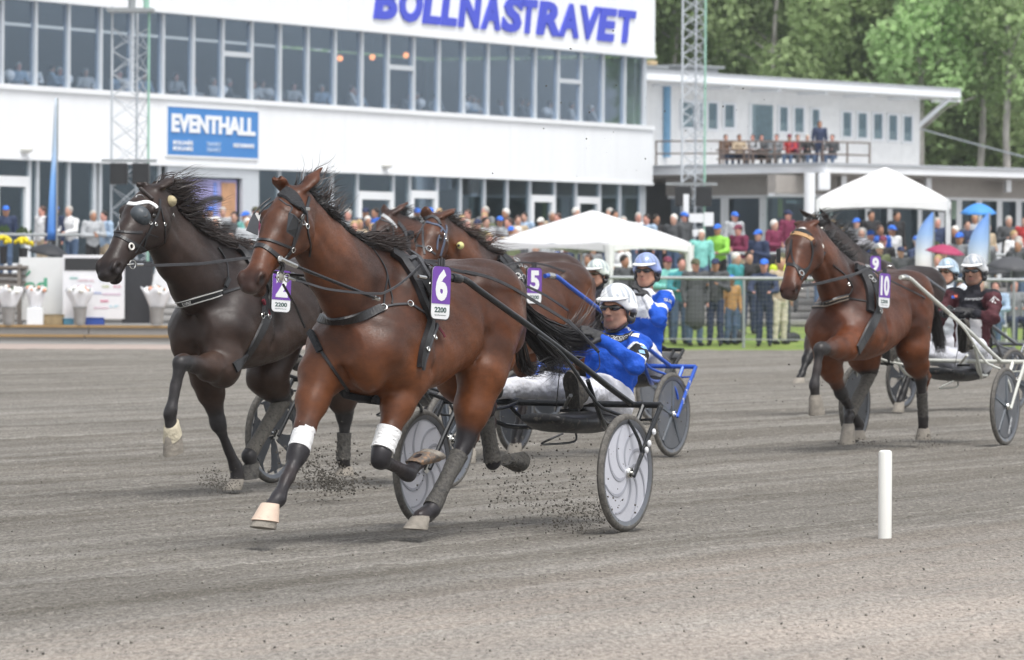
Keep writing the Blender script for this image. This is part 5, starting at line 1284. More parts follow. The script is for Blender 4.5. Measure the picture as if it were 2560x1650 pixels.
FLUFF = mat('ear_plug_fleece', (.42, .36, .22), .95, var=.3, scale=30, bump=.6)
ep = MB(); ep.ball(q, (.045, .05, .04), 12); ep.build('ear_plug', FLUFF, B['root'], True)
for k in range(9): lo, no, _ = hit(B, *z1((395 + k * 8, 192 + k * 7.5))[0]); (MB().ball(lo + no * .008, .014, 8).build('forelock_braid', HAIRD, brB, True) if lo else None)
bcB = strap(B, 'breast_strap', z1((552, 905), (580, 925), (620, 928), (700, 908), (800, 880), (905, 852)), .046, .010, LEATH)
for dy in (-17, 17): strap(B, 'strap_piping', z1((556, 908 + dy), (580, 925 + dy), (620, 928 + dy), (700, 908 + dy), (800, 880 + dy), (905, 852 + dy)), .006, .004, mat('piping_grey', (.5, .5, .48), .5), bcB, .012)
strap(B, 'collar_strap', z1((915, 852), (1000, 828), (1090, 805)), .020, .006, LEATH, bcB); strap(B, 'neck_strap', z1((885, 560), (935, 640), (948, 720), (944, 790), (908, 842)), .014, .006, LEATH, bcB)
strap(B, 'buckle_block', z1((948, 762), (925, 815)), .030, .014, BLACK, bcB, .008)
PBx, NBx = on_body(B, smoothpx(z1((560, 915), (600, 928), (680, 912), (716, 902))))
o_ = PBx[1] + NBx[1] * .016; e_ = PBx[-2] + NBx[-2] * .016; R_ = (e_ - o_).normalized(); U_ = NBx[len(NBx) // 2].cross(R_).normalized(); v, f = text_geo('KEVENY', o_ - U_ * .015 + NBx[len(NBx) // 2] * .008, R_, U_, .030, .02, 0, .002, width=(e_ - o_).length); v = [(lambda r_: r_[0] + (r_[1] if r_[1].dot(p - CAMP) < 0 else -r_[1]) * .017)(B['bvh'].find_nearest(p)) for p in v]; mb = MB(); mb.add(v, f); mb.build('strap_lettering', WHL, bcB)
sdB = strap(B, 'saddle_pad', z1((1005, 565), (1040, 590), (1080, 640), (1130, 720), (1165, 820), (1180, 900), (1175, 990)), .050, .026, LEATH)
strap(B, 'surcingle', z1((1080, 590), (1140, 660), (1200, 780), (1215, 900), (1200, 1000), (1170, 1080), (1110, 1190), (1050, 1280), (990, 1335)), .075, .014, LEATH, sdB)
strap(B, 'girth_strap', z1((1160, 900), (1185, 960), (1200, 1000)), .025, .018, mat('dark_red_strap', (.12, .01, .02), .6), sdB, .01)
for x, y in ((1160, 1000), (1250, 960), (1200, 1005), (1175, 985)): buckle(B, *z1((x, y))[0], sdB, .018, .02)
rod(B, z1((945, 1355, .05), (960, 1385, .05), (975, 1370, .05), (965, 1350, .05)), .004, 'girth_ring', STEEL, sdB)
number_plate(B, z1((1287, 842))[0], 46, 108, '2', .345, .05)
FAB = BOOTM
leg_wrap(B, 'RH', .02, .96, [.060, .052, .047, .052], 'cannon_boot', mat('dusty_boot', (.075, .070, .060), .85, var=.3, scale=14, bump=.4, dirt=((.12, .11, .095), .8, 50)))
leg_wrap(B, 'LH', .35, .98, [.050, .048, .052], 'cannon_boot', BOOTM)
bd = mat('dusty_fetlock_wool', (.50, .45, .34), .95, var=.35, scale=20, bump=.6)
B['hoofc'] = {k: (B['L'](B['rig'].solve(*lg['toe'])) * .5 + B['L'](B['rig'].solve(*lg['heel'])) * .5) for k, lg in BL.items()}
bell(B, 'LF', .062, .076, bd, .35, name='coronet_boot')
mane(B, 2600, .14, .30, (-1.0, .25, .12), tuple(B['rig'].f * -1.6 + B['rig'].l * .6 + Vector((0, 0, .0))), HAIRD, 15, 0, .98, 1.0, .5, .06)
mane(B, 500, .20, .34, (-.9, .2, .5), tuple(B['rig'].f * -1.4 + B['rig'].l * .8 + Vector((0, 0, .2))), HAIRD, 16, .0, .45, 1.0, .4, .08, name='mane_wisps')

# ---- horse 5 ------------------------------------------------------------------
rC = Rig(.667, 42.25, 27)
hC = empty('horse', (0, 0, 0), 0, 'bay trotter wearing number 5 with a yellow ear ball, running behind the nearest horse', 'horse')
def std_legs(rig, xw_, ph=0, far=True):
    """a trot: diagonal pair forward; xw_ = withers ahead of the axle"""
    A_ = dict(RF=[(.22, -.17, .95), (.50, -.14, .52), (.72, -.12, .24), (.80, -.12, .12)], LF=[(.16, .17, .95), (.42, .15, .62), (.10, .13, .50), (.02, .12, .60)],
              LH=[(-.66, .19, 1.0), (-.72, .15, .58), (-.52, .13, .22), (-.46, .12, .12)], RH=[(-.78, -.17, .98), (-1.12, -.15, .72), (-1.22, -.13, .38), (-1.34, -.12, .36)])
    if ph: A_ = dict(LF=[(x, -y, z) for x, y, z in A_['RF']], RF=[(x, -y, z) for x, y, z in A_['LF']], RH=[(x, -y, z) for x, y, z in A_['LH']], LH=[(x, -y, z) for x, y, z in A_['RH']])
    out = {}
    for k, q in A_.items():
        d = Vector(q[3]) - Vector(q[2]); toe = Vector(q[3]) + Vector((.10, 0, -.10)); heel = Vector(q[3]) + Vector((-.03, 0, -.11))
        if q[3][0] < q[2][0]: toe = Vector(q[3]) + Vector((-.10, 0, .06)); heel = Vector(q[3]) + Vector((-.11, 0, -.06)) if False else Vector(q[3]) + Vector((-.05, 0, -.07))
        tp = lambda v: PX(rig.w((v[0] + xw_, v[1], v[2])), v[1]); out[k] = dict(pts=[tp(v) for v in q], toe=tp(toe), heel=tp(heel), hm=HOOFD)
        if k[1] == 'H': out[k]['point'] = tp(Vector(q[1]) + Vector((-.06, 0, .06)))
    return out
def PX(q, yl):
    ax, ay = q.x / q.y, (CAMZ - q.z) / q.y; return (1280 + (ax * _c - ay * _s) * FPX, HOR + (ax * _s + ay * _c) * FPX, yl)
C = horse(rC, dict(h=.017, seed=8, withers=(1251, 642), croup=(1385, 658), poll=(1086, 548, 0), muzzle=(1035, 712, .04), coat=BAY, ears=[(1134, 524, .075), (1061, 520, -.07)], legs=std_legs(rC, 1.62, 1)), hC)
LB = mat('blue_grey_strap', (.08, .10, .15), .45, var=.2)
brC = head_tack(C, z5, [([(1215, 395), (1225, 450), (1205, 520), (1195, 600), (1170, 690), (1150, 760)], .022, LB), ([(800, 455), (860, 392), (960, 355), (1060, 385), (1130, 400), (1190, 460), (1215, 510)], .024, LB, 'browband'),
    ([(950, 380), (945, 500), (948, 620), (962, 745)], .018, LEATHG), ([(960, 390), (900, 500), (850, 600), (815, 745)], .018, LEATHG), ([(850, 640), (930, 650), (1000, 680), (1090, 745)], .018, LEATHG), ([(960, 320), (1060, 290), (1120, 330), (1150, 390)], .03, LEATHG), ([(1170, 440), (1120, 560), (1110, 690)], .014, LB)])
buckle(C, *z5((1010, 680))[0], brC, .022, .01); buckle(C, *z5((1200, 520))[0], brC, .016, .01); buckle(C, *z5((1215, 570))[0], brC, .012, .01)
plate4(C, z5((760, 470, -.12), (800, 455, -.11), (840, 470, -.10), (830, 560, -.10), (770, 590, -.13)), .006, CUP, 'blinker', brC)
q = C['rig'].w(C['rig'].solve(*z5((1390, 640, .12))[0])); MB().ball(q, .030, 14).build('ear_ball', mat('ear_ball_yellow', (.62, .60, .25), .5), C['root'], True); MB().ball(q + C['rig'].f * .024 + C['rig'].l * .0, .012, 8).build('ear_ball_hole', BLACK, C['root'], True)
sdC = strap(C, 'saddle_pad', z5((1830, 790), (1900, 870), (1980, 990), (2040, 1110)) + z4((390, 230), (425, 320)), .055, .028, LEATH)
strap(C, 'surcingle', z5((1900, 760), (1990, 850), (2080, 980), (2130, 1080)) + z4((440, 240), (465, 330)), .09, .014, LEATH, sdC)
for x, y, R in ((2045, 845, .026), (2090, 910, .018), (2060, 1020, .02), (2120, 1030, .018), (2150, 930, .014), (2095, 1080, .02)):
    lo, no, _ = hit(C, *z5((x, y))[0])
    if lo: MB().ring(lo + no * .03, no, R, .006, 14, 6).build('ring', STEEL, sdC, True)
rein(C, z5((1140, 760, .10), (1300, 900, .2), (1650, 960, .3), (1830, 925, .28), (2040, 850, .2)) + z4((600, 125, .2), (800, 190, .2), (1000, 240, .2)), .016)
number_plate(C, z4((535, 290))[0], 38, 93, '5', .35, .02)
mane(C, 1400, .07, .16, (-.8, .3, .3), tuple(C['rig'].f * -1.2 + C['rig'].l * .5), HAIRD, 25, .05, .98, 1.0, .4, .07)
mane(C, 130, .20, .34, (-.9, .3, .5), tuple(C['rig'].f * -1.4 + C['rig'].l * .7 + Vector((0, 0, .2))), mat('brown_hair', (.07, .035, .025), .5, var=.4, scale=20), 26, .3, .8, 1.0, .5, .10, name='mane_wisps')
tail(C, 500, [(1470, 735, 0), (1500, 790, .0), (1530, 850, .03), (1540, 890, .05)], HAIRB, 27, .03, .08, (.6, 1.0))

# ---- dark horse behind number 5 -----------------------------------------------
rD = Rig(.90, 51.3, 39)
hD = empty('horse', (0, 0, 0), 0, 'dark brown trotter with a white padded browband, behind number 5', 'horse')
D = horse(rD, dict(h=.019, seed=9, withers=(1165, 612), croup=(1350, 655), scale=1.58, poll=(972, 537, 0), muzzle=(905, 655, 0), coat=((.075, .030, .018), (.03, .016, .013), (.01, .009, .01), (.10, .04, .02)), ears=[(1017, 508, .075), (960, 515, -.07)], legs=std_legs(rD, 2.05, 1)), hD)
brD = head_tack(D, z5, [([(370, 275), (410, 262), (460, 275), (540, 330), (600, 390), (625, 425)], .040, mat('grey_browband', (.40, .41, .42), .5)), ([(400, 310), (365, 420), (330, 520)], .020, LEATHG), ([(420, 320), (480, 345), (560, 380), (590, 470), (570, 600), (545, 680)], .022, LEATHG), ([(640, 360), (720, 450), (760, 560), (770, 680)], .05, LEATHG), ([(400, 300), (380, 400), (370, 520)], .016, LEATHG)])
mane(D, 500, .10, .2, (-.6, .2, .6), tuple(D['rig'].f * -1), HAIRB, 31, .1, .98)

# ---- horse 10 -------------------------------------------------------------------
rE = Rig(3.69, 45.4, 26)
hE = empty('horse', (0, 0, 0), 0, 'bay trotter wearing number 10 with a white star and tan browband, at the right', 'horse')
EL = dict(LF=dict(pts=[(2112, 868, .17), (2050, 872, .15), (2036, 964, .13), (2038, 992, .13)], toe=(2030, 1040, .13), heel=(2056, 1034, .13), hm=HOOFD),
    RF=dict(pts=[(2070, 905, -.17), (2104, 985, -.14), (2148, 1062, -.12), (2146, 1078, -.12)], toe=(2128, 1100, -.12), heel=(2166, 1098, -.12), hm=HOOFD),
    RH=dict(pts=[(2160, 890, -.18), (2178, 930, -.15), (2122, 1042, -.12), (2120, 1064, -.12)], toe=(2108, 1112, -.12), heel=(2128, 1108, -.12), point=(2192, 918, -.15), hm=HOOFD),
    LH=dict(pts=[(2282, 870, .18), (2303, 952, .15), (2308, 1048, .13), (2308, 1072, .12)], toe=(2296, 1100, .12), heel=(2322, 1100, .12), point=(2322, 940, .15), hm=HOOFD))
E = horse(rE, dict(h=.0165, seed=11, withers=(2136, 662), croup=(2240, 688), poll=(2015, 564, 0), muzzle=(1970, 740, .03), head_w=1.13, coat=((.098, .029, .0115), (.032, .014, .010), (.008, .007, .008), (.18, .055, .017)), leg_col=(.035, .032, .032), ears=[(2041, 551, .075), (1998, 556, -.07)], legs=EL,
    marks=[((.085, .085, .008), (.045, .035, .055), (.72, .70, .68), .95), ((1984, 738, .05), (.025, .03, .03), (.30, .27, .26), .6)]), hE)
TAN = mat('tan_fleece_browband', (.45, .27, .13), .8, var=.3)
brE = head_tack(E, z8, [([(300, 235), (312, 300), (300, 370), (270, 430), (240, 470)], .020), ([(150, 220), (175, 205), (200, 196), (240, 202), (285, 218), (312, 238)], .042, TAN, 'browband'), ([(188, 235), (172, 330), (140, 400), (126, 440)], .014), ([(190, 240), (188, 330), (215, 400), (235, 450)], .014),
    ([(128, 400), (150, 382), (200, 384), (225, 400), (262, 420), (290, 398)], .032), ([(150, 225), (240, 175), (300, 215)], .05, mat('hood_cloth', (.016, .017, .02)))])
lo, no, _ = hit(E, *z8((238, 438))[0])
if lo: MB().ring(lo + no * .02, no, .022, .006, 14, 6).build('ring', STEEL, brE, True)
for x, y, R in ((235, 500, .026), (225, 470, .018), (245, 515, .018)): bit_ring(E, z8((x, y, .085))[0], R, brE)
MB().ball(E['rig'].w(E['rig'].solve(*z8((356, 278, .12))[0])), .033, 12).build('ear_ball', mat('ear_ball_white', (.75, .73, .66), .5), E['root'], True)
plate4(E, z8((98, 290, -.16), (122, 288, -.13), (122, 375, -.13), (98, 372, -.16)), .03, BLACK, 'blinker', brE)
plate4(E, z8((372, 298, .15), (392, 310, .16), (345, 385, .14), (335, 360, .13)), .006, CUP, 'blinker', brE)
rein(E, z8((245, 508, .1), (330, 498, .16), (450, 470, .25), (560, 440, .26), (645, 402, .2)), .026); rein(E, z8((650, 402, .2), (760, 470, .28), (860, 520, .32), (960, 570, .30), (1080, 640, .25), (1200, 660, .2)), .016)
bcE = strap(E, 'breast_collar', z8((258, 600), (275, 618), (320, 628), (380, 615), (450, 590), (520, 575)), .060, .014, LEATH)
for dy in (-9, 9): strap(E, 'strap_piping', z8((260, 606 + dy), (280, 618 + dy), (320, 628 + dy), (380, 615 + dy), (450, 590 + dy), (515, 575 + dy)), .012, .004, mat('piping_tan', (.30, .25, .20), .6), bcE, .016)
strap(E, 'collar_strap', z8((520, 578), (580, 592), (640, 603)), .014, .006, LEATH, bcE); strap(E, 'neck_strap', z8((430, 385), (500, 440), (535, 490), (548, 525), (515, 580)), .014, .006, LEATH, bcE)
sdE = strap(E, 'saddle_pad', z8((560, 395), (605, 440), (635, 500), (648, 580), (648, 665)), .07, .030, LEATH)
strap(E, 'surcingle', z8((610, 395), (670, 470), (700, 560), (705, 640), (690, 690), (640, 780), (600, 850), (578, 890)), .10, .014, LEATH, sdE)
for x, y, R in ((630, 410, .024), (650, 470, .02), (665, 490, .018), (720, 400, .02), (770, 412, .02), (700, 660, .018), (510, 500, .014)):
    lo, no, _ = hit(E, *z8((x, y))[0])
    if lo: MB().ring(lo + no * .03, no, R, .006, 14, 6).build('ring', STEEL, sdE, True)
number_plate(E, z8((733, 536))[0], 32, 89, '10', .35, .05)
mane(E, 700, .10, .20, (-.6, .15, .6), tuple(E['rig'].f * -1.0), HAIRB, 35, .0, .98); leg_wrap(E, 'RH', .0, .95, [.056, .052, .05], 'cannon_boot', mat('dusty_boot', (.12, .115, .10))); leg_wrap(E, 'LH', .3, .95, [.050, .046], 'cannon_boot', BOOTM)
tail(E, 500, [(2318, 745, 0), (2335, 790, .0), (2348, 850, .03), (2352, 880, .05)], HAIRB, 37, .03, .07, (.6, 1.0))

# ---- dark horse beyond number 10 --------------------------------------------------
rF = Rig(4.90, 56.5, 34)
hF = empty('horse', (0, 0, 0), 0, 'black trotter with a white ear ball, half hidden behind horse number 10', 'horse')
Fh = horse(rF, dict(h=.02, seed=13, withers=(2200, 655), croup=(2290, 685), poll=(2060, 560, 0), muzzle=(1995, 690, 0), coat=DKB, ears=[(2052, 526, .075), (1999, 524, -.07)],
    legs={**std_legs(rF, 1.95, 0), 'RF': dict(pts=[(2040, 850, -.17), (2016, 900, -.14), (2005, 935, -.12), (1998, 945, -.12)], toe=(1984, 958, -.12), heel=(2008, 956, -.12), hm=HOOFD)}), hF)
tail(Fh, 900, [(2262, 690, 0), (2300, 715, .05), (2335, 740, .1), (2370, 770, .15)], HAIRB, 39, .05, .10, (.6, 1.0))
mane(Fh, 500, .10, .24, (-.6, .15, .6), tuple(Fh['rig'].f * -1.0), HAIRB, 36, .0, .98)
MB().ball(Fh['rig'].w(Fh['rig'].solve(*z8((362, 180, .12))[0])), .035, 12).build('ear_ball', mat('ear_ball_white', (.75, .73, .66)), Fh['root'], True)
number_plate(Fh, z8((680, 400))[0], 30, 60, '9', .34, .0)
# ================================================================== SULKIES
RUBBER = mat('tyre_rubber', (.085, .080, .072), .8, var=.25, scale=14, dirt=((.13, .122, .11), .7, 40))
RIMG = mat('rim_grey', (.16, .17, .19), .35, .4, var=.15, dirt=((.25, .24, .22), .35, 14))
DISC = mat('wheel_disc_silver', (.60, .61, .67), .30, .15, var=.06, scale=4, dirt=((.45, .44, .43), .12, 20))
SWIRL = mat('disc_swirl', (.36, .37, .42), .4, .1, var=.15)
BLKT = mat('black_tube', (.020, .022, .025), .30, .3, var=.2, dirt=((.14, .13, .11), .35, 40))
SPKD = mat('dark_disc', (.045, .052, .065), .35, var=.2, dirt=((.18, .17, .16), .35, 12))
SPKB = mat('spoke_grey', (.10, .115, .135), .35, var=.2)
CLEARD = glass_mat('clear_wheel_cover', (.72, .76, .80), 1.3, .8)
def wheel(rig, x, y, z, side, style, root, R=.35):
    c = rig.w((x, y, z)); ax_ = rig.l * side; up = Vector((0, 0, 1)); fw = rig.f
    ty = MB(); ty.lathe(c, ax_, [(R - .030 + .024 * math.cos(t), .021 * math.sin(t)) for t in [2 * math.pi * k / 10 for k in range(10)]], 56, close=True, u=fw)
    wh = empty('wheel', c); bpy.data.objects.remove(wh)
    t = ty.build('wheel', RUBBER, root, True); t['label'] = {'swirl': 'silver disc wheel with dark swirls', 'star': 'dark grey wheel with wide spokes and openings', 'disc': 'dark covered wheel with straight spokes'}[style]
    pt = lambda r, th, o: c + (fw * math.cos(th) + up * math.sin(th)) * r + ax_ * o
    MB().lathe(c, ax_, [(R - .048, -.017), (R - .040, -.019), (R - .046, 0), (R - .040, .019), (R - .048, .017), (R - .066, .011), (R - .066, -.011)], 56, close=True, u=fw).build('rim', RIMG, t, True)
    N = 56
    if style == 'swirl':
        MB().lathe(c, ax_, [(0, .017), (.05, .016), (R - .066, .006), (R - .066, -.006), (.05, -.016), (0, -.017)], N, u=fw).build('disc', DISC, t, True)
        for sd in (1, -1):
            mb = MB()
            for k in range(8):
                th0 = 2 * math.pi * k / 8 + .2; pts = []
                for j in range(14):
                    f_ = j / 13; r = .045 + (R - .120) * f_; th = th0 + 1.15 * f_ ** 1.3; hh = .0172 - (r - .05) / (R - .066) * .0098
                    pts.append(pt(r, th, sd * hh))
                mb.ribbon(pts, [ax_ * sd] * 14, [.010 + .012 * math.sin(math.pi * min(1, j / 13 + .1)) for j in range(14)], .0012)
            mb.build('swirl', SWIRL, t)
    elif style == 'star':
        for k in range(6):
            th = 2 * math.pi * k / 6 + .3; mb = MB(); q = []
            for r, w_ in ((.03, .40), (.10, .36), (.18, .27), (.24, .27), (R - .064, .47)): q.append((r, w_))
            vs = [pt(r, th - w_, .004) for r, w_ in q] + [pt(r, th + w_, .004) for r, w_ in reversed(q)]; mb.prism(vs, ax_ * -.008); mb.build('spoke', SPKD, t)
            MB().ribbon([pt(.05, th, .005), pt(R - .07, th, .005)], [ax_, ax_], .022, .012).build('spoke_rib', SPKB, t)
    else:
        MB().lathe(c, ax_, [(0, .012), (R - .066, .005), (R - .066, -.005), (0, -.012)], N, u=fw).build('disc', SPKD, t, True)
        for k in range(5 if style == 'disc' else 6):
            th = 2 * math.pi * k / 5 + .35; MB().ribbon([pt(.03, th, .011), pt(R - .08, th, .006)], [ax_, ax_], [.030, .040], .010).build('spoke', SPKB, t)
        MB().lathe(c, ax_, [(R - .075, .0065), (R - .095, .0085), (R - .075, .0105)], N, u=fw).build('disc_rim', RIMG, t, True)
    MB().lathe(c, ax_, [(0, .050), (.010, .050), (.010, .042), (.030, .040), (.034, .030), (.026, .024), (.026, .010), (.036, .008), (.036, -.03), (0, -.03)], 20, u=fw).build('hub', STEEL, t, True)
    return t
def sulky(rig, root, col, style, hw=.674, sh=.535, stripe=None, z6_=None, kshaft=1.0, xf=1.56, zf=1.465, yf=.36, dx=0.0):
    root.matrix_basis = Matrix.Translation(rig.C) @ Matrix.Rotation(rig.rz, 4, 'Z'); w_ = lambda *p: rig.w(p)
    for sd in (1, -1): wheel(rig, 0, hw * sd, .35, sd, style, root)
    bx = -.354 + dx; bz = .735
    MB().tube([w_(bx, -hw - .05, bz), w_(bx - .01, -.3, bz + .0), w_(bx - .01, .3, bz), w_(bx, hw + .05, bz)], .0195, 10).build('crossbar', col, root, True)
    for sd in (1, -1):
        y = hw * sd; yy = y + .055 * sd
        MB().tube([w_(bx, yy, bz), w_(bx * .5, yy, bz - .19), w_(.0, yy, .33)], [.019, .018, .015], 10, flat=(rig.l, .75)).build('fork', col, root, True)
        MB().tube([w_(bx, y - .06 * sd, bz), w_(bx * .5, y - .055 * sd, bz - .19), w_(.0, y - .05 * sd, .34)], [.016, .015, .013], 8).build('fork', col, root, True)
        MB().tube([w_(bx + .02, y - .10 * sd, bz - .09), w_(bx + .03, yy, bz - .08)], .008, 6).build('fork_bridge', col, root)
        k = sd
        pts = [w_(bx, sh * k, bz + .005), w_(-.12 + dx * .5, .50 * k, .845), w_(.25, .475 * k, 1.0), w_(.76, .42 * k, 1.215), w_(1.22, .375 * k, 1.40), w_(1.36, .355 * k, 1.462), w_(1.46, .345 * k, 1.478), w_(xf, .34 * k, zf + .01)]
        MB().tube(catmull(pts, 5), .0185, 10).build('shaft', col, root, True)
        s2 = [w_(.66, .435 * k, 1.155), w_(.45, .50 * k, 1.03), w_(.22, .59 * k, .765), w_(.10, .63 * k, .705), w_(.005, .68 * k, .665), w_(-.06, .725 * k, .55), w_(-.098, .729 * k, .475)]
        MB().tube(catmull(s2, 4), .0105, 8).build('stay', col, root, True)
        MB().tube([w_(.42, .47 * k, 1.06), w_(.16, .30 * k, .70)], .003, 5).build('cable', BLACK, root)
        MB().tube(catmull([w_(bx, .22 * k, bz), w_(-.10, .24 * k, .70), w_(.15, .36 * k, .74), w_(.30, .47 * k, .80)], 4), .012, 8).build('footrest_tube', col, root, True)
        MB().tube([w_(.10, .30 * k, .705), w_(.10, .42 * k, .71)], .010, 8).build('stirrup', BLKT, root)
        MB().tube(catmull([w_(-.05, .40 * k, .88), w_(-.33, .36 * k, .62), w_(-.62, .25 * k, .58)], 4), .014, 8).build('seat_tube', col, root, True)
        MB().tube(catmull([w_(bx, .30 * k, bz), w_(-.55, .26 * k, .62), w_(-.9, .20 * k, .60)], 4), .013, 8).build('seat_tube', col, root, True)
    sp = Skin((-1.25, -.30, .42), (-.05, .30, .86), .016)      # seat pan with dipped sides
    sp.sweep((0, 0, 0), (1, 0, 0), (0, 0, 1), [(-1.12, .70, .585, .13, -.1), (-1.0, .685, .560, .20, -.1), (-.7, .665, .545, .21, -.1), (-.42, .66, .56, .19, -.1), (-.20, .68, .62, .13, 0)], .01, 3)
    sp.ell((-.70, 0, .76), (.34, .15, .11), .03, op='cut')
    V, Q = sp.mesh(1); V = np.array([tuple(rig.w(v)) for v in V]); npobj('seat', V, Q, mat('seat_black', (.022, .023, .026), .5, var=.25, dirt=((.13, .12, .10), .45, 30)), root)
    MB().tube(catmull([w_(-.28, .12, .56), w_(-.20, .02, .50), w_(-.40, -.02, .49), w_(-.62, .02, .50), w_(-.64, .02, .55)], 4), .007, 6).build('kick_bar', col, root, True)
    for sd in (1, -1):                                           # harness couplings where the shafts meet the saddle
        MB().lathe(w_(xf - .10, .345 * sd, zf + .01), (rig.f + Vector((0, 0, .1))), [(.022, -.05), (.026, -.04), (.026, .04), (.020, .05)], 12).build('shaft_coupling', STEEL if col is not BLKT else BLKT, root, True)
def sticker(rig, root, pts, wd, m, name='sticker', nor=None):
    q = [rig.w(p) for p in pts]; MB().ribbon(q, [nor or rig.l] * len(q), wd, .0012).build(name, m, root)
sA = empty('sulky', (0, 0, 0), 0, 'black sulky with silver swirl disc wheels behind horse number 6', 'sulky', 'race sulkies on the track'); sulky(rA, sA, BLKT, 'swirl')
WST = mat('sticker_white', (.75, .76, .78), .4)
for k, (a, b_) in enumerate(((.14, .20), (.20, .235), (.235, .26))):
    MB().ball(rA.w((-.354 + a, .674 + .078, .735 - a * 1.09)), (.013, .018, .020), 8).build('sticker', WST, sA)
sB = empty('sulky', (0, 0, 0), 0, 'black sulky with open spoked grey wheels behind the dark horse at the left', 'sulky', 'race sulkies on the track'); sulky(rB, sB, BLKT, 'star', hw=.72)
TUBB = mat('blue_tube', (.035, .11, .52), .28, .2, var=.12, dirt=((.25, .25, .25), .2, 30)); TUBW = mat('white_tube', (.62, .63, .58), .35, var=.12, dirt=((.25, .23, .2), .3, 20))
sC = empty('sulky', (0, 0, 0), 0, 'blue sulky with dark disc wheels behind horse number 5', 'sulky', 'race sulkies on the track'); sulky(rC, sC, TUBB, 'disc', hw=.715)
sD = empty('sulky', (0, 0, 0), 0, 'black sulky behind the dark horse with padded browband, mostly hidden', 'sulky', 'race sulkies on the track'); sulky(rD, sD, BLKT, 'disc', hw=.70)
sE = empty('sulky', (0, 0, 0), 0, 'white sulky with dark disc wheels behind horse number 10', 'sulky', 'race sulkies on the track'); sulky(rE, sE, TUBW, 'disc', hw=.71)
sF = empty('sulky', (0, 0, 0), 0, 'grey sulky with open spoked wheels behind the black horse at the right', 'sulky', 'race sulkies on the track'); sulky(rF, sF, RIMG, 'star', hw=.70)
# lettering along the shafts
def shaft_text(rig, root, txt, x0, z0, x1, z1_, y, m, h=.022):
    a, b_ = rig.w((x0, y, z0)), rig.w((x1, y - .0, z1_)); R_ = (b_ - a).normalized(); U_ = R_.cross(-rig.l).normalized(); U_ = U_ if U_.z > 0 else -U_
    v, f = text_geo(txt, a - U_ * h / 2, R_, U_, h, .02, 0, .002, width=(b_ - a).length); mb = MB(); mb.add(v, f); mb.build('shaft_lettering', m, root)
shaft_text(rC, sC, 'STALLDECKAREN', .95, 1.29, .28, 1.01, .50, WST, .030)
def wheel_text(rig, root, txt, y, m):
    a = rig.w((-.03, y, .08)); b_ = rig.w((-.20, y, .27)); R_ = (rig.w((-.12, y, .24)) - rig.w((-.04, y, .08))).normalized(); U_ = R_.cross(rig.l); U_ = -U_ if U_.z < 0 else U_
    v, f = text_geo(txt, rig.w((-.05, y, .10)), R_, U_, .035, .02, 0, .002, width=.16); mb = MB(); mb.add(v, f); mb.build('wheel_lettering', m, root)
wheel_text(rE, sE, 'WAHLSTEN', .71 + .022, WST)
for x, y, z in ((-.22, .777, .60), (-.16, .777, .53), (-.10, .777, .46)): MB().box(rC.w((x, y, z)), (.012, .004, .05), (rC.l, rC.f, Vector((0, 0, 1)))).build('sticker', WST, sC)

# ================================================================== DRIVERS
SKIN_ = mat('skin', (1, 1, 1), .5, attr='Col', var=.12, scale=25, spec=.35, bump=.05, bscale=200)
CLOTH = mat('race_colours', (1, 1, 1), .68, attr='Col', var=.16, scale=10, bump=.5, bscale=38, spec=.25, dirt=((.10, .10, .10), .05, 40))
TROU = mat('white_trousers', (.66, .67, .72), .75, var=.10, scale=9, bump=.6, bscale=34, dirt=((.38, .34, .30), .28, 30))
GLOVE = mat('black_glove', (.022, .022, .024), .6, var=.3, scale=30, bump=.4)
BOOTS = mat('muddy_riding_boot', (.030, .028, .026), .75, var=.4, scale=20, bump=.5, dirt=((.085, .075, .062), .7, 45))
SOLEM = mat('rubber_sole', (.022, .021, .020), .8, var=.4, scale=30, dirt=((.06, .054, .046), .5, 60))
GOGG = mat('dark_goggles', (.015, .014, .014), .08, var=.05, spec=.8); SHELLK = mat('helmet_black', (.02, .021, .023), .35, var=.2, dirt=((.15, .15, .14), .3, 40))
def toworld(rig, V): return np.array(rig.C)[None] + V[:, :1] * np.array(rig.f)[None] + V[:, 1:2] * np.array(rig.l)[None] + V[:, 2:3] * np.array((0, 0, 1.0))[None]
def skin_obj(rig, sk, name, m, parent, smooth=2, col=None):
    V, Q = sk.mesh(smooth); return npobj(name, toworld(rig, V), Q, m, parent, True, col(V) if col else None)
def N3(v): v = np.array(v, float); return v / np.linalg.norm(v)
def hand(sk, wrist, dirn, palm_n, side, grip=1.0, s=1.0):
    """palm, four fingers of unequal length bent round a rein, thumb from the side of the palm"""
    d = N3(dirn); pn = N3(np.array(palm_n) - d * np.dot(palm_n, d)); a = np.cross(d, pn) * side
    pc = np.array(wrist) + d * .050 * s; sk.ell(pc, (.050 * s, .042 * s, .018 * s), .012, R=(d, a, pn))
    for i, (o, l) in enumerate(((-.030, .82), (-.010, .97), (.011, 1.0), (.031, .92))):
        k0 = np.array(wrist) + d * .090 * s + a * o * -1 * s; b1 = .55 * grip; p1 = k0 + (d * math.cos(b1) + pn * math.sin(b1)) * .036 * l * s; p2 = p1 + (d * math.cos(b1 + 1.25 * grip) + pn * math.sin(b1 + 1.25 * grip)) * .026 * l * s; p3 = p2 + (d * math.cos(b1 + 2.2 * grip) + pn * math.sin(b1 + 2.2 * grip)) * .020 * l * s
        sk.chain([k0, p1, p2, p3], [.0105 * s, .0098 * s, .009 * s, .008 * s], .004)
    t0 = np.array(wrist) + d * .030 * s + a * .034 * s; t1 = t0 + (d * .6 + a * .6 + pn * .5) * .036 * s; t2 = t1 + (d * .75 - a * .25 + pn * .6) * .030 * s; sk.chain([t0, t1, t2], [.014 * s, .0115 * s, .009 * s], .006)
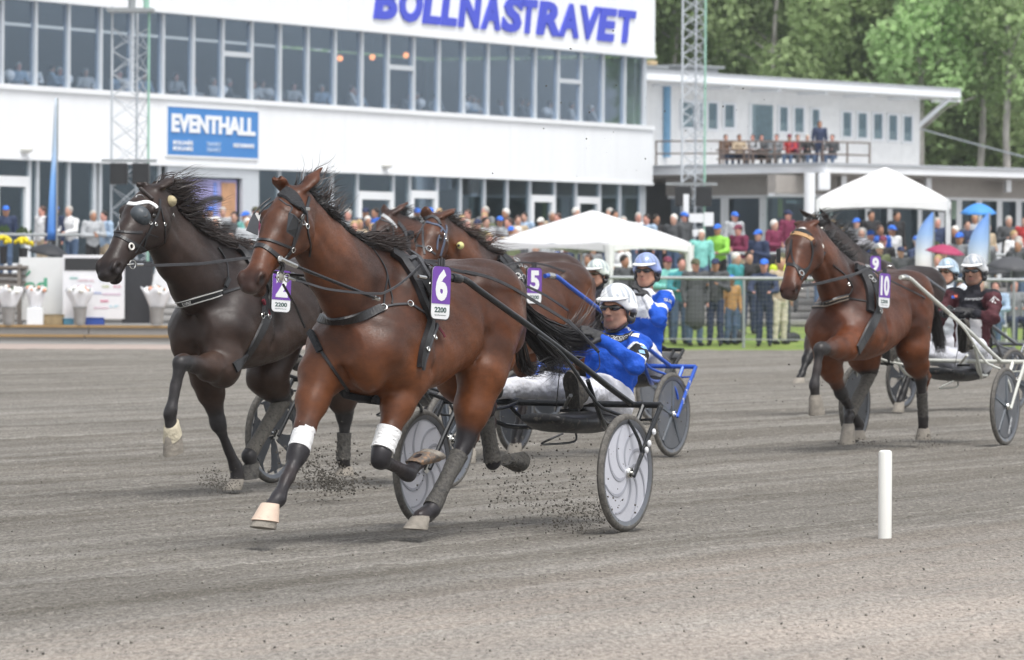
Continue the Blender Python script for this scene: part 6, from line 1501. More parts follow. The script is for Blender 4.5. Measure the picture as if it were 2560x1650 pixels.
def driver(rig, root, J, colfn, h=.010, helm=(.78, .79, .80), visor=WHL, gog=GOGG, stub=.35, text=None, skin=(.50, .27, .19), face=True, mask=None):
    """J: joints in rig space: pelvis, chest, neck, head, look, and per side shoulder, elbow, wrist, hip, knee, ankle, toe"""
    root.matrix_basis = Matrix.Translation(rig.w((J['pelvis'][0], J['pelvis'][1], 0)) + Vector((0, 0, J['pelvis'][2] - .12))) @ Matrix.Rotation(rig.rz, 4, 'Z')
    A = {k: np.array(v, float) for k, v in J.items()}; pts = np.array([v for k, v in A.items() if k not in ('look', 'up')]); lo, hi = pts.min(0) - .26, pts.max(0) + .26
    lk = N3(A['look']); upv = A.get('up', np.array((0, 0, 1.0))); upv = N3(upv - lk * (upv @ lk)); lt = np.cross(upv, lk); hd = A['head']
    HF = lambda a, b, c: hd + lk * a + lt * b + upv * c
    b = Skin(lo, hi, h)
    b.cap(A['pelvis'], A['chest'], .115, .125, .05, sy=lk, sv=.8); b.chain([A['chest'], A['neck'], HF(-.01, 0, -.06)], [.06, .050, .050], .03)
    for s_ in 'LR':
        b.chain([A['shoulder' + s_], A['elbow' + s_], A['wrist' + s_]], [.040, .028, .022], .02); b.chain([A['hip' + s_], A['knee' + s_], A['ankle' + s_]], [.070, .045, .032], .03); b.cap(A['chest'] * .6 + A['neck'] * .4, A['shoulder' + s_], .05, .045, .03)
    b.ell(HF(-.015, 0, .035), (.098, .076, .095), .02, R=(lk, lt, upv)); b.ell(HF(.018, 0, -.035), (.072, .062, .082), .03, R=(lk, lt, upv))
    b.cap(HF(.050, 0, -.088), HF(.062, 0, -.092), .030, .026, .02)                       # chin
    for sd in (1, -1):
        b.cap(HF(.0, .060 * sd, -.06), HF(.050, .030 * sd, -.095), .022, .020, .018); b.ell(HF(.062, .034 * sd, -.012), (.022, .024, .020), .014, R=(lk, lt, upv))
        b.ell(HF(-.010, .080 * sd, -.012), (.018, .009, .032), .006, R=(lk, lt, upv)); b.ell(HF(.082, .031 * sd, .016), (.016, .017, .011), .008, R=(lk, lt, upv), op='cut'); b.ell(HF(.070, .031 * sd, .015), (.0125, .013, .0125), .003, R=(lk, lt, upv))
    b.chain([HF(.086, 0, .022), HF(.104, 0, -.012), HF(.112, 0, -.026)], [.010, .012, .015], .010); b.ell(HF(.100, .012, -.030), (.012, .010, .009), .006, R=(lk, lt, upv)); b.ell(HF(.100, -.012, -.030), (.012, .010, .009), .006, R=(lk, lt, upv))
    b.cap(HF(.088, .020, .034), HF(.088, -.020, .034), .013, .013, .012)
    b.cap(HF(.087, .018, -.053), HF(.087, -.018, -.053), .008, .008, .008); b.cap(HF(.085, .015, -.066), HF(.085, -.015, -.066), .008, .008, .008); b.crease([HF(.098, .024, -.059), HF(.099, 0, -.0585), HF(.098, -.024, -.059)], .006, .0045)
    def bc(V):
        c = np.tile(np.array(skin), (len(V), 1)); q = V - HF(.06, 0, -.07); d = (q / np.array((.075, .075, .055))); t = np.exp(-(d ** 2).sum(1)) * stub; nz = .8 + .2 * vnoise(V[:, 0] * 300, V[:, 2] * 300 + V[:, 1] * 200, 3)
        c = c * (1 - t[:, None]) + np.array((.10, .075, .065)) * t[:, None] * nz[:, None]
        q = V - HF(.095, 0, -.060); lr = q @ lk; ll = q @ lt; lu = q @ upv; t = np.exp(-(ll / .026) ** 2 - (lu / .011) ** 2) * (lr > -.03) * .6; c = c * (1 - t[:, None]) + np.array((.42, .14, .12)) * t[:, None]
        return c
    skin_obj(rig, b, 'body', SKIN_, root, 1, bc)
    # jacket
    j = Skin(lo, hi, h * 1.1); wst = A['pelvis'] * .85 + A['chest'] * .15
    j.cap(wst, A['chest'], .150, .168, .06, sy=lk, sv=.78); j.cap(A['chest'], A['chest'] * .35 + A['neck'] * .65, .15, .075, .06, sy=lk, sv=.8)
    for s_ in 'LR':
        j.cap(A['chest'] * .5 + A['neck'] * .5, A['shoulder' + s_], .085, .072, .05); j.chain([A['shoulder' + s_], A['elbow' + s_], A['wrist' + s_]], [.072, .053, .037], .03)
        j.crease([A['elbow' + s_] + np.array((.05, 0, .05)), A['elbow' + s_] + np.array((-.04, 0, -.05))], .006, .014)
    j.cap(A['neck'] * .9 + A['chest'] * .1, A['neck'] * .85 + hd * .15, .068, .062, .015)
    j.wrinkle(.0085, 16, 3, (1, 1, 1.6)); j.wrinkle(.0060, 33, 8, (1, 1, .6))
    jk = skin_obj(rig, j, 'jacket', CLOTH, root, 2, colfn(A))
    t = Skin(lo, hi, h * 1.1); t.cap(A['pelvis'] + np.array((0, .0, -.0)), wst, .150, .135, .05, sy=lk, sv=.9)
    for s_ in 'LR': t.chain([A['hip' + s_], A['knee' + s_] * .5 + A['hip' + s_] * .5, A['knee' + s_], A['ankle' + s_] * .85 + A['knee' + s_] * .15], [.112, .098, .078, .055], .04)
    t.wrinkle(.0070, 17, 5); t.wrinkle(.0025, 44, 2); skin_obj(rig, t, 'trousers', TROU, root)
    g = None
    for s_, sd in (('L', 1), ('R', -1)):
        wr = A['wrist' + s_]; d = N3(wr - A['elbow' + s_]); d2 = N3(d * .6 + np.array((.5, -.1 * sd, .1))); g = Skin(wr - .17, wr + .17, .0048); hand(g, wr, d2, (0.15, -1.0 * sd, -.6), sd, 1.0, 1.12); g.cap(wr - d * .03, wr + d * .02, .036, .036, .02)
        skin_obj(rig, g, 'glove', GLOVE, root, 1)
        an, to = A['ankle' + s_], A['toe' + s_]; fd = N3(to - an); shn = N3(an - A['knee' + s_]); bt = Skin(np.minimum(an, to) - .17, np.maximum(an, to) + .17, .008)
        sole_n = N3(np.cross(np.cross(fd, -shn), fd)) if abs(fd @ shn) < .95 else upv; hl = an + shn * .045 - fd * .055
        bt.chain([an - shn * .10, an, an + shn * .03], [.060, .052, .046], .02); bt.cap(hl, to, .040, .040, .03, sy=N3(np.cross(fd, shn)), sv=1.12); bt.cap(an + fd * .04, to - fd * .05, .045, .036, .03)
        bo = skin_obj(rig, bt, 'boot', BOOTS, root)
        mb = MB(); lat_ = Vector(N3(np.cross(fd, shn))); F_ = Vector(fd); S_ = Vector(shn); Rw = lambda v: rig.f * v[0] + rig.l * v[1] + Vector((0, 0, v[2])); o0 = Vector(hl) + S_ * .036
        pl = []; LN = (Vector(to) - Vector(hl)).length
        for k in range(22):
            th = 2 * math.pi * k / 22; u_ = math.cos(th); xx = LN * .5 + u_ * (LN * .5 + .042); ww = .043 * (1 + .16 * (xx / LN)) * (1 - .18 * math.exp(-((xx - LN * .42) / .05) ** 2)); pl.append(rig.w(o0 + F_ * xx + lat_ * (math.sin(th) * ww * 1.05)))
        mb.prism(pl, Rw(S_) * .016); mb.build('sole', SOLEM, bo)
        tr = MB()
        for k in range(11):
            for q in (-1, 0, 1):
                xx = -.02 + LN * k / 10 * 1.08
                if abs(k - 4) < 1: continue
                tr.box(rig.w(o0 + F_ * xx + lat_ * (.026 * q) + S_ * .019), (.016, .020, .008), (Rw(F_), Rw(lat_), Rw(S_)))
        tr.build('tread', SOLEM, bo)['kind'] = 'stuff'
    # helmet
    k = Skin(hd - .22, hd + .22, .0062); k.ell(HF(-.012, 0, .058), (.126, .103, .108), .01, R=(lk, lt, upv)); k.ell(HF(-.055, 0, .015), (.095, .100, .11), .04, R=(lk, lt, upv))
    for sd in (1, -1): k.cap(HF(-.030, .088 * sd, .01), HF(-.022, .088 * sd, -.055), .040, .030, .03)
    k.ell(HF(-.01, 0, .02), (.106, .082, .105), .008, R=(lk, lt, upv), op='cut')
    bx_ = [HF(.15, 0, -.07)]; k.ell(HF(.155, 0, -.055), (.170, .15, .112), .012, R=(lk, lt, upv), op='cut'); k.ell(HF(-.05, 0, -.17), (.16, .075, .105), .02, R=(lk, lt, upv), op='cut')
    for sd in (1, -1): k.ell(HF(-.012, .115 * sd, -.018), (.022, .05, .024), .006, R=(lk, lt, upv), op='cut')
    k.crease([HF(.12, 0, .065), HF(.07, .085, .075), HF(-.03, .115, .075)], .004, .006); k.crease([HF(.12, 0, .065), HF(.07, -.085, .075), HF(-.03, -.115, .075)], .004, .006)
    hm = np.array(helm)
    def hc(V):
        q = V - hd; a, b_, c_ = q @ lk, q @ lt, q @ upv; c = np.tile(hm, (len(V), 1)); t = np.clip((.012 - c_ + a * .25) / .02, 0, 1)[:, None]; c = c * (1 - t) + np.array((.03, .031, .034)) * t
        nz = vnoise(a * 55 + 3, b_ * 55 + c_ * 30, 5); t2 = (np.clip((nz - .15) / .3, 0, 1) * (c_ > .03) * (np.abs(c_ - .10) < .055))[:, None]; return c * (1 - t2 * .62) + np.array((.20, .25, .32)) * t2 * .62
    hel = skin_obj(rig, k, 'helmet', mat('helmet_shell', (1, 1, 1), .22, attr='Col', var=.08, spec=.6, coat=.3), root, 2, hc)
    v_ = Skin(hd - .24, hd + .24, .0055); v_.ell(HF(.045, 0, .070), (.118, .100, .016), .008, R=(N3(lk * .985 - upv * .16), lt, N3(upv * .985 + lk * .16))); v_.ell(HF(.03, 0, .050), (.108, .092, .018), .006, R=(N3(lk * .985 - upv * .16), lt, N3(upv * .985 + lk * .16)), op='cut'); v_.ell(HF(-.10, 0, .06), (.125, .14, .09), .006, R=(lk, lt, upv), op='cut')
    skin_obj(rig, v_, 'visor', visor, hel)
    def W3(p): return rig.w(p)
    for sd in (1, -1): MB().tube(catmull([W3(HF(-.02, .088 * sd, -.06)), W3(HF(.02, .070 * sd, -.10)), W3(HF(.045, .030 * sd, -.128)), W3(HF(.050, 0, -.132))], 4), .009, 8, flat=(rig.l, .6)).build('chin_strap', SHELLK, hel, True)
    lens = Skin(hd - .16, hd + .16, .0042)
    for sd in (1, -1): lens.ell(HF(.083, .034 * sd, .012), (.018, .037, .019), .008, R=(N3(lk + lt * .35 * sd), N3(lt - lk * .35 * sd), upv))
    lens.cap(HF(.094, .01, .018), HF(.094, -.01, .018), .008, .008, .006)
    go = skin_obj(rig, lens, 'goggles', gog, root, 1)
    for sd in (1, -1): MB().tube([W3(HF(.068, .060 * sd, .014)), W3(HF(-.02, .084 * sd, .010))], .006, 6).build('goggle_arm', SHELLK, go)
    return dict(A=A, HF=HF, lk=lk, lt=lt, up=upv, hel=hel, jacket=jk)
def cfn(base, rules):
    """colours of a silk: rules add shapes (fn of points -> mask 0..1, colour)"""
    def mk(A):
        def f(V):
            c = np.tile(np.array(base, float), (len(V), 1))
            for fn, col in rules:
                t = np.clip(fn(V, A), 0, 1)[:, None]; c = c * (1 - t) + np.array(col) * t
            return c * (1 + .06 * vnoise(V[:, 0] * 12, V[:, 2] * 12 + V[:, 1] * 8, 4))[:, None]
        return f
    return mk
def along(V, p, q, R=.16):
    ab = q - p; t = ((V - p) @ ab) / (ab @ ab); d = np.linalg.norm(V - p - np.clip(t, 0, 1)[:, None] * ab, axis=1); return t, d < R
def armband(s_, t0, t1, seg=('shoulder', 'elbow')):
    def fn(V, A): t, ok = along(V, A[seg[0] + s_], A[seg[1] + s_], .10); return ((t > t0) & (t < t1) & ok).astype(float)
    return fn
def yoke(k):                                             # everything above a level between waist and neck
    def fn(V, A): t, _ = along(V, A['pelvis'], A['neck'], 9); ta, ok = along(V, A['shoulderL'], A['elbowL'], .11); tb, ok2 = along(V, A['shoulderR'], A['elbowR'], .11); return ((t > k) & ~(ok & (ta > -.02)) & ~(ok2 & (tb > -.02))).astype(float)
    return fn
def rp(rig, px, py, yl): return tuple(rig.solve(px, py, yl))
q4 = lambda x, y: (1160 + x / 3.08, 620 + y / 3.08)
JA = dict(pelvis=rp(rA, 1525, 1006, .05), chest=rp(rA, 1530, 905, .06), neck=rp(rA, 1548, 832, .07), head=rp(rA, *q4(1172, 478), .08), look=(1.0, -.05, .04),
    shoulderL=rp(rA, *q4(1345, 745), .27), elbowL=rp(rA, *q4(1318, 905), .40), wristL=rp(rA, *q4(1062, 700), .22), shoulderR=rp(rA, *q4(985, 735), -.14), elbowR=rp(rA, *q4(850, 800), -.34), wristR=rp(rA, *q4(745, 800), -.14),
    hipL=rp(rA, *q4(1165, 1190), .16), kneeL=rp(rA, *q4(1050, 1085), .14), ankleL=rp(rA, *q4(860, 1135), .36), toeL=rp(rA, *q4(835, 985), .36),
    hipR=rp(rA, *q4(1040, 1150), -.07), kneeR=rp(rA, *q4(640, 1065), -.22), ankleR=rp(rA, *q4(150, 1095), -.36), toeR=rp(rA, *q4(110, 985), -.40))
BLUEJ = (.012, .085, .50)
blackband = (.016, .016, .018); whl = (.7, .72, .75)
pA = empty('person', (0, 0, 0), 0, 'driver in bright blue jacket and white helmet leaning back behind horse number 6', 'driver', 'race drivers on the sulkies')
dA = driver(rA, pA, JA, cfn(BLUEJ, [(armband('L', .42, .80), blackband), (armband('L', .37, .42), whl), (armband('L', .80, .85), whl), (armband('R', .42, .80), blackband), (armband('R', .37, .42), whl), (armband('R', .80, .85), whl), (lambda V, A: (V[:, 2] > A['neck'][2] + .030) * (np.linalg.norm(V - A['neck'], axis=1) < .12), (.6, .65, .75))]), .0085, stub=.85)
def patch(rig, root, dz, ctr, nor_hint, w_, h_, txt, m_bg, m_tx, parent, bold=.03, tilt=0.0, frac=.62):
    """badge on the jacket: cloth patch with lettering, lying on the surface"""
    d = (P(*ctr, 1.0) - CAMP).normalized(); vs = [dz['jacket'].parent.matrix_basis @ v.co for v in dz['jacket'].data.vertices]; fs = [tuple(p.vertices) for p in dz['jacket'].data.polygons]
    bv = BVHTree.FromPolygons([tuple(v) for v in vs], fs); lo, no, _, _ = bv.ray_cast(CAMP, d)
    if lo is None: return
    n0 = no; R_ = n0.cross(Vector((math.sin(tilt), 0, -math.cos(tilt)))).normalized() if False else Vector((0, 0, 1)).cross(n0).normalized(); U_ = n0.cross(R_).normalized(); R_, U_ = R_ * math.cos(tilt) + U_ * math.sin(tilt), U_ * math.cos(tilt) - R_ * math.sin(tilt)
    def drop(mb_v, lift):
        out = []
        for p in mb_v:
            l2, n2, _, _ = bv.ray_cast(p + n0 * .12, -n0)
            if l2 is None: l2, n2, _, _ = bv.find_nearest(p)
            out.append(l2 + n0 * lift)
        return out
    if m_bg is not None:
        nx = 10; ny = 4; vs_ = [lo + R_ * (w_ * (i / nx - .5)) + U_ * (h_ * (j / ny - .5)) for j in range(ny + 1) for i in range(nx + 1)]; fs_ = [(j * (nx + 1) + i, j * (nx + 1) + i + 1, (j + 1) * (nx + 1) + i + 1, (j + 1) * (nx + 1) + i) for j in range(ny) for i in range(nx)]
        mb = MB(); mb.add(drop(vs_, .003), fs_); mb.build('badge', m_bg, parent)
    if txt:
        v, f = text_geo(txt, lo - R_ * (w_ * .46) - U_ * (h_ * frac / 2), R_, U_, h_ * frac, bold, 0, .001, width=w_ * .92); mb = MB(); mb.add(drop(v, .005), f); mb.build('badge_lettering', m_tx, parent)
BKP = mat('badge_black', (.02, .02, .022), .5); WTP = mat('badge_white', (.78, .79, .80), .5)
patch(rA, pA, dA, (1541, 846), None, .27, .060, 'CODESIGN', BKP, WTP, dA['jacket'], .02, -.12)
for x, y, w_ in ((1370, 800, .04), (1385, 770, .05)): patch(rA, pA, dA, q4(x, y), None, w_, .025, None, mat('badge_pale_blue', (.25, .45, .75), .5), None, dA['jacket'])
patch(rA, pA, dA, q4(1318, 668), None, .05, .03, None, WTP, None, dA['jacket'])
# whip / rein end and safety strap
rod(A, z4((800, 556, .20), (1000, 760, .22), (1035, 800, .24)), .010, 'rein_end', LEATHG); rod(A, z4((1035, 800, .24), (1045, 880, .25), (1035, 930, .25), (1000, 955, .24)), .0035, 'rein_loop', LEATH)
def move(J, d, rot=None): return {k: (tuple(np.array(v) + np.array(d)) if k not in ('look', 'up') else v) for k, v in J.items()}
base = {k: tuple(v) for k, v in JA.items()}
def std_driver(rig, head_px, yl=.0, lean=0.0, ws=None):
    """upright driver: seat on the sulky, feet in the stirrups, head where the photograph shows it"""
    hx = rp(rig, *head_px, yl); px_ = hx[0] + .02 + lean; pz = .72
    J = dict(pelvis=(px_, yl, pz), head=hx, look=(1, 0, .02)); tv = np.array(hx) - np.array((px_, yl, pz)); J['neck'] = tuple(np.array(hx) - np.array((.01, 0, .135))); J['chest'] = tuple(np.array((px_, yl, pz)) * .42 + np.array(J['neck']) * .58)
    n = J['neck']
    J.update(shoulderL=(n[0] + .0, yl + .19, n[2] - .075), shoulderR=(n[0] + .0, yl - .19, n[2] - .075), elbowL=(n[0] + .12, yl + .29, n[2] - .30), elbowR=(n[0] + .12, yl - .29, n[2] - .30), wristL=(n[0] + .38, yl + .12, n[2] - .22), wristR=(n[0] + .38, yl - .12, n[2] - .22),
        hipL=(px_ + .05, yl + .11, pz), hipR=(px_ + .05, yl - .11, pz), kneeL=((px_ + .1) * .5 + .0, .30, .86), kneeR=((px_ + .1) * .5 + .0, -.30, .86), ankleL=(.04, .35, .80), ankleR=(.04, -.35, .80), toeL=(.06, .36, .96), toeR=(.06, -.36, .96))
    return J
pC = empty('person', (0, 0, 0), 0, 'driver in blue jacket with white shoulders and mottled blue helmet behind horse number 5', 'driver', 'race drivers on the sulkies')
JC = std_driver(rC, (1615, 680), .02, .05)
JC.update(wristL=rp(rC, *q4(1400, 370), .12), elbowL=rp(rC, *q4(1500, 560), .30), shoulderL=rp(rC, *q4(1550, 395), .22), look=(1, .1, .0))
dC = driver(rC, pC, JC, cfn(BLUEJ, [(yoke(.60), (.70, .72, .76)), (armband('L', .5, .62), whl)]), .012, helm=(.28, .36, .68), stub=.1)
patch(rC, pC, dC, q4(1575, 405), None, .10, .05, 'SUB', None, WTP, dC['jacket'], .04, -.3)
pB = empty('person', (0, 0, 0), 0, 'driver of the dark horse at the left, only a muddy boot showing between the horses', 'driver', 'race drivers on the sulkies')
JB = std_driver(rB, (1060, 730), .0, .05); JB.update(ankleR=rp(rB, 800, 905, -.40), toeR=rp(rB, 742, 912, -.40), kneeR=(-.42, -.34, .86))
driver(rB, pB, JB, cfn((.05, .05, .06), []), .016)
pD = empty('person', (0, 0, 0), 0, 'driver in dark jacket and greenish white helmet, head showing between the blue-clad drivers', 'driver', 'race drivers on the sulkies')
driver(rD, pD, std_driver(rD, (1492, 688), -.0, .05), cfn((.02, .022, .03), []), .013, helm=(.60, .66, .60), gog=mat('amber_goggles', (.06, .04, .015), .1, spec=.8))
pE = empty('person', (0, 0, 0), 0, 'bearded driver in maroon sleeves, black yoke and white chest, behind horse number 10', 'driver', 'race drivers on the sulkies')
JE = std_driver(rE, (2434, 680), .05, .03); q8 = lambda x, y: (1900 + x / 2.37, 500 + y / 2.37)
JE.update(wristL=rp(rE, *q8(1250, 665), .10), elbowL=rp(rE, *q8(1385, 700), .34), shoulderL=rp(rE, *q8(1385, 580), .27), look=(1, .06, -.02), ankleL=rp(rE, *q8(1215, 850), .34), toeL=rp(rE, *q8(1215, 730), .36))
dE = driver(rE, pE, JE, cfn((.075, .022, .028), [(yoke(.56), (.018, .018, .024)), (lambda V, A: (along(V, A['pelvis'], A['neck'], 9)[0] < .56) * (along(V, A['pelvis'], A['neck'], 9)[0] > .12) * (np.abs(V[:, 1] - .05 - np.sign(V[:, 1] - .05) * .07) < .05) * (V[:, 0] > A['chest'][0] + .02), (.72, .72, .74))]), .011, helm=(.50, .51, .52), stub=.85, skin=(.42, .23, .16), gog=mat('grey_goggles', (.05, .055, .06), .15, spec=.8))
patch(rE, pE, dE, q8(1270, 585), None, .20, .040, 'Remydder', None, WTP, dE['jacket'], .03, 0); patch(rE, pE, dE, q8(1390, 590), None, .09, .075, '47', None, WTP, dE['jacket'], .05, -.2, .9)
for x, y, c in ((1145, 575, (.05, .15, .6)), (1160, 570, (.7, .15, .08)), (1325, 535, (.7, .12, .06)), (1345, 528, (.06, .15, .6))): patch(rE, pE, dE, q8(x, y), None, .03, .025, None, mat('badge_%d' % x, c, .5), None, dE['jacket'])
pF = empty('person', (0, 0, 0), 0, 'driver in white face scarf and pale blue helmet beside the bearded driver', 'driver', 'race drivers on the sulkies')
driver(rF, pF, std_driver(rF, (2368, 682), .0, .05), cfn((.62, .66, .70), []), .014, helm=(.42, .55, .66), stub=0, gog=mat('amber_goggles', (.06, .04, .015)))
# ================================================================== CROWD
def person_parts():
    """meshes of standing and seated spectators, feet at the origin, facing -Y"""
    out = {}
    def mk(name, fn, lo, hi, h=.021, sm=2):
        s = Skin(lo, hi, h); fn(s); V, Q = s.mesh(sm); return mesh_from(name, V, Q, True)
    arms = {'down': ([(.20, 0, 1.42), (.25, .02, 1.14), (.24, -.06, .88)], [(-.20, 0, 1.42), (-.25, .02, 1.14), (-.24, -.06, .88)]),
            'fold': ([(.20, 0, 1.42), (.27, -.02, 1.14), (.02, -.24, 1.18)], [(-.20, 0, 1.42), (-.27, -.02, 1.14), (-.03, -.23, 1.12)]),
            'paper': ([(.20, 0, 1.42), (.25, 0, 1.13), (.10, -.30, 1.22)], [(-.20, 0, 1.42), (-.26, 0, 1.13), (-.12, -.32, 1.20)]),
            'lean': ([(.20, -.10, 1.36), (.27, -.22, 1.12), (.16, -.46, 1.08)], [(-.20, -.10, 1.36), (-.27, -.22, 1.12), (-.18, -.46, 1.08)])}
    for pose, (aL, aR) in arms.items():
        dy = -.12 if pose == 'lean' else 0.0
        hd = (0, dy - .02, 1.60)
        def body(s):
            s.ell((hd[0], hd[1], hd[2] + .02), (.078, .098, .115), .02); s.ell((hd[0], hd[1] - .02, hd[2] - .06), (.060, .070, .07), .03); s.cap((hd[0], hd[1] - .09, hd[2] + .0), (hd[0], hd[1] - .115, hd[2] - .02), .012, .016, .012)
            for sd in (1, -1): s.ell((.078 * sd, hd[1] + .01, hd[2] - .005), (.012, .02, .032), .01)
            s.cap((0, dy, 1.36), (0, hd[1], 1.53), .062, .052, .03); s.cap((0, 0, .95), (0, dy * .8, 1.32), .11, .12, .05)
            for a in (aL, aR):
                s.chain(a, [.045, .036, .028], .02); w_ = np.array(a[2]); d = N3(w_ - np.array(a[1])); s.cap(w_, w_ + d * .10, .030, .024, .02); s.cap(w_ + d * .03, w_ + d * .08 + np.array((0, -.03, .03)), .014, .010, .01)
            for sd in (1, -1): s.chain([(.09 * sd, 0, .92), (.10 * sd, -.01, .48), (.10 * sd, .02, .08)], [.07, .05, .04], .03)
        def jacket(s, L=.84, w_=1.0):
            s.cap((0, 0, L + .10), (0, dy * .8, 1.30), .165 * w_, .165, .05, sy=(0, 1, 0), sv=.78); s.cap((0, dy * .8, 1.32), (0, dy, 1.44), .13, .075, .05)
            for a in (aL, aR): s.cap((0, dy, 1.40), a[0], .07, .075, .04); s.chain(a, [.075, .062, .045], .03)
            s.wrinkle(.006, 18, 2)
        def coat_(s): jacket(s, .40, 1.12); s.cap((0, 0, .55), (0, 0, 1.0), .20, .17, .05, sy=(0, 1, 0), sv=.85)
        def trous(s):
            s.cap((0, 0, .90), (0, 0, .98), .145, .14, .04, sy=(0, 1, 0), sv=.85)
            for sd in (1, -1): s.chain([(.085 * sd, 0, .88), (.10 * sd, -.01, .48), (.11 * sd, .015, .11)], [.098, .075, .062], .03)
            s.wrinkle(.005, 18, 4)
        shoes = lambda sd: (lambda s: s.cap((.11 * sd, .03, .05), (.12 * sd, -.14, .04), .045, .038, .02))
        def hair(s): s.ell((hd[0], hd[1] + .018, hd[2] + .045), (.090, .105, .108), .02); s.ell((hd[0], hd[1] - .115, hd[2] - .03), (.085, .085, .10), .01, op='cut')
        def cap_(s): s.ell((hd[0], hd[1] + .005, hd[2] + .065), (.092, .112, .085), .01); s.ell((hd[0], hd[1], hd[2] - .035), (.2, .2, .07), .008, op='cut'); s.ell((hd[0], hd[1] - .13, hd[2] + .045), (.070, .075, .014), .012)
        lo, hi = (-.42, -.62, -.04), (.42, .26, 1.86)
        out[pose] = dict(body=mk('body', body, lo, hi), jacket=mk('jacket', jacket, lo, hi), coat=mk('coat', coat_, lo, hi), trousers=mk('trousers', trous, lo, hi), shoe=mk('shoe', shoes(1), lo, (.42, .26, .2)), shoe2=mk('shoe', shoes(-1), lo, (.42, .26, .2)), hair=mk('hair', hair, lo, hi), cap=mk('cap', cap_, lo, hi, .016))
    aL, aR = [(.20, 0, .98), (.26, -.10, .74), (.10, -.34, .72)], [(-.20, 0, .98), (-.26, -.10, .74), (-.12, -.34, .72)]; hd2 = (0, -.02, 1.17)
    def body(s):
        s.ell((0, -.02, 1.19), (.078, .098, .115), .02); s.ell((0, -.04, 1.11), (.060, .070, .07), .03); s.cap((0, 0, .92), (0, -.02, 1.10), .062, .052, .03); s.cap((0, 0, .5), (0, 0, .9), .11, .12, .05)
        for a in (aL, aR): s.chain(a, [.045, .036, .03], .02); s.cap(a[2], np.array(a[2]) + np.array((-a[2][0] * .4, -.06, 0)), .03, .025, .02)
    def jacket(s):
        s.cap((0, 0, .50), (0, 0, .88), .165, .165, .05, sy=(0, 1, 0), sv=.78); s.cap((0, 0, .90), (0, 0, 1.01), .13, .075, .05)
        for a in (aL, aR): s.cap((0, 0, .97), a[0], .07, .075, .04); s.chain(a, [.075, .062, .045], .03)
        s.wrinkle(.006, 18, 2)
    def trous(s):
        for sd in (1, -1): s.chain([(.09 * sd, 0, .46), (.13 * sd, -.42, .48), (.12 * sd, -.42, .10)], [.11, .08, .06], .03)
    shoes = lambda sd: (lambda s: s.cap((.12 * sd, -.40, .05), (.13 * sd, -.58, .04), .045, .038, .02))
    def hair(s): s.ell((0, -.002, 1.215), (.090, .105, .108), .02); s.ell((0, -.135, 1.14), (.085, .085, .10), .01, op='cut')
    def cap_(s): s.ell((0, -.015, 1.235), (.092, .112, .085), .01); s.ell((0, -.02, 1.135), (.2, .2, .07), .008, op='cut'); s.ell((0, -.15, 1.215), (.070, .075, .014), .012)
    lo, hi = (-.42, -.68, -.04), (.42, .26, 1.42)
    out['sit'] = dict(body=mk('body', body, lo, hi), jacket=mk('jacket', jacket, lo, hi), trousers=mk('trousers', trous, lo, hi), shoe=mk('shoe', shoes(1), lo, (.42, .26, .2)), shoe2=mk('shoe', shoes(-1), lo, (.42, .26, .2)), hair=mk('hair', hair, lo, hi), cap=mk('cap', cap_, lo, hi, .016))
    return out
PP = person_parts()
CC = dict(navy=(.025, .04, .09), grey=(.20, .21, .22), white=(.72, .73, .74), pale_blue=(.35, .47, .62), maroon=(.17, .02, .06), beige=(.45, .36, .25), black=(.02, .02, .022), red=(.45, .04, .04), olive=(.12, .14, .07), pink=(.55, .27, .28), aqua=(.22, .58, .52), lime=(.28, .62, .08), yellow=(.62, .75, .05), teal=(.04, .25, .28), light_grey=(.42, .44, .46), dark_grey=(.07, .075, .08), blue=(.03, .13, .55), tan=(.48, .27, .10), cream=(.62, .58, .45), brown=(.12, .07, .045), denim=(.08, .13, .22))
HC = dict(grey=(.42, .40, .37), brown=(.08, .045, .03), blond=(.42, .30, .15), dark=(.025, .02, .018), white=(.68, .66, .62))
TCOL = ['navy', 'black', 'denim', 'dark_grey', 'beige', 'denim']
def cm(kind, key, rough=.8): return mat('%s_%s' % (key, kind), dict(cloth=CC, hair=HC)[kind][key], rough, var=.15, scale=12, bump=.2, bscale=40)
SKT = [mat('skin_tone_fair', (.55, .32, .24), .55, var=.1), mat('skin_tone_tanned', (.42, .22, .14), .55, var=.1), mat('skin_tone_ruddy', (.60, .30, .24), .55, var=.1)]
def add_part(root, me, m, name):
    if not me.materials: me.materials.append(m)
    o = bpy.data.objects.new(name, me); COL.objects.link(o); o.parent = root; o.material_slots[0].link = 'OBJECT'; o.material_slots[0].material = m; return o
PEOPLE = []
pr = random.Random(5)
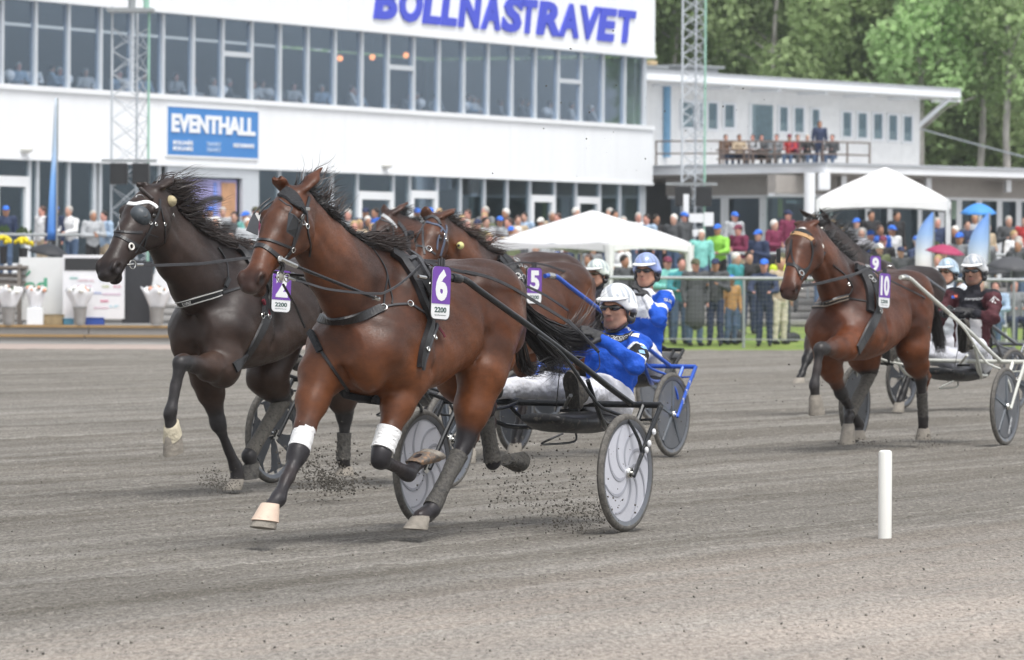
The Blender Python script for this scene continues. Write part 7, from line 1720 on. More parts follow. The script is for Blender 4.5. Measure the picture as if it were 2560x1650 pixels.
def spectator(x, y, z, jk, hat=None, hair=None, pose=None, rot=None, tr=None, long=False, s=1.0, zone='', prop=None):
    pose = pose or pr.choice(['down', 'fold', 'paper', 'down', 'fold']); hair = hair or pr.choice(['grey', 'brown', 'blond', 'dark', 'grey', 'white']); k = PP[pose]; root = empty('person', (x, y, z), pr.uniform(-.9, .9) if rot is None else rot)
    root.scale = (s, s, s); sk_ = pr.choice(SKT); add_part(root, k['body'], sk_, 'body')
    add_part(root, k['coat'] if long and 'coat' in k else k['jacket'], cm('cloth', jk), 'coat' if long else 'jacket'); add_part(root, k['trousers'], cm('cloth', tr or pr.choice(TCOL)), 'trousers'); add_part(root, k['shoe'], BLACK, 'shoe'); add_part(root, k['shoe2'], BLACK, 'shoe')
    add_part(root, k['hair'], cm('hair', hair), 'hair')
    if hat: add_part(root, k['cap'], mat('cap_' + hat, dict(blue=(.035, .16, .65), olive=(.09, .09, .05), white=(.72, .72, .68), maroon=(.17, .03, .06), navy=(.02, .03, .08))[hat], .8, var=.08), 'cap')
    PEOPLE.append((root, zone, jk, hat, hair, x / y, long, pose)); return root
def at_row(px, k): y = TER[k][0] + 1.1; return XY(px, y).x, y, TER[k][1]
ZN = ['front terrace row', 'second terrace row', 'third terrace row', 'fourth terrace row', 'fifth terrace row', 'sixth terrace row', 'top terrace row']
def sp_row(px, k, *a, **kw): x, y, z = at_row(px, k); return spectator(x, y + pr.uniform(-.7, .7), z, *a, zone=ZN[k], **kw)
def sp_at(px, Y, *a, zone='fence line', **kw): return spectator(XY(px, Y).x, Y, zg(Y), *a, zone=zone, **kw)
# people the photograph singles out
sp_at(1738, 102.0, 'dark_grey', 'olive', 'grey', 'down', .3, 'denim', True, zone='railing on the right'); sp_at(1789, 102.3, 'dark_grey', 'navy', 'dark', 'paper', -.2, 'navy', zone='railing on the right')
sp_at(1912, 102.1, 'navy', 'blue', 'grey', 'lean', -.15, 'navy', zone='railing on the right'); sp_at(1828, 102.8, 'tan', 'blue', 'blond', 'down', .5, 'denim', s=.80, zone='railing on the right')
sp_at(1700, 102.9, 'teal', None, 'dark', 'lean', .2, zone='railing on the right'); sp_at(1668, 103.4, 'aqua', 'maroon', 'brown', 'fold', zone='railing on the right'); sp_at(1950, 103.0, 'beige', None, 'blond', 'down', .6, 'cream', zone='railing on the right')
sp_at(1839, 107.2, 'teal', None, 'white', 'down', 1.0, 'denim', zone='lawn behind the railing'); sp_at(1872, 108, 'black', None, 'dark', 'down', zone='lawn behind the railing'); sp_at(1957, 107, 'yellow', 'olive', 'dark', 'fold', zone='lawn behind the railing')
for a in ((1753, 2, 'aqua', None, 'white', 'down'), (1797, 3, 'lime', 'blue', 'grey', 'lean'), (1848, 3, 'maroon', 'maroon', 'brown', 'fold'), (1896, 2, 'navy', 'blue', 'brown', 'paper'), (1936, 4, 'maroon', None, 'white', 'fold'), (1966, 6, 'maroon', 'navy', 'dark', 'down'), (1617, 5, 'pale_blue', None, 'dark', 'down'), (1640, 5, 'black', None, 'dark', 'down'), (1684, 5, 'dark_grey', None, 'white', 'down'),
          (2172, 2, 'blue', 'blue', 'brown', 'fold'), (2194, 3, 'blue', None, 'brown', 'down'), (2226, 3, 'white', 'blue', 'grey', 'down'), (2205, 1, 'black', 'maroon', 'blond', 'down'), (2275, 1, 'navy', 'blue', 'grey', 'lean'), (2318, 2, 'olive', None, 'dark', 'down'), (2519, 5, 'dark_grey', None, 'grey', 'paper'), (2557, 5, 'red', None, 'dark', 'down'), (2130, 0, 'beige', 'white', 'blond', 'fold'), (2240, 6, 'black', None, 'dark', 'down'), (2172, 6, 'black', None, 'dark', 'down')):
    sp_row(a[0], a[1], a[2], a[3], a[4], a[5])
sp_at(2260, 106, 'pale_blue', 'blue', 'brown', 'down', zone='lawn behind the railing', s=.82); sp_at(2345, 106, 'white', None, 'blond', 'down', zone='lawn behind the railing'); sp_at(2130, 104.5, 'grey', 'blue', 'grey', 'fold', zone='lawn behind the railing')
# left hand side
for a in ((8, 6, 'navy', 'blue', 'blond', 'down'), (182, 6, 'white', None, 'grey', 'lean'), (236, 5, 'light_grey', None, 'grey', 'fold'), (258, 5, 'pale_blue', None, 'dark', 'paper'), (100, 6, 'white', None, 'brown', 'down'), (140, 6, 'navy', 'blue', 'brown', 'down'), (320, 5, 'light_grey', None, 'brown', 'fold'),
          (522, 6, 'white', 'blue', 'grey', 'down'), (552, 6, 'light_grey', None, 'grey', 'down'), (582, 5, 'dark_grey', None, 'dark', 'fold'), (616, 5, 'aqua', 'blue', 'grey', 'down'), (640, 6, 'maroon', 'olive', 'brown', 'down'), (500, 5, 'navy', None, 'dark', 'down'), (912, 6, 'navy', 'navy', 'brown', 'down'), (985, 6, 'black', None, 'grey', 'down'), (1040, 6, 'white', 'blue', 'brown', 'down'), (1076, 6, 'light_grey', 'blue', 'brown', 'fold'), (1097, 6, 'pink', None, 'blond', 'down'), (938, 6, 'blue', None, 'dark', 'down')):
    sp_row(a[0], a[1], a[2], a[3], a[4], a[5])
def fill(px0, px1, rows_, gap, keep=.9, hatp=.25):
    for k in rows_:
        px = px0 + pr.uniform(0, gap)
        while px < px1:
            if pr.random() < keep and not any(z_ == ZN[k] and abs(r_.location.x - XY(px, r_.location.y).x) < .36 for r_, z_, *_ in PEOPLE):
                sp_row(px, k, pr.choice(['navy', 'grey', 'white', 'pale_blue', 'beige', 'black', 'light_grey', 'dark_grey', 'white', 'beige', 'light_grey', 'olive', 'grey', 'dark_grey']), pr.choice(['blue', 'blue', 'white', 'navy']) if pr.random() < hatp else None, s=pr.uniform(.93, 1.05))
            px += gap * pr.uniform(.75, 1.5)
fill(860, 1560, (3, 4, 5, 6), 42, .95, .16); fill(1140, 1560, (0, 2), 62, .8, .4); fill(480, 660, (4,), 70, .6); fill(0, 260, (4,), 150, .3)
fill(1580, 2050, (5, 6), 90, .55, .3); fill(1740, 2050, (1,), 80, .5, .3); fill(2050, 2570, (0, 1, 3, 5), 66, .8, .28); fill(2150, 2570, (6,), 110, .6)
for px, Y, jk, hat in ((1300, 104.5, 'black', None), (1340, 105.5, 'olive', 'blue'), (1262, 104.0, 'navy', 'blue'), (1420, 104.2, 'pale_blue', None), (1472, 105, 'white', None), (1560, 104.5, 'dark_grey', None), (1392, 106, 'dark_grey', 'blue'), (1610, 104, 'black', 'blue')):
    sp_at(px, Y, jk, hat, zone='near railing, centre')
# fence line at the far right, sitters
for px, Y, jk, hat in ((2400, 103, 'pale_blue', None), (2450, 104, 'white', None), (2490, 103.2, 'pale_blue', None), (2535, 104, 'grey', None)): sp_at(px, Y, jk, hat, pose='sit', zone='chairs on the lawn')
# roof deck
for px, jk, hat, hr in ((1812, 'brown', None, 'brown'), (1846, 'beige', None, 'brown'), (1880, 'light_grey', None, 'brown'), (1901, 'dark_grey', None, 'dark'), (1940, 'grey', None, 'dark'), (1972, 'red', 'maroon', 'brown'), (1992, 'maroon', None, 'dark'), (2016, 'black', None, 'grey'), (2079, 'dark_grey', None, 'brown')):
    Y = 196.9 if px < 1930 else 196.0; spectator(XY(px, Y).x, Y, 5.42, jk, hat, hr, 'sit', pr.uniform(-.4, .4), zone='roof deck benches')
spectator(XY(2047, 196.3).x, 196.3, 5.42, 'navy', None, 'brown', 'down', .2, 'navy', s=1.05, zone='roof deck railing')
# restaurant guests behind the upper windows
for i in range(34):
    s = -42.5 + i * 1.235 + pr.uniform(-.35, .35); q = fac(s, ZS - .62 + pr.random() * .12, -.75 - pr.random() * .9)
    spectator(q.x, q.y, q.z, pr.choice(['white', 'pale_blue', 'white', 'light_grey', 'light_grey', 'pale_blue', 'white', 'grey']), None, None, 'sit', math.radians(63.5) + pr.uniform(-.8, .8), zone='upper restaurant windows')
for i, px in enumerate((22, 312, 556, 672, 1051, 1163, 1364, 168)):
    s = spx(px, -.4); q = fac(s, ZS, -.4); lp = empty('table_lamp', q, 0)
    MB().ball(q + Vector((0, 0, .30)), .17, 12).build('lamp_shade', mat('opal_shade', (.75, .76, .78), .5), lp, True); MB().lathe(q, (0, 0, 1), [(.09, 0), (.02, .03), (.02, .2)], 10).build('lamp_base', WHITE, lp)
    tag(lp, 'white round lamp on the upper window sill, %s from the left' % ordn[[22, 168, 312, 556, 672, 1051, 1163, 1364].index(px)], 'lamp', 'white round lamps behind the upper windows')
# tables behind the sill carry the lamps
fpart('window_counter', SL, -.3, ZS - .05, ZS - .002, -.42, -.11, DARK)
# labels by zone and order
zs = {}
for rec in PEOPLE: zs.setdefault(rec[1], []).append(rec)
for z_, recs in zs.items():
    recs.sort(key=lambda r: r[5])
    for i, (root, zone, jk, hat, hair, _, lg, pose) in enumerate(recs):
        tag(root, '%s in %s %s %s, %s from left, %s' % ('seated person' if pose == 'sit' else 'spectator', jk.replace('_', ' '), 'long coat' if lg else 'jacket', ('and %s cap' % hat) if hat else ('with %s hair' % hair), ordn[i] if i < 20 else '%dth' % (i + 1), zone), 'spectator', 'spectators, ' + zone)

# ================================================================== RAILINGS, CANOPIES, STALLS
def railing(name_label, pts, z0f, h, m, cat='railing', group='metal railings', midrail=True, mesh_=False, every=1):
    r = empty('railing', pts[0], 0, name_label, cat, group)
    for x, y, z in pts: MB().tube([(x, y, z), (x, y, z + h)], .030, 8).build('post', m, r, True)
    MB().tube([(x, y, z + h) for x, y, z in pts], .036, 8).build('rail', m, r, True)
    if midrail: MB().tube([(x, y, z + h * .12) for x, y, z in pts], .014, 6).build('rail', mat('rail_dull', (.25, .26, .27), .6), r, True)
    if mesh_:
        mb = MB()
        for (xa, ya, za), (xb, yb, zb_) in zip(pts[:-1], pts[1:]):
            n = max(1, int((Vector((xb, yb, 0)) - Vector((xa, ya, 0))).length / .075))
            for i in range(n):
                t = i / n; x, y, z = xa + (xb - xa) * t, ya + (yb - ya) * t, za + (zb_ - za) * t; mb.box((x, y, z + h * .55), (.004, .004, h * .84))
            for k in range(14): mb.box(((xa + xb) / 2, (ya + yb) / 2, (za + zb_) / 2 + h * .14 + k * h * .062), (abs(xb - xa), .003, .004))
        o = mb.build('wire_mesh', mat('mesh_wire', (.16, .17, .18), .6), r); o['kind'] = 'stuff'
    return r
railing('long grey steel railing with wire mesh between the lawn and the track', [(XY(px, 101.2).x, 101.2, 0) for px in (1185, 1520, 1860, 2195, 2535, 2870)], 0, 1.37, GALV, mesh_=True)
railing('grey steel railing across the middle of the terrace on the right', [(XY(px, 119.6).x, 119.6, .72) for px in (1740, 1880, 2020, 2160, 2300, 2440, 2600)], 0, 1.2, GALV)
railing('grey steel railing on the terrace above the flower stall at the left', [(XY(px, 125.2).x, 125.2, 1.14) for px in (-120, 60, 240, 430)], 0, 1.15, GALV)
CANV = mat('white_canvas', (.82, .82, .83), .7, var=.04, scale=2, bump=.1); n = CANV.node_tree
FRM = mat('canopy_frame_white', (.70, .72, .74), .4)
def canopy(label, cs, zg_, ze, zv, za, apex_xy=None):
    cs = [Vector((c[0], c[1], 0)) for c in cs]; ctr = sum(cs, Vector()) / 4 if apex_xy is None else Vector((*apex_xy, 0)); r = empty('canopy', (ctr.x, ctr.y, zg_), 0, label, 'canopy', 'white pop-up canopies')
    N = 10; vs = []; fs = []                                    # slightly sagging roof, four gores
    for i in range(4):
        a, b_ = cs[i], cs[(i + 1) % 4]; base_ = len(vs)
        for u in range(N + 1):
            t = u / N
            for v in range(N + 1):
                w_ = v / N; p = (a * (1 - w_) + b_ * w_) * (1 - t) + ctr * t; zz = ze + (za - ze) * (t ** .92) - .10 * math.sin(math.pi * w_) * (1 - t) * (1 if t > 0 else 1) * .6; p = Vector((p.x, p.y, zz)); vs.append(p)
        for u in range(N):
            for v in range(N): fs.append((base_ + u * (N + 1) + v, base_ + u * (N + 1) + v + 1, base_ + (u + 1) * (N + 1) + v + 1, base_ + (u + 1) * (N + 1) + v))
    mb = MB(); mb.add(vs, fs); o = mb.build('roof', CANV, r, True); md = o.modifiers.new('cloth', 'SOLIDIFY'); md.thickness = .012
    for i in range(4):
        a, b_ = cs[i], cs[(i + 1) % 4]; nn = (b_ - a).cross(Vector((0, 0, 1))).normalized() * .012; vs = []
        for v in range(13):
            w_ = v / 12; p = a * (1 - w_) + b_ * w_; sag = .06 * math.sin(math.pi * w_); vs += [Vector((p.x, p.y, ze - sag + .004)), Vector((p.x, p.y, zv - sag * .5 + .10 * math.sin(math.pi * w_)))]
        mb = MB(); mb.add(vs, [(2 * k, 2 * k + 2, 2 * k + 3, 2 * k + 1) for k in range(12)]); o = mb.build('valance', CANV, r); md = o.modifiers.new('cloth', 'SOLIDIFY'); md.thickness = .01
        q = a.lerp(ctr, .02); MB().box((q.x, q.y, (zg_ + ze) / 2), (.07, .07, ze - zg_ - .02)).build('leg', FRM, r)
        mb = MB(); a2, b2_ = a.lerp(ctr, .03), b_.lerp(ctr, .03); mb.tube([(a2.x, a2.y, zv - .02), ((a2.x + b2_.x) / 2, (a2.y + b2_.y) / 2, ze - .02), (b2_.x, b2_.y, zv - .02)], .018, 5); mb.build('truss', FRM, r)
    return r, cs
r, cs1 = canopy('white pop-up canopy seen corner-on in front of the crowd, behind the drivers', [tuple(XY(1234, 109)[:2]), tuple(XY(1524, 107)[:2]), tuple(XY(1727, 108.6)[:2]), (1.37, 110.7)], .15, 2.10, 1.90, 2.78)
for c in cs1[:3]:                                                # gathered corner curtains
    q = c.lerp(cs1[3], .02); MB().tube([(q.x, q.y, 2.05), (q.x + .02, q.y, 1.6), (q.x, q.y, .9)], [.12, .08, .09], 8).build('corner_curtain', CANV, r, True)
canopy('white pop-up canopy with high peaked roof, standing on the terrace at the right', [tuple(XY(2040, 115.5)[:2]), tuple(XY(2371, 116)[:2]), (XY(2371, 116).x + .3, 119), (XY(2040, 115.5).x + .3, 118.5)], .6, 3.14, 2.90, 3.90, tuple(XY(2212, 117)[:2]))
# feather flags
def grad(name, stops, z0, z1):
    m = bpy.data.materials.new(name); m.use_nodes = True; n = m.node_tree.nodes; l = m.node_tree.links; b = n['Principled BSDF']; tc = n.new('ShaderNodeTexCoord'); sp_ = n.new('ShaderNodeSeparateXYZ'); l.new(tc.outputs['Object'], sp_.inputs[0])
    r = n.new('ShaderNodeMapRange'); r.inputs['From Min'].default_value = z0; r.inputs['From Max'].default_value = z1; l.new(sp_.outputs[2], r.inputs[0]); cr_ = n.new('ShaderNodeValToRGB'); l.new(r.outputs[0], cr_.inputs[0])
    while len(cr_.color_ramp.elements) < len(stops): cr_.color_ramp.elements.new(.5)
    for e, (p, c) in zip(cr_.color_ramp.elements, stops): e.position = p; e.color = (*c, 1)
    l.new(cr_.outputs[0], b.inputs['Base Color']); b.inputs['Roughness'].default_value = .7; return m
def feather(label, px, Y, py0, py1, wpx, m_stops, curve=1.0):
    z0, z1 = P(px, py1, Y).z, P(px, py0, Y).z; x = XY(px, Y).x; wd = wpx / FPX * Y; gz = zg(Y); r = empty('feather_flag', (x, Y, gz), 0, label, 'flag', 'feather flags')
    N = 16; A_ = []; B_ = []
    for k in range(N + 1):
        t = k / N; z = z0 + (z1 - z0) * t; w_ = wd * (1 - max(0, (t - .45) / .55) ** 2.2 * .97) if curve else wd * (1 - t * .8); bow = .04 * math.sin(t * 6)
        A_.append(Vector((x + wd / 2, Y + bow, z))); B_.append(Vector((x + wd / 2 - w_, Y - bow, z)))
    mb = MB(); mb.add([v for p in zip(B_, A_) for v in p], [(2 * k, 2 * k + 1, 2 * k + 3, 2 * k + 2) for k in range(N)]); o = mb.build('cloth', grad('flag_print_%d' % px, m_stops, z0 - gz, z1 - gz), r, True); md = o.modifiers.new('cloth', 'SOLIDIFY'); md.thickness = .008
    MB().tube([(x + wd / 2 + .02, Y, gz), (x + wd / 2 + .02, Y, z1)], .02, 6).build('pole', GALV, r)
sky_st = [(0, (.70, .62, .62)), (.3, (.75, .75, .80)), (.65, (.30, .45, .75)), (1, (.08, .22, .60))]
feather('feather flag printed with sky fading from blue to white, beside the high canopy', 2310, 113, 530, 690, 44, sky_st); feather('feather flag printed with sky fading from blue to white, below the blue umbrella', 2445, 112.5, 532, 720, 52, sky_st)
feather('tall thin blue feather flag standing at the left end of the terrace', 128, 106, 245, 600, 22, [(0, (.06, .22, .66)), (.45, (.20, .42, .80)), (.65, (.50, .66, .85)), (1, (.68, .78, .88))], 0)
# umbrellas
def umbrella(label, px, py, Y, R, m, tilt=0.0, ph=.32):
    c = P(px, py, Y); r = empty('umbrella', (c.x, Y, c.z - .9), 0, label, 'umbrella', 'umbrellas among the crowd'); ax_ = Vector((math.sin(tilt), -.1, math.cos(tilt))).normalized()
    mb = MB(); u_ = ax_.orthogonal().normalized(); w_ = ax_.cross(u_); rings = []; N = 32
    for k in range(6):
        t = k / 5; row = []
        for i in range(N):
            th = 2 * math.pi * i / N; sc_ = 1 - .10 * t * abs(math.sin(4 * th)) ; row.append(c + (u_ * math.cos(th) + w_ * math.sin(th)) * (R * t * sc_) + ax_ * (R * ph * (1 - t ** 1.8)))
        rings.append(row)
    vs = [p for q in rings for p in q]; mb.add(vs, [(k * N + i, k * N + (i + 1) % N, (k + 1) * N + (i + 1) % N, (k + 1) * N + i) for k in range(5) for i in range(N)]); o = mb.build('canopy_cloth', m, r, True); md = o.modifiers.new('cloth', 'SOLIDIFY'); md.thickness = .006
    MB().tube([c + ax_ * (R * ph + .05), c - ax_ * .85], .010, 6).build('shaft', GREYM, r)
    for i in range(8): th = 2 * math.pi * i / 8; MB().tube([c + ax_ * (R * ph - .01), c + (u_ * math.cos(th) + w_ * math.sin(th)) * R * .6 + ax_ * (R * ph * .58 - .01), c + (u_ * math.cos(th) + w_ * math.sin(th)) * R * .97], .004, 4).build('rib', GREYM, r)
UB = mat('umbrella_black', (.025, .027, .032), .6, var=.2); UG = mat('umbrella_grey', (.25, .25, .27), .7, var=.2)
umbrella('open blue umbrella above the sky-printed flag at the right', 2446, 534, 116, .42, mat('umbrella_blue', (.06, .28, .72), .6), 0, .55); umbrella('open crimson umbrella beside the driver in pale blue helmet', 2362, 632, 107, .42, mat('umbrella_crimson', (.35, .03, .10), .6), .12, .4)
umbrella('open grey umbrella behind the necks of horses 9 and 10', 2130, 622, 110, .60, UG, -.1, .45); umbrella('large dark grey umbrella behind the driver at the far right', 2530, 672, 104.5, .55, mat('umbrella_dark_grey', (.06, .062, .068), .6), .1, .45); umbrella('open black umbrella above the flower stall at the left', 122, 634, 105.5, .44, UB, .15, .45)
umbrella('small black umbrella, left of the large grey one', 2490, 682, 105.5, .35, UB, -.1, .4)

# flower stall, boards and pots on the bed at the left
def quad_board(label, cat, name, p0, p1, py0, py1, Y, m, th=.06, dy=0.0):
    a, b_ = P(p0, py1, Y), P(p1, py1, Y + dy); z1 = P(p0, py0, Y).z; r = empty(name, ((a.x + b_.x) / 2, Y, .29), 0, label, cat); d = (b_ - a); d.z = 0; L_ = d.length; d.normalize(); n_ = Vector((d.y, -d.x, 0))
    c = (a + b_) / 2; MB().box((c.x, c.y, (a.z + z1) / 2), (L_, th, z1 - a.z), (d, n_, Vector((0, 0, 1)))).build('panel', m, r); return r, a, d, n_, a.z, z1, L_
r, a, d, n_, z0, z1, L_ = quad_board('white board with green lettering ending in nd, left of the poster board', 'board', 'advertising_board', 48, 156, 643, 800, 104.3, mat('board_white', (.72, .74, .74), .5, var=.04), .10)
GRN = mat('lettering_green', (.10, .38, .24), .6)
org = P(62, 727, 104.3) + n_ * .052; v, f = text_geo('nd', org, d, (0, 0, 1), .27, .03, 0, .004, width=.46); mb = MB(); mb.add(v, f); mb.build('lettering', GRN, r)
q = P(64, 690, 104.3) + n_ * .055; mb = MB(); mb.tube([q + Vector((-.08, 0, -.02)), q, q + Vector((.10, 0, .10))], .025, 6); mb.build('leaf_mark', GRN, r)
r, a, d, n_, z0, z1, L_ = quad_board('white poster board with black header and small coloured sponsor marks', 'board', 'poster_board', 157, 311, 637, 796, 103.9, mat('poster_white', (.76, .77, .80), .5, var=.05), .08)
c = P(236, 661, 103.9); MB().box((c.x, c.y, c.z), (L_ * .97, .012, .24), (d, n_, Vector((0, 0, 1)))).v and None
mb = MB(); mb.box(P(236, 661, 103.9) + n_ * .045, (L_ * .96, .010, .25), (d, n_, Vector((0, 0, 1)))); mb.build('header', mat('header_black', (.025, .027, .03), .5), r)
for px, py, w_, txt, c in ((175, 698, .16, 'SPONSOR', (.2, .5, .45)), (195, 704, .34, 'LEFFES BIL', (.65, .45, .50)), (250, 704, .22, 'HUSET', (.45, .55, .70)), (193, 718, .30, 'GRANNGARDEN', (.65, .45, .55)), (255, 719, .16, 'OK', (.45, .5, .2)), (284, 719, .16, 'ICA', (.7, .25, .35)), (222, 735, .26, 'SKANDIA', (.3, .4, .7)), (255, 738, .38, 'VOXNADALEN', (.65, .45, .6)), (252, 755, .16, 'EDSBYN', (.75, .15, .3)), (235, 772, .30, 'SKANSKA', (.7, .5, .6)), (275, 768, .18, 'LF', (.35, .6, .7))):
    v, f = text_geo(txt, P(px, py, 103.9) + n_ * .046, d, (0, 0, 1), .045, .02, 0, .003, width=w_); mb = MB(); mb.add(v, f); mb.build('sponsor_mark', mat('mark_%d_%d' % (px, py), c, .6), r)
mb = MB(); b0 = [P(305, 808, 104.1), P(374, 808, 104.1), P(381, 655, 104.1), P(305, 645, 104.1)]; mb.prism(b0, (0, .35, 0)); tag(mb.build('black_counter', mat('counter_black', (.03, .032, .038), .5, var=.15)), 'tall black counter side between the poster board and the white leaning sheet', 'counter')
mb = MB(); mb.prism([P(371, 760, 103.6), P(440, 760, 103.6), P(440, 655, 103.6), P(392, 655, 103.6)], (0, .03, 0)); tag(mb.build('leaning_sheet', mat('sheet_white', (.74, .76, .78), .5)), 'white leaning display sheet right of the black counter', 'board')
CRW = mat('weathered_crate_wood', (.22, .20, .18), .85, var=.3, scale=4, bump=.3)
r = empty('wooden_stand', (XY(20, 104.2).x, 104.2, .29), 0, 'weathered grey wooden crate stand at the left edge of the photo', 'crate')
for py in (672, 690, 706, 724): c = P(14, py, 104.2); MB().box(c, (.82, .05, .06)).build('slat', CRW, r)
for px in (-28, 50): c = P(px, 700, 104.2); MB().box((c.x, c.y, (c.z + .29) / 2 + .15), (.07, .5, c.z + .05)).build('post', CRW, r)
c = P(12, 667, 104.2); MB().box((c.x, c.y, c.z), (.95, .55, .05)).build('top_board', CRW, r)
WRAP = mat('bouquet_wrap', (.80, .81, .84), .5, var=.06, scale=12, bump=.4); PETW = mat('petals_white', (.80, .80, .76), .7, var=.1); PETP = mat('petals_peach', (.75, .38, .26), .7); LFG = mat('flower_leaves', (.07, .13, .06), .7, var=.4, scale=30); POTG = mat('zinc_pot', (.34, .33, .32), .5, .3, var=.1); PETY = mat('petals_yellow', (.70, .58, .02), .7, var=.2, scale=30)
def bouquet(label, px, Y, py_pot, wpx, flare=1.0, wrap=True, pot=POTG, petals=(PETW, PETP), box=False):
    b0 = P(px, py_pot, Y); wd = wpx / FPX * Y; r = empty('flower_pot', b0, 0, label, 'flower pot', 'bouquets in pots on the plank kerb'); H_ = .34
    if box: MB().box(b0 + Vector((0, 0, H_ / 2)), (wd * .8, wd * .7, H_), bev=.01).build('pot', WHITE, r)
    else: MB().lathe(b0, (0, 0, 1), [(wd * .22, 0), (wd * .30, H_), (wd * .32, H_), (wd * .32, H_ + .02), (wd * .28, H_ + .02), (wd * .24, .05)], 20).build('pot', pot, r, True)
    c = b0 + Vector((0, 0, H_)); r_ = random.Random(px)
    if wrap:
        mb = MB(); N = 28; vs = []
        for k in range(5):
            t = k / 4
            for i in range(N): th = 2 * math.pi * i / N; rr = wd * (.24 + .30 * t * flare) * (1 + .16 * t * math.sin(5 * th + px)); vs.append(c + Vector((math.cos(th) * rr, math.sin(th) * rr * .8, -.04 + t * (.34 + .13 * abs(math.sin(2.5 * th + px))))))
        mb.add(vs, [(k * N + i, k * N + (i + 1) % N, (k + 1) * N + (i + 1) % N, (k + 1) * N + i) for k in range(4) for i in range(N)]); o = mb.build('wrapping', WRAP, r, True); md = o.modifiers.new('cloth', 'SOLIDIFY'); md.thickness = .006
    lf = MB(); pe = MB()
    for i in range(26):
        th = r_.uniform(0, 6.28); q = r_.random() ** .5 * wd * .55; p = c + Vector((math.cos(th) * q * .85, math.sin(th) * q * .7, .24 + .17 * (1 - (q / wd) ** 2) + r_.uniform(-.03, .05))); lf.add([p + Vector((-.03, 0, -.05)), p + Vector((.03, .02, -.05)), p + Vector((.01, -.02, .03))], [(0, 1, 2)])
        if wrap: (MB().ball(p - Vector((0, .05, .02)), r_.uniform(.030, .05), 8).build('flower', petals[0] if r_.random() < .72 else petals[1], r, True) if i < 14 else None)
        else: MB().ball(c + Vector((math.cos(th) * q * 1.05, math.sin(th) * q, .05 + .16 * math.sqrt(max(0, 1 - (q / (wd * .56)) ** 2)))), .045, 8).build('flower', petals[0], r, True)
    lf.build('leaves', LFG, r)['kind'] = 'stuff'; return r
bouquet('grey pot with white-wrapped bouquet of peach roses, leftmost on the kerb', 22, 103.5, 812, 62); bouquet('white square box with white-wrapped flowers, second from the left', 88, 103.6, 812, 50, .9, box=True); bouquet('grey pot with white-wrapped bouquet in front of the poster board', 200, 103.5, 812, 58, 1.1); bouquet('grey pot with white-wrapped bouquet in front of the black counter', 392, 103.5, 812, 64, 1.2)
bouquet('ball of yellow chrysanthemums in a dark pot at the left edge', 8, 104.2, 660, 34, wrap=False, pot=BLACK, petals=(PETY, PETY)); bouquet('ball of yellow chrysanthemums beside the black umbrella', 58, 104.4, 664, 40, wrap=False, pot=BLACK, petals=(PETY, PETY))
for px, py, w_, h_, m, nm, lb, ct in ((136, 812, .42, .20, mat('cardboard', (.36, .28, .16), .8, var=.3), 'cardboard_box', 'tan cardboard tray behind the pots below the white board', 'box'), (236, 812, .40, .14, mat('crate_blue', (.03, .08, .35), .5), 'plastic_crate', 'blue plastic crate below the poster board', 'crate'), (170, 812, .22, .12, mat('crate_light_blue', (.12, .35, .50), .5), 'plastic_box', 'small light blue box beside the bouquet pot', 'box')):
    c = P(px, py, 104.0); r = empty(nm, c, 0, lb, ct); MB().box(c + Vector((0, 0, h_ / 2)), (w_, .3, h_), bev=.01).build('shell', m, r); MB().box(c + Vector((0, 0, h_ + .006)), (w_ * 1.04, .32, .012)).build('rim', m, r)
# bags on the lawn, chairs
BAGM = mat('dark_bag', (.03, .032, .036), .8, var=.3, bump=.4)
for px, Y, sc_, lb in ((1828, 103.6, .30, 'dark bag lying on the grass between two spectators at the railing'), (1975, 104.5, .22, 'dark square bag on the lawn right of the cream trousers')):
    c = XY(px, Y, zg(Y)); s = Skin((-sc_ * 1.6, -.3, -.05), (sc_ * 1.6, .3, sc_ * 1.4), .02); s.ell((0, 0, sc_ * .35), (sc_, .18, sc_ * .42), .03); s.ell((sc_ * .4, 0, sc_ * .5), (sc_ * .5, .15, sc_ * .35), .05); s.wrinkle(.012, 14, 2); V, Q = s.mesh(2); o = npobj('bag', V + np.array(c), Q, BAGM); tag(o, lb, 'bag')
for i, (px, Y) in enumerate(((2400, 103), (2450, 104), (2490, 103.2), (2535, 104))):
    c = XY(px, Y, zg(Y)); r = empty('folding_chair', c, 0, 'white folding chair on the lawn, %s from the left' % ordn[i], 'chair', 'white folding chairs on the lawn')
    MB().box(c + Vector((0, -.05, .40)), (.42, .42, .03)).build('seat', FRM, r); MB().box(c + Vector((0, .22, .68)), (.42, .03, .30)).build('backrest', FRM, r)
    for sx in (-.2, .2):
        MB().tube([c + Vector((sx, -.25, 0)), c + Vector((sx, .22, .82))], .014, 6).build('leg', FRM, r); MB().tube([c + Vector((sx, .25, 0)), c + Vector((sx, -.2, .40))], .014, 6).build('leg', FRM, r)
# information stand between mast and glass front
r = empty('display_stand', XY(1722, 129, 1.28), 0, 'white display stand with shelves behind the terrace crowd, below the loudspeakers', 'stand')
for px, py, w_, h_ in ((1715, 565, .14, 1.6), (1738, 545, .42, .22), (1740, 582, .40, .16), (1772, 548, .24, .34)): c = P(px, py, 129); MB().box(c, (w_, .05, h_)).build('panel', WHITE, r)

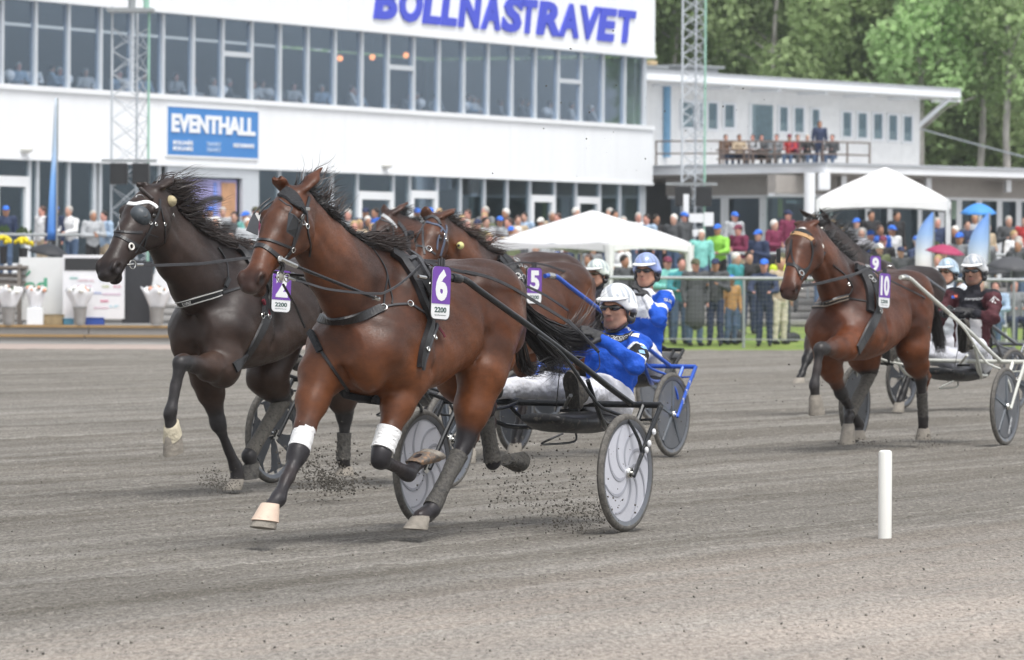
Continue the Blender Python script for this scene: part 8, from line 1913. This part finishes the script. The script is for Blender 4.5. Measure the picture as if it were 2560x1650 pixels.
# guy wire, white marker post, flying clods
MB_ = MB(); MB_.tube([P(2300, 322, 222), P(2420, 355, 215), P(2620, 408, 205)], .035, 6); tag(MB_.build('cable', GREYM), 'pale cable sloping down to the right from the roof strut', 'cable')
q = PG(2212, 1345); pt = MB(); pt.lathe((q.x, q.y, -.02), (0, 0, 1), [(.039, 0), (.039, .505), (.036, .517), (.026, .523), (0, .525)], 28); o = pt.build('marker_post', mat('post_white_plastic', (.80, .80, .76), .35, var=.03, scale=3, dirt=((.45, .42, .36), .12, 14)), None, True); tag(o, 'white plastic marker post standing in the sand at the lower right', 'post')
def clods(label, centres, n, smin, smax, name='flying_clods', seed=1, m=None):
    r_ = np.random.default_rng(seed); base_v = np.array([(1, 0, -.7), (-1, 0, -.7), (0, 1, -.7), (0, -1, .7), (.9, .4, .8), (-.6, .7, .7)]); ico = [(0, 2, 4), (0, 3, 1), (1, 2, 0), (3, 0, 4), (2, 5, 4), (1, 5, 2), (3, 5, 1), (4, 5, 3)]
    V = []; F = []; cnt = 0
    for c, sp_ in centres:
        for _ in range(n):
            p = np.array(c) + r_.normal(size=3) * np.array(sp_); p[2] = abs(p[2]) + .002; s = smin + (smax - smin) * r_.random() ** 3.2; jit = base_v * (.6 + .8 * r_.random((6, 3))) * s; a = r_.uniform(0, 6.28); R_ = np.array([(math.cos(a), -math.sin(a), 0), (math.sin(a), math.cos(a), 0), (0, 0, 1)]); V.append(jit @ R_ + p); F.append(np.array(ico) + cnt); cnt += 6
    o = npobj(name, np.concatenate(V), np.concatenate(F), m or CLODM, None, False); tag(o, label, 'clods', kind='stuff'); return o
CLODM = mat('dark_clod', (.095, .086, .073), .95, var=.4, scale=30)
CLODG = mat('grey_clod', (.125, .116, .102), .95, var=.4, scale=30)
CLODP = mat('pale_clod', (.26, .24, .21), .95, var=.4, scale=30)
def gp(px, py, Y): v = P(px, py, Y); return (v.x, v.y, v.z)
clods('dark sand thrown up behind the nearest wheel', [(gp(1455, 1290, 29.6), (.10, .25, .06)), (gp(1400, 1260, 29.7), (.18, .3, .10)), (gp(1330, 1200, 29.8), (.25, .3, .14))], 620, .0012, .0075, seed=2)
clods('dark sand kicked up behind the left hooves of the nearest horse', [(gp(815, 1195, 33.5), (.09, .25, .07)), (gp(770, 1170, 33.5), (.13, .2, .08)), (gp(850, 1210, 33.5), (.10, .2, .03))], 650, .0013, .0095, seed=3)
clods('sand splashing round the front hoof of the dark horse', [(gp(560, 1215, 34), (.07, .15, .03)), (gp(530, 1200, 34), (.05, .15, .04))], 520, .0010, .0055, seed=4)
clods('fine sand spray behind the flying hind hoof', [(gp(1290, 1200, 30), (.12, .4, .10)), (gp(1480, 1080, 36), (.4, .8, .15))], 300, .0012, .006, seed=5)
clods('sand spray at the hooves of horse number 10', [(gp(2310, 1100, 44), (.10, .2, .04)), (gp(2150, 1105, 44), (.14, .2, .03)), (gp(2120, 960, 44), (.5, .5, .25))], 110, .0018, .008, seed=6)
clods('specks of sand flung through the air above the track', [(gp(1640, 330, 32), (.45, .6, .25)), (gp(1500, 1120, 34), (1.3, 2.0, .35)), (gp(2100, 880, 40), (.8, 1.0, .4))], 55, .0016, .0065, seed=7)
gr = np.random.default_rng(21); pts = []
for mm, smin, smax, nn, lab, nm, sd in ((CLODG, .002, .007, 1100, 'dark lumps of sand lying on the track surface', 'loose_clods', 8), (CLODP, .003, .009, 900, 'pale lumps of dry sand lying on the track surface', 'loose_crumbs', 9)):
    r_ = np.random.default_rng(sd); Yc = 19.5 * (60 / 19.5) ** (r_.random(nn) ** 1.15); Xc = Yc * r_.uniform(-.12, .12, nn); cent = [((x, y, .0), (0.0001, .0001, .002)) for x, y in zip(Xc, Yc)]; clods(lab, cent, 1, smin, smax, nm, sd, mm)
# ---- damp air over the course -------------------------------------------------
mb = MB(); mb.box((0, 600, 15.5), (1820, 1820, 34)); hz_ = mb.build('haze', bpy.data.materials.new('damp_air')); tag(hz_, 'thin damp air over the whole racecourse', kind='stuff')
hm_ = hz_.data.materials[0]; hm_.use_nodes = True; hn = hm_.node_tree.nodes; hn.clear(); ho = hn.new('ShaderNodeOutputMaterial'); hv = hn.new('ShaderNodeVolumePrincipled')
hv.inputs['Color'].default_value = (.93, .97, 1.0, 1); hv.inputs['Density'].default_value = .00024; hv.inputs['Anisotropy'].default_value = .2; hm_.node_tree.links.new(hv.outputs[0], ho.inputs['Volume'])
